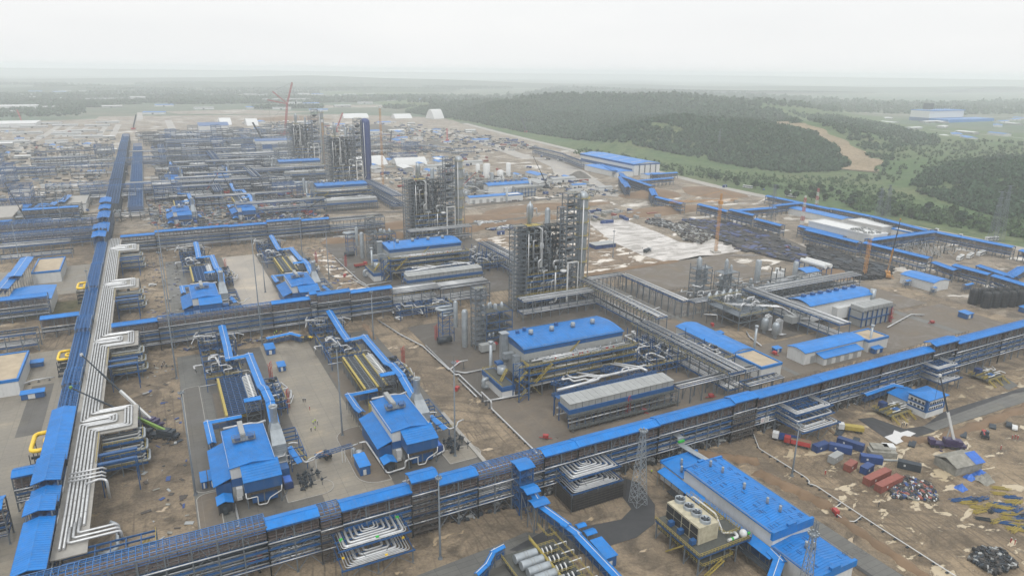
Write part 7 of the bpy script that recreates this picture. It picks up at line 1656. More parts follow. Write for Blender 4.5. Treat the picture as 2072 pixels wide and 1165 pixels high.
for x, y, a, mm, L, lb in NEAR:
    t = container(mm, L); t.location = (x, y, .12); t.rotation_euler = (0, 0, R(a)); t['label'] = lb; t['group'] = 'foreground containers'
def box_row(protos_key, mk, pts, label, group, jit=.1, rot0=0):
    for x, y, rz in pts: place(PR, protos_key, mk, (x, y, .06), rz, label, group)
rd = random.Random(77)
def wpoly(px_): return [W(*p) for p in px_]
def inw(x, y, P): return in_poly(x, y, P)
def fill(P, n, sp, r=rd):
    xs = [p[0] for p in P]; ys = [p[1] for p in P]; out = []; k = 0
    while len(out) < n and k < n*60:
        k += 1; x, y = r.uniform(min(xs), max(xs)), r.uniform(min(ys), max(ys))
        if in_poly(x, y, P) and all((x-a)**2+(y-c)**2 > sp*sp for a, c in out): out.append((x, y))
    return out
areas = [('stacked by the flooded slab', [(346, 505), (415, 508), (418, 532), (372, 560), (352, 552)], 24, 9), ('in the yard right of the second column block', [(250, 700), (440, 640), (480, 700), (440, 800), (330, 900), (250, 900)], 70, 13), ('in the dusty yards behind the white tent hall', [(260, 920), (430, 900), (470, 980), (420, 1150), (300, 1180), (240, 1050)], 60, 16), ('in the far pale yards near the dome tent', [(230, 1250), (560, 1180), (640, 1400), (560, 1750), (260, 1800)], 70, 24), ('in the far left yards', [(-300, 1100), (-60, 1000), (-60, 1700), (-380, 1800)], 36, 26), ('along the stockyard strip near the forest', [(500, 1180), (620, 1100), (640, 1240), (560, 1330)], 30, 14)]
cnt = 0
for ai, (wh, P, n, sp) in enumerate(areas):
    for x, y in fill(P, n, sp):
        c = rd.choice(('cblue', 'rust', 'cblue', 'grey', 'grey', 'tarp')); rz = rd.choice((0, R(90)))+rd.uniform(-.1, .1)
        L = 12.2 if rd.random() < .6 else 6.1
        t = place(PR, 'cont_%s_%d' % (c, L), lambda c=c, L=L: container(c, L), (x, y, .08), rz, '%s %s container %s' % ({'cblue': 'blue', 'rust': 'rusty red', 'grey': 'grey', 'tarp': 'dull brown'}[c], 'long' if L > 7 else 'short', wh), '%s %s containers %s' % ({'cblue': 'blue', 'rust': 'rusty red', 'grey': 'grey', 'tarp': 'dull brown'}[c], 'long' if L > 7 else 'short', wh)); cnt += 1
        if rd.random() < .35 and ai: pass
def hut(m='blue', L=24, D=10, h=4):
    t = thing('site_hut', '', 'hut'); b = MB(); b.box(0, L, 0, D, 0, h); b.build('wall', 'white' if m != 'white' else 'grey', t); MB().gable(-.4, L+.4, -.4, D+.4, h+.05, h+1.2, 'x', .2).build('roof', 'grey' if m == 'grey' else m, t)
    MB().box(L*.4, L*.4+2, -.1, .02, .1, 2.6).build('door', 'dsteel', t); return t
for ai, (wh, P, n, sp) in enumerate([('behind the white tent hall', [(250, 860), (360, 840), (400, 900), (380, 1000), (290, 1010)], 16, 22), ('in the yard right of the far compressor plant', [(400, 620), (470, 640), (470, 760), (420, 820)], 8, 20), ('in the pale far yards', [(200, 1250), (560, 1200), (640, 1400), (560, 1800), (200, 1900)], 44, 34), ('in the far left yards', [(-320, 950), (-70, 860), (-60, 1700), (-400, 1900)], 40, 38), ('around the far column blocks', [(60, 1080), (200, 1080), (220, 1200), (60, 1400)], 10, 34)]):
    for k, (x, y) in enumerate(fill(P, n, sp)):
        c = rd.choice(('blue', 'white', 'grey', 'blue')); sc_ = rd.choice((.6, .8, 1.0, 1.4)); place(PR, 'hut_'+c, lambda c=c: hut(c), (x, y, .08), rd.choice((0, R(90)))+rd.uniform(-.05, .05), '%s roofed site hut %s' % ({'blue': 'blue', 'white': 'white', 'grey': 'grey'}[c], wh), '%s roofed huts %s' % (c, wh), (sc_, sc_, sc_**.5))
def tent(L, D, h, m='white'):
    t = thing('tent_hall', '', 'tent hall'); b = MB(); b.gable(0, L, 0, D, .6, h, 'x', .3, 0, 9); b.build('fabric_roof', m, t); b = MB(); P = [(D*k/10, .6+(h-.7)*math.sin(math.pi*k/10)) for k in range(11)]
    for x in (.3, L-.3): b.add([(x, p[0], max(p[1]-.1, 0)) for p in P]+[(x, D, 0), (x, 0, 0)], [tuple(range(13))])
    b.build('end_wall', 'white', t); return t
for x, y, L, D, h, rz, lb in ((706, 1850, 36, 40, 26, .3, 'big white dome tent at the far end of the haul road'), (304, 948, 46, 26, 10, 0, 'long white tent hall beyond the second column block'), (150, 1800, 26, 60, 15, R(0), 'white arched tent hall in the far yards, left one'), (205, 1760, 26, 60, 15, 0, 'white arched tent hall in the far yards, right one'), (265, 1600, 34, 24, 11, .4, 'small white arched tent behind the crawler crane'), (255, 960, 44, 34, 12, .2, 'white arched tent right of the far orange crane'), (480, 1950, 70, 40, 12, 0, 'flat pale tent hall near the far hillside'), (610, 1900, 50, 40, 12, 0, 'pale tent left of the big dome tent')):
    t = tent(L, D, h); t.location = (x, y, 0); t.rotation_euler.z = rz; t['label'] = lb; t['group'] = 'tent halls'
t = gbuild('hazy white hall with blue roof edge and big blue door panel', 'industrial hall', 150, 212, 1200, 1230, 17, 2.5, wall='white', roof='bluew'); MB().box(10, 54, -.2, .02, 4, 11).build('blue_door_panel', 'bluew', t)
t = gbuild('hazy long hall with blue slope roof and white skylight in the far yards', 'industrial hall', 92, 150, 1600, 1660, 14, 5, wall='white', roof='bluew')
flat('big pale warehouse in the far left haze', -330, -220, 1850, 1950, 9, top='white', cap='white', cat='warehouse', name='warehouse'); flat('faint long building in the haze at top left', -200, -20, 3100, 3180, 12, top='grey', wall='grey', cap='grey', cat='warehouse', name='warehouse'); flat('faint pale building in the haze beyond the plain', 420, 600, 2950, 3040, 12, top='grey', wall='grey', cap='grey', cat='warehouse', name='warehouse')
flat('faint low white warehouse in the top left haze', -420, -300, 2600, 2680, 12, top='white', cap='white', cat='warehouse', name='warehouse')
for k, (x, y) in enumerate(fill([(-450, 2250), (650, 2200), (1300, 3200), (900, 4600), (-900, 4600)], 60, 90)):
    c = ('white', 'grey', 'blue', 'grey')[k % 4]; place(PR, 'hut_'+c, lambda c=c: hut(c), (x, y, .1), rd.uniform(-.2, .2), 'faint %s roofed shed far out on the hazy plain' % c, 'faint %s roofed sheds on the plain' % c, (2.4, 2.2, 1.5))
# distant plant on the right plateau
t = thing('distant_plant', 'hazy distant plant building with blue base on the far right plateau', 'industrial building', (*W(1878, 246), 0)); MB().box(0, 170, 0, 60, 10, 30).build('wall', 'white', t); MB().box(-1, 171, -1, 61, 0, 10).build('base_wall', 'bluew', t); MB().box(10, 30, 10, 30, 34, 52).build('tower', 'dsteel', t); b = MB(); b.box(0, 175, -2, 62, 30, 32); b.box(0, 230, -60, -2, 0, 9); b.build('roof', 'blue', t)
b = MB()
for k in range(14): b.bar((20+k*11, 0, 34), (20+k*11, 0, 44), .8)
b.bar((20, 0, 44), (165, 0, 44), 1.2); b.build('roof_frame', 'dsteel', t)
plat = wpoly([(1690, 262), (1900, 240), (2100, 232), (2100, 310), (1960, 302), (1800, 285)])
for k, (x, y) in enumerate(fill(wpoly([(1620, 236), (1900, 245), (2090, 240), (2090, 300), (1940, 290)]), 26, 60)): place(PR, 'hut_'+('white', 'blue')[k % 2], lambda k=k: hut(('white', 'blue')[k % 2]), (x, y, .1), rd.uniform(0, 1.5), 'hazy %s roofed shed scattered on the far right plateau' % ('white', 'blue')[k % 2], 'far plateau %s sheds' % ('white', 'blue')[k % 2], (2, 2, 1.2))
road('site_road', [W(1640, 236, 0), W(1800, 268, 0), W(1900, 285), W(2090, 318)], 12, .3, 'road'); road('site_road', [W(1880, 262), W(2090, 282)], 10, .3, 'road'); road('site_road', [W(1560, 215), W(1800, 232), W(2090, 238)], 14, .3, 'road')
# steel frames under construction in the third and fourth row yards and the far left
def frame(L, D, h, m, seed):
    t = thing('steel_structure', '', 'steel structure'); r = random.Random(seed); b = MB(); nx_ = max(2, int(L/7)); ny_ = max(1, int(D/8))
    for i in range(nx_+1):
        for j in range(ny_+1): b.bar((L*i/nx_, D*j/ny_, 0), (L*i/nx_, D*j/ny_, h*r.uniform(.7, 1)), .4)
    for z in np.arange(3.5, h, 3.5):
        for j in range(ny_+1): b.bar((0, D*j/ny_, z), (L, D*j/ny_, z), .3, 0, .5)
        for i in range(nx_+1): b.bar((L*i/nx_, 0, z), (L*i/nx_, D, z), .3, 0, .5)
        for i in range(0, nx_, 2): b.bar((L*i/nx_, 0, z-3.5), (L*(i+1)/nx_, 0, z), .2)
    b.build('frame', m, t); b = MB()
    for i in range(int(L*D/40)): x, y, z = r.uniform(0, L), r.uniform(0, D), r.choice((0, 3.6, 7.1)); b.box(x-1, x+1, y-.8, y+.8, z, z+r.uniform(.8, 2.4))
    b.build('equipment', r.choice(('vessel', 'dsteel', 'grey')), t); b = MB()
    for i in range(6): y = r.uniform(0, D); b.tube([(0, y, h*.6), (L, y, h*.6)], r.choice((.3, .5)), 6)
    b.build('pipe', 'pipe', t); return t
fp = [(a, c, rd.choice(((40, 18, 12), (26, 20, 16), (60, 12, 9), (18, 18, 24)))) for P, n, sp in (([(-300, 640), (-52, 640), (-52, 860), (-330, 860)], 16, 38), ([(-260, 880), (-60, 860), (-60, 1250), (-330, 1250)], 22, 44), ([(0, 870), (130, 870), (150, 1050), (0, 1050)], 16, 30), ([(20, 1080), (200, 1080), (230, 1190), (0, 1300)], 22, 30), ([(-10, 1300), (260, 1300), (260, 1560), (-30, 1560)], 34, 32), ([(60, 740), (125, 740), (125, 850), (60, 850)], 7, 20), ([(-4, 740), (20, 740), (20, 850), (-4, 850)], 3, 20), ([(-12, 700), (4, 700), (4, 860), (-12, 860)], 3, 30), ([(250, 1000), (420, 1000), (420, 1200), (250, 1200)], 4, 60)) for a, c in fill(P, n, sp)]
for k, (x, y, (L, D, h)) in enumerate(fp):
    zone = 'left of the far lattice rack' if x < -40 else 'between the far cross racks'; ms_ = rd.choice(('dsteel', 'bsteel', 'steel', 'dsteel'))
    place(PR, 'fr_%s_%d' % (ms_, L), lambda L=L, D=D, h=h, ms_=ms_, k=k: frame(L, D, h, ms_, k), (x, y, 0), 0, 'unfinished %s steel structure %s' % ({'dsteel': 'dark', 'bsteel': 'blue', 'steel': 'grey'}[ms_], zone), 'unfinished %s structures %s' % ({'dsteel': 'dark', 'bsteel': 'blue', 'steel': 'grey'}[ms_], zone))
# rows of low tank plots at the far left
for k, (x, y) in enumerate(fill([(-290, 1450), (-90, 1450), (-90, 1950), (-330, 1950)], 14, 60)): t = place(PR, 'hut_grey', lambda: hut('grey'), (x, y, .08), 0, 'long grey low store in the far left plots', 'grey stores in the far left plots', (2, 3, .8))
# heaps and litter (nobody could count them)
def litter(name, label, P, n, mats, hmax=1.2, big=1.6, seed=1, ang=None):
    r = random.Random(seed); b = MB()
    for x, y in [(r.uniform(min(p[0] for p in P), max(p[0] for p in P)), r.uniform(min(p[1] for p in P), max(p[1] for p in P))) for _ in range(n*3)][:n*3]:
        if not in_poly(x, y, P): continue
        a = r.uniform(0, 3.1) if ang is None else ang+r.choice((0, 0, 0, 1.57))+r.uniform(-.06, .06); L, Wd, h = r.uniform(.3, big), r.uniform(.15, big*.5), r.uniform(.08, hmax); dx, dy = math.cos(a)*L/2, math.sin(a)*L/2; z = .2+r.uniform(0, hmax*.6)
        b.bar((x-dx, y-dy, z), (x+dx, y+dy, z+r.uniform(-.1, .3)), Wd, r.randrange(len(mats)), h)
    o = b.build(name, mats); tag(o, label, 'debris', kind='stuff'); return o
litter('debris', 'jumbled scrap heap beside the rusty containers', [(198, 115), (210, 107), (217, 114), (214, 121), (206, 121)], 420, ['black', 'scaff', 'scaff', 'white', 'cblue', 'dsteel', 'rust', 'tarp', 'dsteel', 'black'], .9, 2.0, 1)
litter('debris', 'dark scrap heap at the lower right corner', [(190, 86), (190, 79), (200, 78), (203, 84), (198, 88)], 240, ['black', 'black', 'dsteel', 'scaff', 'black', 'dsteel', 'black', 'grey'], 1.2, 1.8, 2)
litter('debris', 'timber and steel piled on the flooded slab', wpoly([(1355, 460), (1375, 450), (1430, 470), (1445, 480), (1415, 494), (1385, 486)]), 500, ['scaff', 'scaff', 'grey', 'black', 'tarp'], 1.6, 5, 3)
litter('debris', 'dark timber strewn along the upper edge of the flooded slab', wpoly([(1305, 452), (1325, 442), (1400, 462), (1395, 478), (1350, 462)]), 300, ['black', 'scaff', 'dsteel', 'grey'], 1.4, 5, 4)
litter('debris', 'dark formwork and rubble along the floor of the excavation', wpoly([(1385, 445), (1470, 450), (1570, 485), (1640, 520), (1600, 530), (1500, 505), (1430, 475)]), 700, ['black', 'black', 'black', 'scaff', 'dblue'], 1.6, 12, 5, 1.85)
litter('debris', 'dark formwork field in the deep pit beside the orange crane', wpoly([(1640, 500), (1700, 520), (1800, 545), (1790, 560), (1740, 566), (1690, 548), (1640, 520)]), 900, ['black', 'black', 'black', 'dsteel'], 3.0, 10, 6, 1.5)
litter('debris', 'pale wrapped pipe spools laid out by the road bank', [(246, 525), (265, 516), (280, 546), (250, 560)], 420, ['white', 'grey', 'cblue', 'grey', 'black'], 1.2, 6, 7)
litter('debris', 'scraps of sheeting and timber under the front racks', [(9, 168), (34, 176), (34, 180), (9, 182)], 120, ['white', 'black', 'scaff'], .4, 2, 8)
for k, (P, n) in enumerate((([(0, 345), (30, 340), (56, 340), (56, 348), (0, 348)], 60), ([(-16, 180), (-3, 180), (-3, 330), (-16, 330)], 26), ([(-16, 370), (6, 370), (6, 550), (-16, 550)], 70), ([(88, 370), (112, 370), (110, 520), (92, 540)], 60), ([(0, 575), (120, 575), (120, 655), (0, 655)], 420), ([(80, 640), (130, 640), (140, 760), (80, 780)], 420), ([(-10, 655), (60, 655), (60, 850), (-10, 850)], 300), ([(250, 640), (470, 620), (470, 800), (260, 900)], 420), ([(0, 870), (160, 870), (200, 1500), (0, 1500)], 600), ([(200, 1100), (620, 1050), (640, 1500), (250, 1900)], 600), ([(-300, 640), (-60, 640), (-60, 1500), (-350, 1500)], 400))):
    litter('litter', ['scraps under the second cross rack', 'scraps beside the white pipe bundle', 'white scraps on the second row sand', 'pale scraps on the second row sand road', 'building materials strewn over the third row yard', 'red and grey materials strewn by the third cooler bank', 'materials around the third row compressor halls', 'materials strewn over the yard by the far compressor plant', 'far clutter of materials between the hazy racks', 'far clutter over the pale yards', 'far clutter left of the lattice rack'][k], P, n, ['grey', 'scaff', 'dsteel', 'dsteel', 'dsteel', 'bsteel', 'steel', 'steel', 'tarp', 'scaff', 'rust' if k < 7 else 'dsteel'] if k > 3 else ['tarp', 'grey', 'scaff', 'scaff', 'dsteel', 'cblue'], .2 if k < 4 else (1.6 if k < 8 else 3), 3 if k < 4 else (6 if k < 8 else 12), 20+k)
litter('debris', 'dark scaffolding bits and rubble under the front rack', [(55, 165), (290, 165), (290, 171), (55, 171)], 300, ['scaff', 'black', 'dsteel', 'scaff', 'grey'], 1.0, 3, 61, 0)
# pipe stacks yellow and blue
def bundle_of(m, L=7, n=7):
    t = thing('pipe_stack', '', 'pipe stack'); b = MB(); r = random.Random(n)
    for i in range(n): b.bar((r.uniform(-1, 1), i*.5, .25), (L+r.uniform(-2, 1), i*.5+r.uniform(-.9, .9), .25+r.uniform(0, .2)), .16)
    for i in range(n-2): b.bar((r.uniform(-.5, 2), i*.5+.3, .48), (L+r.uniform(-3, .8), i*.5+.3+r.uniform(-.9, .9), .5), .14)
    b.build('stacked_bars', m, t); b = MB(); b.box(1, 1.3, -.3, 2.6, 0, .15); b.box(L-1.5, L-1.2, -.3, 2.6, 0, .15); b.build('bearer', 'scaff', t); return t
for k, (x, y) in enumerate(fill([(211, 97), (213, 106), (226, 99), (234, 104), (226, 86), (214, 86)], 34, 1.9)): c = rd.choice(('ypipe', 'bsteel', 'ypipe', 'scaff')); place(PR, 'stk'+c, lambda c=c: bundle_of({'ypipe': 'yellow', 'bsteel': 'bluew', 'scaff': 'dsteel'}[c]), (x, y, .1), rd.uniform(-.9, .1), '%s bar bundle on the sand at the lower right' % {'ypipe': 'yellow', 'bsteel': 'blue', 'scaff': 'dark'}[c], '%s bar bundles at the lower right' % {'ypipe': 'yellow', 'bsteel': 'blue', 'scaff': 'dark'}[c], (.75, .55, 1))
# tents and covered stacks in the right foreground
t = thing('tarpaulin_shelter', 'large shelter covered with weathered tarpaulin and a blue sheet end', 'shelter', (229, 113.5, 0), R(-8)); b = MB(); b.gable(0, 13, 0, 9, 3.4, 5.2, 'x', .3); b.build('tarpaulin_roof', 'tarp', t); b = MB(); b.box(.3, 12.7, .3, 8.7, 0, 3.4); b.build('wall', 'tarp', t); b = MB(); b.add([(8.6, -.2, 3.5), (13.2, -.2, 3.5), (13.2, 4.6, 5.35), (8.6, 4.6, 5.35)], [(0, 1, 2, 3)]); b.build('blue_sheet', 'btarp', t); b = MB(); b.add([(3, -.2, 3.5), (7.2, -.2, 3.5), (6.2, 6, 5.5), (2.2, 6, 5.0)], [(0, 1, 2, 3)]); b.build('pale_sheet', 'tarp', t)
for k, (x, y, s, lb) in enumerate(((238, 110, 1.4, 'crumpled blue tarpaulin heap right of the shelter'), (233, 111, 1.0, 'small blue tarpaulin heap in front of the shelter'), (224, 108.5, 1.0, 'blue tarpaulin bundle beside the bar stacks'), (236, 108, 1.6, 'grey blue sheeting heap beside the shelter'))):
    b = MB(); r = random.Random(k+2); V = []
    for i in range(7):
        for j in range(7): rr = math.hypot(i-3, j-3)/3.6; V.append((x+(i-3)*.62*s, y+(j-3)*.55*s, max(.12, (1-rr)*2.0*s*r.uniform(.6, 1.2))))
    b.add(V, [(i*7+j, (i+1)*7+j, (i+1)*7+j+1, i*7+j+1) for i in range(6) for j in range(6)]); tag(b.build('tarpaulin_heap', 'btarp' if k < 3 else 'tarp'), lb, 'tarpaulin', 'tarpaulin heaps')
t = thing('covered_stack', 'stack of pallets under grey sheeting beside the blue windowed container', 'covered stack', (214.5, 135, 0), R(-35)); b = MB(); b.box(0, 9, 0, 4, 0, 2.2); b.box(1, 7, 1, 5.4, 2.2, 3.0); b.build('stack', 'tarp', t); b = MB(); [b.bar((i*.8, -2.2, .4), (i*.8+5, -1.6, .6), .3) for i in range(8)]; b.build('loose_panel', 'grey', t); MB().box(5.4, 9.4, 3, 6, 0, 3).build('white_cabin', 'white', t)
# and sand heaps
def heap(label, x, y, r_, h, m, sx=1, sy=1, name='earth_heap', seed=0):
    r = random.Random(seed+int(x)); b = MB(); n = 18; V = []
    for i in range(7):
        for k in range(n): a = 2*math.pi*k/n; q = r_*i/6*(1+.12*math.sin(a*3+x)+r.uniform(-.05, .05)); V.append((x+q*math.cos(a)*sx, y+q*math.sin(a)*sy, h*math.cos(math.pi/2*i/6)*(1+r.uniform(-.12, .12)) if i < 6 else .02))
    b.add(V, [(i*n+k, (i+1)*n+k, (i+1)*n+(k+1) % n, i*n+(k+1) % n) for i in range(6) for k in range(n)], 0, True); o = b.build(name, m); tag(o, label, 'earth heap', kind='thing'); return o
for k, (u, v, r_, h, m, sx, sy) in enumerate(((1172, 358, 14, 7, 'dgravel', 1, 1.3), (1100, 420, 60, 3.5, 'dirt', 1.2, .3), (880, 450, 70, 4, 'dirt', 1.3, .25), (1320, 395, 30, 6, 'dirt', 1.3, .8), (1440, 390, 30, 5, 'dirt', 1, 1.4), (875, 293, 22, 7, 'dgravel', 1.3, 1), (760, 265, 40, 14, 'dgravel', 1.4, 1), (1480, 1010, 5, 1.5, 'dirt', 2.4, .8), (1440, 975, 5, 1.4, 'dirt', 2, 1), (1690, 555, 14, 3, 'dirt', 1, 1), (1345, 428, 40, 5, 'dirt', 1.6, .4), (590, 243, 60, 10, 'dirt', 2, .6))):
    x, y = W(u, v); heap('heap of %s, %s one counted along the site' % ('dark gravel' if m == 'dgravel' else 'brown earth', ORD[k]), x, y, r_, h, m, sx, sy, seed=k)
# excavation banks beside the long white pipeline
for k, (x0, y0, x1, y1, h, wd) in enumerate(((158, 166, 176, 150, 1.6, 5), (170, 146, 176, 120, 1.8, 5), (174, 116, 172, 80, 1.2, 4), (236, 138, 248, 131, 1.4, 5), (250, 131.5, 312, 132.5, 1.3, 5), (108, 535, 225, 528, 4, 10), (225, 528, 330, 548, 4, 12), (230, 372, 330, 376, 1.6, 5), (230, 188, 213, 141, .6, 2), (89, 345, 88, 320, .6, 3))):
    b = MB(); r = random.Random(k); n = 26; V = []
    d = Vector((x1-x0, y1-y0, 0)); L = d.length; d.normalize(); nr = Vector((-d.y, d.x, 0))
    for i in range(n+1):
        for j in range(7): f = j/6-.5; p = Vector((x0, y0, 0))+d*L*i/n+nr*wd*f*(1+.3*math.sin(i*1.1+k)); V.append((p.x+r.uniform(-.2, .2), p.y+r.uniform(-.2, .2), .02+h*math.cos(math.pi*f)*r.uniform(.6, 1.15)*(1 if 0 < i < n else .1)))
    b.add(V, [(i*7+j, (i+1)*7+j, (i+1)*7+j+1, i*7+j+1) for i in range(n) for j in range(6)], 0, True); o = b.build('soil_bank', 'dirt'); o['kind'] = 'structure'
    if o.data.polygons[0].normal.z < 0: o.data.flip_normals()
# vehicles
def wheels(t, xs, y=1.0, r=.42):
    for x in xs:
        for s in (-y, y): b = MB(); b.tube([(x, s-.13, r), (x, s+.13, r)], r, 12); wh = b.build('wheel', 'rubber', t)
def car(m='white'):
    t = thing('parked_car', '', 'car'); b = MB(); b.add([(x, y, z) for x, z in ((-2.2, .4), (2.2, .4), (2.25, .85), (1.2, 1.0), (.6, 1.55), (-1.5, 1.6), (-2.2, 1.0)) for y in (-.88, .88)], [(0, 1, 3, 2)]+[(2*i, 2*i+1, (2*i+3) % 14, (2*i+2) % 14) for i in range(1, 7)]+[tuple(range(0, 14, 2)), tuple(reversed(range(1, 14, 2)))]); b.build('body', m, t)
    b = MB(); b.box(-1.4, .5, -.9, .9, 1.08, 1.45); b.build('window', 'glass', t); wheels(t, (-1.35, 1.4), .82, .36); return t
def bus():
    t = thing('coach', '', 'bus'); b = MB(); b.box(-6, 6, -1.25, 1.25, .5, 3.2); b.build('body', 'white', t); b = MB(); b.box(-5.6, 6.03, -1.28, 1.28, 1.5, 2.5); b.build('window', 'glass', t); wheels(t, (-3.8, 3.9), 1.15, .5); MB().box(-3, 2, -.9, .9, 3.2, 3.4).build('roof_unit', 'grey', t); return t
def lorry(m='cblue', L=9):
    t = thing('lorry', '', 'lorry'); b = MB(); b.box(-L/2, L/2, -.5, .5, .6, .95); b.build('chassis', 'dsteel', t); MB().box(L/2-2.1, L/2, -1.2, 1.2, .9, 3.0).build('cab', m if m == 'red' else 'white', t); b = MB(); b.box(L/2-.1, L/2+.03, -1.1, 1.1, 1.8, 2.7); b.build('windscreen', 'glass', t); b = MB(); b.box(-L/2, L/2-2.3, -1.25, 1.25, 1.0, 2.6); b.build('cargo_body', m, t); b = MB(); b.box(-L/2+.1, L/2-2.4, -1.1, 1.1, 2.6, 2.62); b.build('cargo_load', 'dirt' if m == 'red' else m, t); wheels(t, (-L/2+1, -L/2+2.2, L/2-1.4), 1.1, .5); return t
def loader(m='red'):
    t = thing('telehandler', '', 'construction vehicle'); MB().box(-2.2, 2.4, -1, 1, .8, 1.7).build('body', 'dsteel', t); MB().box(-1, .6, -1, 0, 1.7, 2.8).build('cab', 'glass', t); b = MB(); b.bar((-2, .5, 1.9), (3.4, .5, 1.3), .4); b.build('boom', m, t); wheels(t, (-1.5, 1.6), 1.1, .65); MB().box(1.4, 2.6, -1, 1, 1.1, 1.8).build('bonnet', m, t); return t
for k, (u, v, rz, lb) in enumerate(((1868, 541, .2, 'white coach parked beside the galleries corner'), (1942, 526, .3, 'white coach in the yard behind the galleries'), (1962, 522, .3, 'second white coach behind the first in the yard'), (2006, 487, -.2, 'white coach on the haul road at the right edge'), (1513, 381, -1.3, 'white coach on the haul road by the blue hut'), (1600, 399, -1.3, 'white coach on the haul road above the low white building'), (1984, 517, .2, 'third pale coach in the yard behind the galleries'))): place(PR, 'bus', bus, (*W(u, v), .2), rz, lb, 'coaches')
for k, (u, v, rz, m, lb) in enumerate(((1612, 902, 2.2, 'red', 'red dump truck parked under the second pipe loop frame'), (1588, 893, 2.2, 'cblue', 'blue tank lorry beside the red dump truck'), (1720, 873, 2.4, 'yellow', 'yellow brown lorry at the foot of the loop frame'), (1310, 510, .4, 'dsteel', 'dark green tipper at the edge of the flooded slab'), (1680, 440, .2, 'cblue', 'blue lorry near the big white hall'), (1890, 470, 0, 'dsteel', 'dark lorry on the haul road'), (1940, 482, .2, 'dsteel', 'second dark lorry on the haul road'), (530, 420, 1.6, 'red', 'red lorry in the third row yard'), (586, 455, 1.2, 'cblue', 'blue lorry by the third row road'), (730, 540, .2, 'red', 'red fire engine beside the second row white pipes'))):
    place(PR, 'lor'+m, lambda m=m: lorry(m), (*W(u, v), .15), rz, lb, 'lorries')
for k, (u, v, rz, m, lb) in enumerate(((309, 579, .1, 'white', 'white car on the sand beside the second row pipe bundle'), (2052, 868, .5, 'white', 'white pickup on the sand near the right edge'), (1600, 388, .3, 'white', 'white car near the haul road'), (1460, 560, .3, 'white', 'white car on the gravel road by the pit'), (2040, 862, .5, 'dsteel', 'dark car behind the white pickup'), (1905, 478, 0, 'dsteel', 'dark car on the haul road'), (1545, 385, 1, 'cblue', 'blue car beside the haul road'))): place(PR, 'car'+m, lambda m=m: car(m), (*W(u, v), .15), rz, lb, 'cars')
for k, (u, v, rz, m, lb) in enumerate(((1992, 885, .6, 'red', 'red and black telehandler on the sand at right'), (658, 927, 2.2, 'orange', 'orange boom lift on the concrete yard'), (1595, 505, 1.2, 'red', 'red crawler machine beside the excavation'), (620, 690, 0, 'ypipe', 'small yellow roller on the concrete yard'), (1312, 448, 1.2, 'red', 'red drilling rig at the corner of the flooded slab'), (128, 480, .2, 'red', 'red boom machine on the far left bank'), (660, 440, .6, 'red', 'red loader in the third row yard'))): place(PR, 'ldr'+m, lambda m=m: loader(m), (*W(u, v), .25), rz, lb, 'construction machines')
for k, (u, v, a, L, lb) in enumerate(((1735, 903, .5, 6, 'nearer dark steel plates stack on the sand'), (1955, 888, .5, 5, 'dark plates stack beside the telehandler'), (1850, 907, .45, 5, 'flat dark plate stack left of the white crane'), (2015, 870, .5, 4, 'small dark plate stack near the white pickup'), (1700, 885, .4, 7, 'black mats on the sand under the loop frame'))):
    b = MB(); [b.box(0, L, 0, 2.2, .12+i*.22, .28+i*.22) for i in range(3)]; tag(b.build('plate_stack', 'dsteel', None, (*W(u, v), 0), a), lb, 'plate stack', 'plate stacks')
# random parked vehicles in far yards
for k, (x, y) in enumerate(fill([(250, 690), (470, 640), (600, 1040), (560, 1500), (260, 1500), (240, 900)], 46, 18)+fill([(60, 600), (120, 600), (130, 780), (60, 780)], 12, 7)):
    m = rd.choice(('cblue', 'red', 'dsteel')); place(PR, 'lor'+m, lambda m=m: lorry(m), (x, y, .1), rd.uniform(0, 3), {'cblue': 'blue', 'red': 'red', 'dsteel': 'dark'}[m]+(' lorry among the materials of the far yards' if x > 200 else ' lorry among the materials of the third row yard'), {'cblue': 'blue', 'red': 'red', 'dsteel': 'dark'}[m]+(' lorries in the far yards' if x > 200 else ' lorries in the third row yard'))
# people: one continuous body each
def person_mesh():
    vs = [((0, 0, .98), .15), ((0, 0, 1.2), .14), ((0, 0, 1.42), .16), ((0, 0, 1.52), .06), ((0, .01, 1.66), .10), ((0, .01, 1.74), .07), ((.1, 0, .9), .1), ((.11, .02, .5), .07), ((.12, -.02, .1), .05), ((.12, .12, .05), .045), ((-.1, 0, .9), .1), ((-.12, .1, .5), .07), ((-.13, -.1, .12), .05), ((-.13, .05, .05), .045),
          ((.2, 0, 1.42), .07), ((.26, -.02, 1.15), .05), ((.25, .12, .92), .04), ((-.2, 0, 1.42), .07), ((-.27, -.03, 1.15), .05), ((-.24, .1, .93), .04)]
    es = [(0, 1), (1, 2), (2, 3), (3, 4), (4, 5), (0, 6), (6, 7), (7, 8), (8, 9), (0, 10), (10, 11), (11, 12), (12, 13), (2, 14), (14, 15), (15, 16), (2, 17), (17, 18), (18, 19)]
    me = bpy.data.meshes.new('person_body'); me.from_pydata([v for v, r in vs], es, []); o = bpy.data.objects.new('person_tmp', me); C.link(o)
    md = o.modifiers.new('skin', 'SKIN'); md.use_smooth_shade = True
    for i, (v, r) in enumerate(vs): me.skin_vertices[0].data[i].radius = (r, r*.8); me.skin_vertices[0].data[i].use_root = (i == 0)
    s2 = o.modifiers.new('sub', 'SUBSURF'); s2.levels = 1; s2.render_levels = 1
    dg = bpy.context.evaluated_depsgraph_get(); m2 = bpy.data.meshes.new_from_object(o.evaluated_get(dg)); bpy.data.objects.remove(o); return m2
PM = person_mesh(); PM.materials.clear(); PM.materials.append(M['cloth'])
PM2 = PM.copy(); PM2.materials.clear(); PM2.materials.append(M['vest'])
PM3 = PM.copy(); PM3.materials.clear(); PM3.materials.append(M['red'])
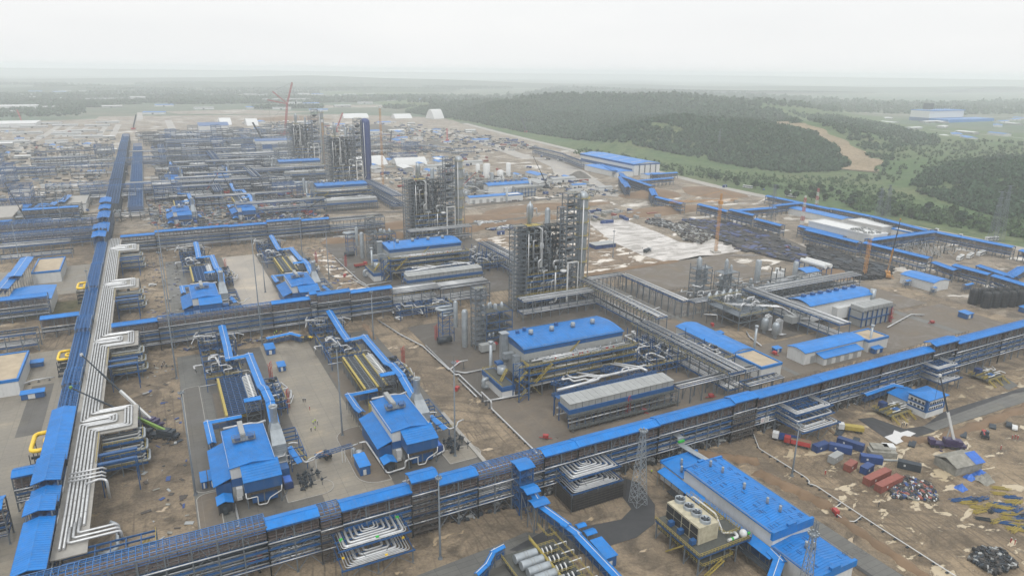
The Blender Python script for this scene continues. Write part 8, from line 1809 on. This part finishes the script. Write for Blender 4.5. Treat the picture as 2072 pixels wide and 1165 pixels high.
helm = MB().lathe([(.13, 1.72), (.125, 1.78), (.08, 1.84), (.02, 1.86)], 0, .01, 10).mesh('helmet', ['white'])
vest = MB().lathe([(.19, 1.02), (.18, 1.2), (.22, 1.38), (.14, 1.48)], 0, 0, 10)
vm_ = {k: vest.mesh('vest', [k]) for k in ('vest', 'orange')}
pp = [(614, 815, 0), (618, 815, 0), (627, 831, 2), (634, 860, 1), (638, 857, 1), (643, 861, 0), (638, 872, 1), (630, 875, 0), (330, 742, 0), (333, 738, 0), (337, 745, 0), (328, 747, 0), (313, 745, 0), (597, 686, 1), (606, 686, 1), (556, 679, 1), (560, 676, 1), (569, 677, 1), (571, 679, 0), (596, 684, 1), (470, 655, 0), (1777, 1026, 0), (2024, 911, 2), (2047, 890, 2), (2053, 889, 2), (2058, 891, 2), (1955, 908, 0), (1669, 962, 2), (1824, 865, 0), (1828, 864, 0), (1833, 866, 0), (1300, 505, 0), (1274, 515, 0), (1318, 960, 1), (2044, 1100, 2), (2052, 1103, 2)]
nearby = ['in the concrete yard between the front compressor halls', 'on the sand beside the white pipe bundle', 'at the head of the concrete yard', 'on the muddy ground at the right']
for k, (u, v, c) in enumerate(pp):
    x, y = W(u, v); t = put('person', (PM, PM2, PM3)[0 if c < 2 else 2], None, (x, y, .3), rd.uniform(0, 6.2)); t.scale = (1.08,)*3
    wh = 'on the concrete yard between the front halls' if 600 < u < 650 and v > 800 else 'on the sand beside the white pipe bundle' if u < 345 else 'at the head of the front concrete yard' if u < 610 else 'on the muddy ground in the right foreground' if v > 850 else 'by the cabin near the flooded slab'
    col = ('dark overalls', 'dark trousers and hi-vis vest', 'red overalls')[c]; tag(t, 'worker in %s %s' % (col, wh), 'person', 'workers in %s %s' % (col, wh))
    put('helmet', helm, t)
    if c == 1: put('vest', vm_['vest'], t)
# dark tank row and white bullets
for k in range(12): x, y = 418+(k % 6)*5.4, 216+(k//6)*7.5-(k % 6)*1.6; b = MB(); b.lathe([(2.2, 0), (2.3, 4), (2.2, 8.4), (1.5, 9.6), (.3, 10)], 0, 0, 12); o = b.build('scaffold_wrapped_vessel', 'black', None, (x+8, y, 0)); tag(o, 'dark scaffold wrapped vessel in the double row at the right edge', 'vessel', 'dark wrapped vessels'); s = MB(); [s.bar((2.6*math.cos(R(a)), 2.6*math.sin(R(a)), 0), (2.6*math.cos(R(a)), 2.6*math.sin(R(a)), 9.5), .14) for a in range(0, 360, 30)]; [s.bar((2.6*math.cos(R(a)), 2.6*math.sin(R(a)), z), (2.6*math.cos(R(a+30)), 2.6*math.sin(R(a+30)), z), .12) for a in range(0, 360, 30) for z in (2, 4, 6, 8, 9.4)]; s.build('scaffold', 'dsteel', o)
t = thing('bullet_tank_frame', 'two long white horizontal tanks on a steel frame behind the right plant', 'storage tanks', (384, 298, 0)); [MB().tube([(2.5+x, -1, 9), (2.5+x, 0, 9), (2.5+x, 18, 9), (2.5+x, 19, 9)], 1.5, 14).build('storage_tank', 'white', t) for x in (0, 5)]; b = MB(); [b.bar((x, y, 0), (x, y, 7.6), .4) for x in (0, 5, 10) for y in (0, 9, 18)]; [b.bar((0, y, 7.3), (10, y, 7.3), .4, 0, .6) for y in (0, 9, 18)]; b.build('frame', 'bsteel', t)
for k, (x, y, r_, h) in enumerate(((374, 800, 4, 17), (407, 803, 3, 16), (394, 800, 4, 8), (385, 850, 3, 10), (400, 850, 3, 10))): b = MB(); b.lathe([(r_, 0), (r_, h), (r_*.5, h+1)], 0, 0, 18); tag(b.build('storage_tank', 'white', None, (x, y, 0)), 'far white upright tank behind the far compressor plant, %s one from the left' % ORD[k], 'tank', 'far white tanks')
t = thing('barge_hut', 'low blue cabin group with pale flat roofs beside the flooded slab', 'cabin group', (*W(1205, 505), 0)); [MB().box(x, x+6, y, y+3, 0, 3).build('cabin', 'cblue', t) for x in (0, 6.4, 12.8) for y in (0, 3.3, 6.6)]; b = MB(); b.box(-.3, 19.2, -.3, 10, 3.05, 3.3); b.build('roof', 'grey', t); t.name = 'cabin_group'
t = sitecabin('cblue'); t.location = (*W(1008, 476), 0); t['label'] = 'single blue cabin on the sand by the wrapped pipe spools'; t['group'] = 'site cabins'
t = dup(t, (*W(1465, 380), 0), .2, 'blue cabin beside the haul road coach'); 
# fences along the gravel pads
for k, (P, lb) in enumerate((([(108.5, 174), (150, 176), (206, 178)], 'thin post fence between the front pad and the front rack'), ([(222, 279), (272, 282), (300, 283)], 'thin post fence along the gravel service road'), ([(88.6, 160), (91, 176)], 'thin post fence by the front rack'), ([(226, 192), (300, 192), (372, 194)], 'thin post fence behind the front rack at right'), ([(250, 318), (272, 320), (300, 320)], 'thin post fence on the far gravel pad'))):
    t = thing('wire_fence', lb, 'fence', (*P[0], 0)); b = MB()
    for a, c in zip(P[:-1], P[1:]):
        L = math.hypot(c[0]-a[0], c[1]-a[1]); n = int(L/3)
        for i in range(n+1): x, y = a[0]+(c[0]-a[0])*i/n-P[0][0], a[1]+(c[1]-a[1])*i/n-P[0][1]; b.bar((x, y, 0), (x, y, 2.2), .09)
        b.bar((a[0]-P[0][0], a[1]-P[0][1], 2.1), (c[0]-P[0][0], c[1]-P[0][1], 2.1), .05); b.bar((a[0]-P[0][0], a[1]-P[0][1], 1.1), (c[0]-P[0][0], c[1]-P[0][1], 1.1), .04)
    b.build('fence_post', 'dsteel', t)
# trees dotted on the meadow
def tree(seed=1, m='leaf'):
    t = thing('meadow_tree', '', 'tree'); b = MB(); b.tube([(0, 0, 0), (.1, 0, 1.6), (0, .1, 3.2)], .22, 7); [b.tube([(0, 0, 1.8+.3*k), (math.cos(k*1.7)*1.3, math.sin(k*1.7)*1.3, 3.2+.3*k)], .08, 5) for k in range(5)]; b.build('trunk', 'bark', t)
    r = np.random.RandomState(seed); pv_, pf_ = crown_proto(r, 150); b = MB(); s = .5+.5*np.linalg.norm(pv_, axis=1, keepdims=True); b.add([(p[0]*2.6+r.uniform(-.1, .1), p[1]*2.6, p[2]*2.2+4) for p in pv_], pf_[:-12]); b.build('crown', m, t); return t
for k, (x, y) in enumerate(fill([(622, 300), (660, 300), (700, 420), (720, 560), (640, 640), (640, 800), (660, 1000), (650, 1000), (620, 700)], 60, 9)):
    place(PR, 'tree%d' % (k % 4), lambda k=k: tree(k % 4+1, 'leaf' if k % 2 else 'leafd'), (x, y, 0), rd.uniform(0, 6), 'bushy green tree scattered on the meadow beyond the haul road', 'meadow trees', rd.uniform(.8, 1.7))
wood('scrub', [(x, y, 0) for x, y in zip(rs.uniform(640, 860, 2600), rs.uniform(280, 1000, 2600)) if in_poly(*PX(x, y, 0), [(1380, 345), (1500, 352), (1600, 362), (1760, 360), (1830, 390), (2000, 450), (2090, 470), (2090, 486), (1900, 455), (1640, 405), (1480, 370)]) and (math.sin(x/17)+math.sin(y/23+x/40)) > .3], None or [1.3]*2600, 'low bushes speckling the meadow grass', 'leaf')
# ------------------------------------------------------------------ haze
hz = MB(); hz.box(-4200, 9000, -300, 11500, -3, 150.5); ho_ = hz.build('haze', 'steel'); ho_['kind'] = 'stuff'; ho_['label'] = 'pale industrial haze over the whole plant'
mh = bpy.data.materials.new('haze_air'); mh.use_nodes = True; n = mh.node_tree; n.nodes.remove(n.nodes['Principled BSDF'])
pv = n.nodes.new('ShaderNodeVolumePrincipled'); pv.inputs['Color'].default_value = (.93, .975, 1, 1); pv.inputs['Density'].default_value = .000205; pv.inputs['Anisotropy'].default_value = .0
n.links.new(pv.outputs[0], n.nodes['Material Output'].inputs['Volume']); ho_.data.materials.clear(); ho_.data.materials.append(mh)
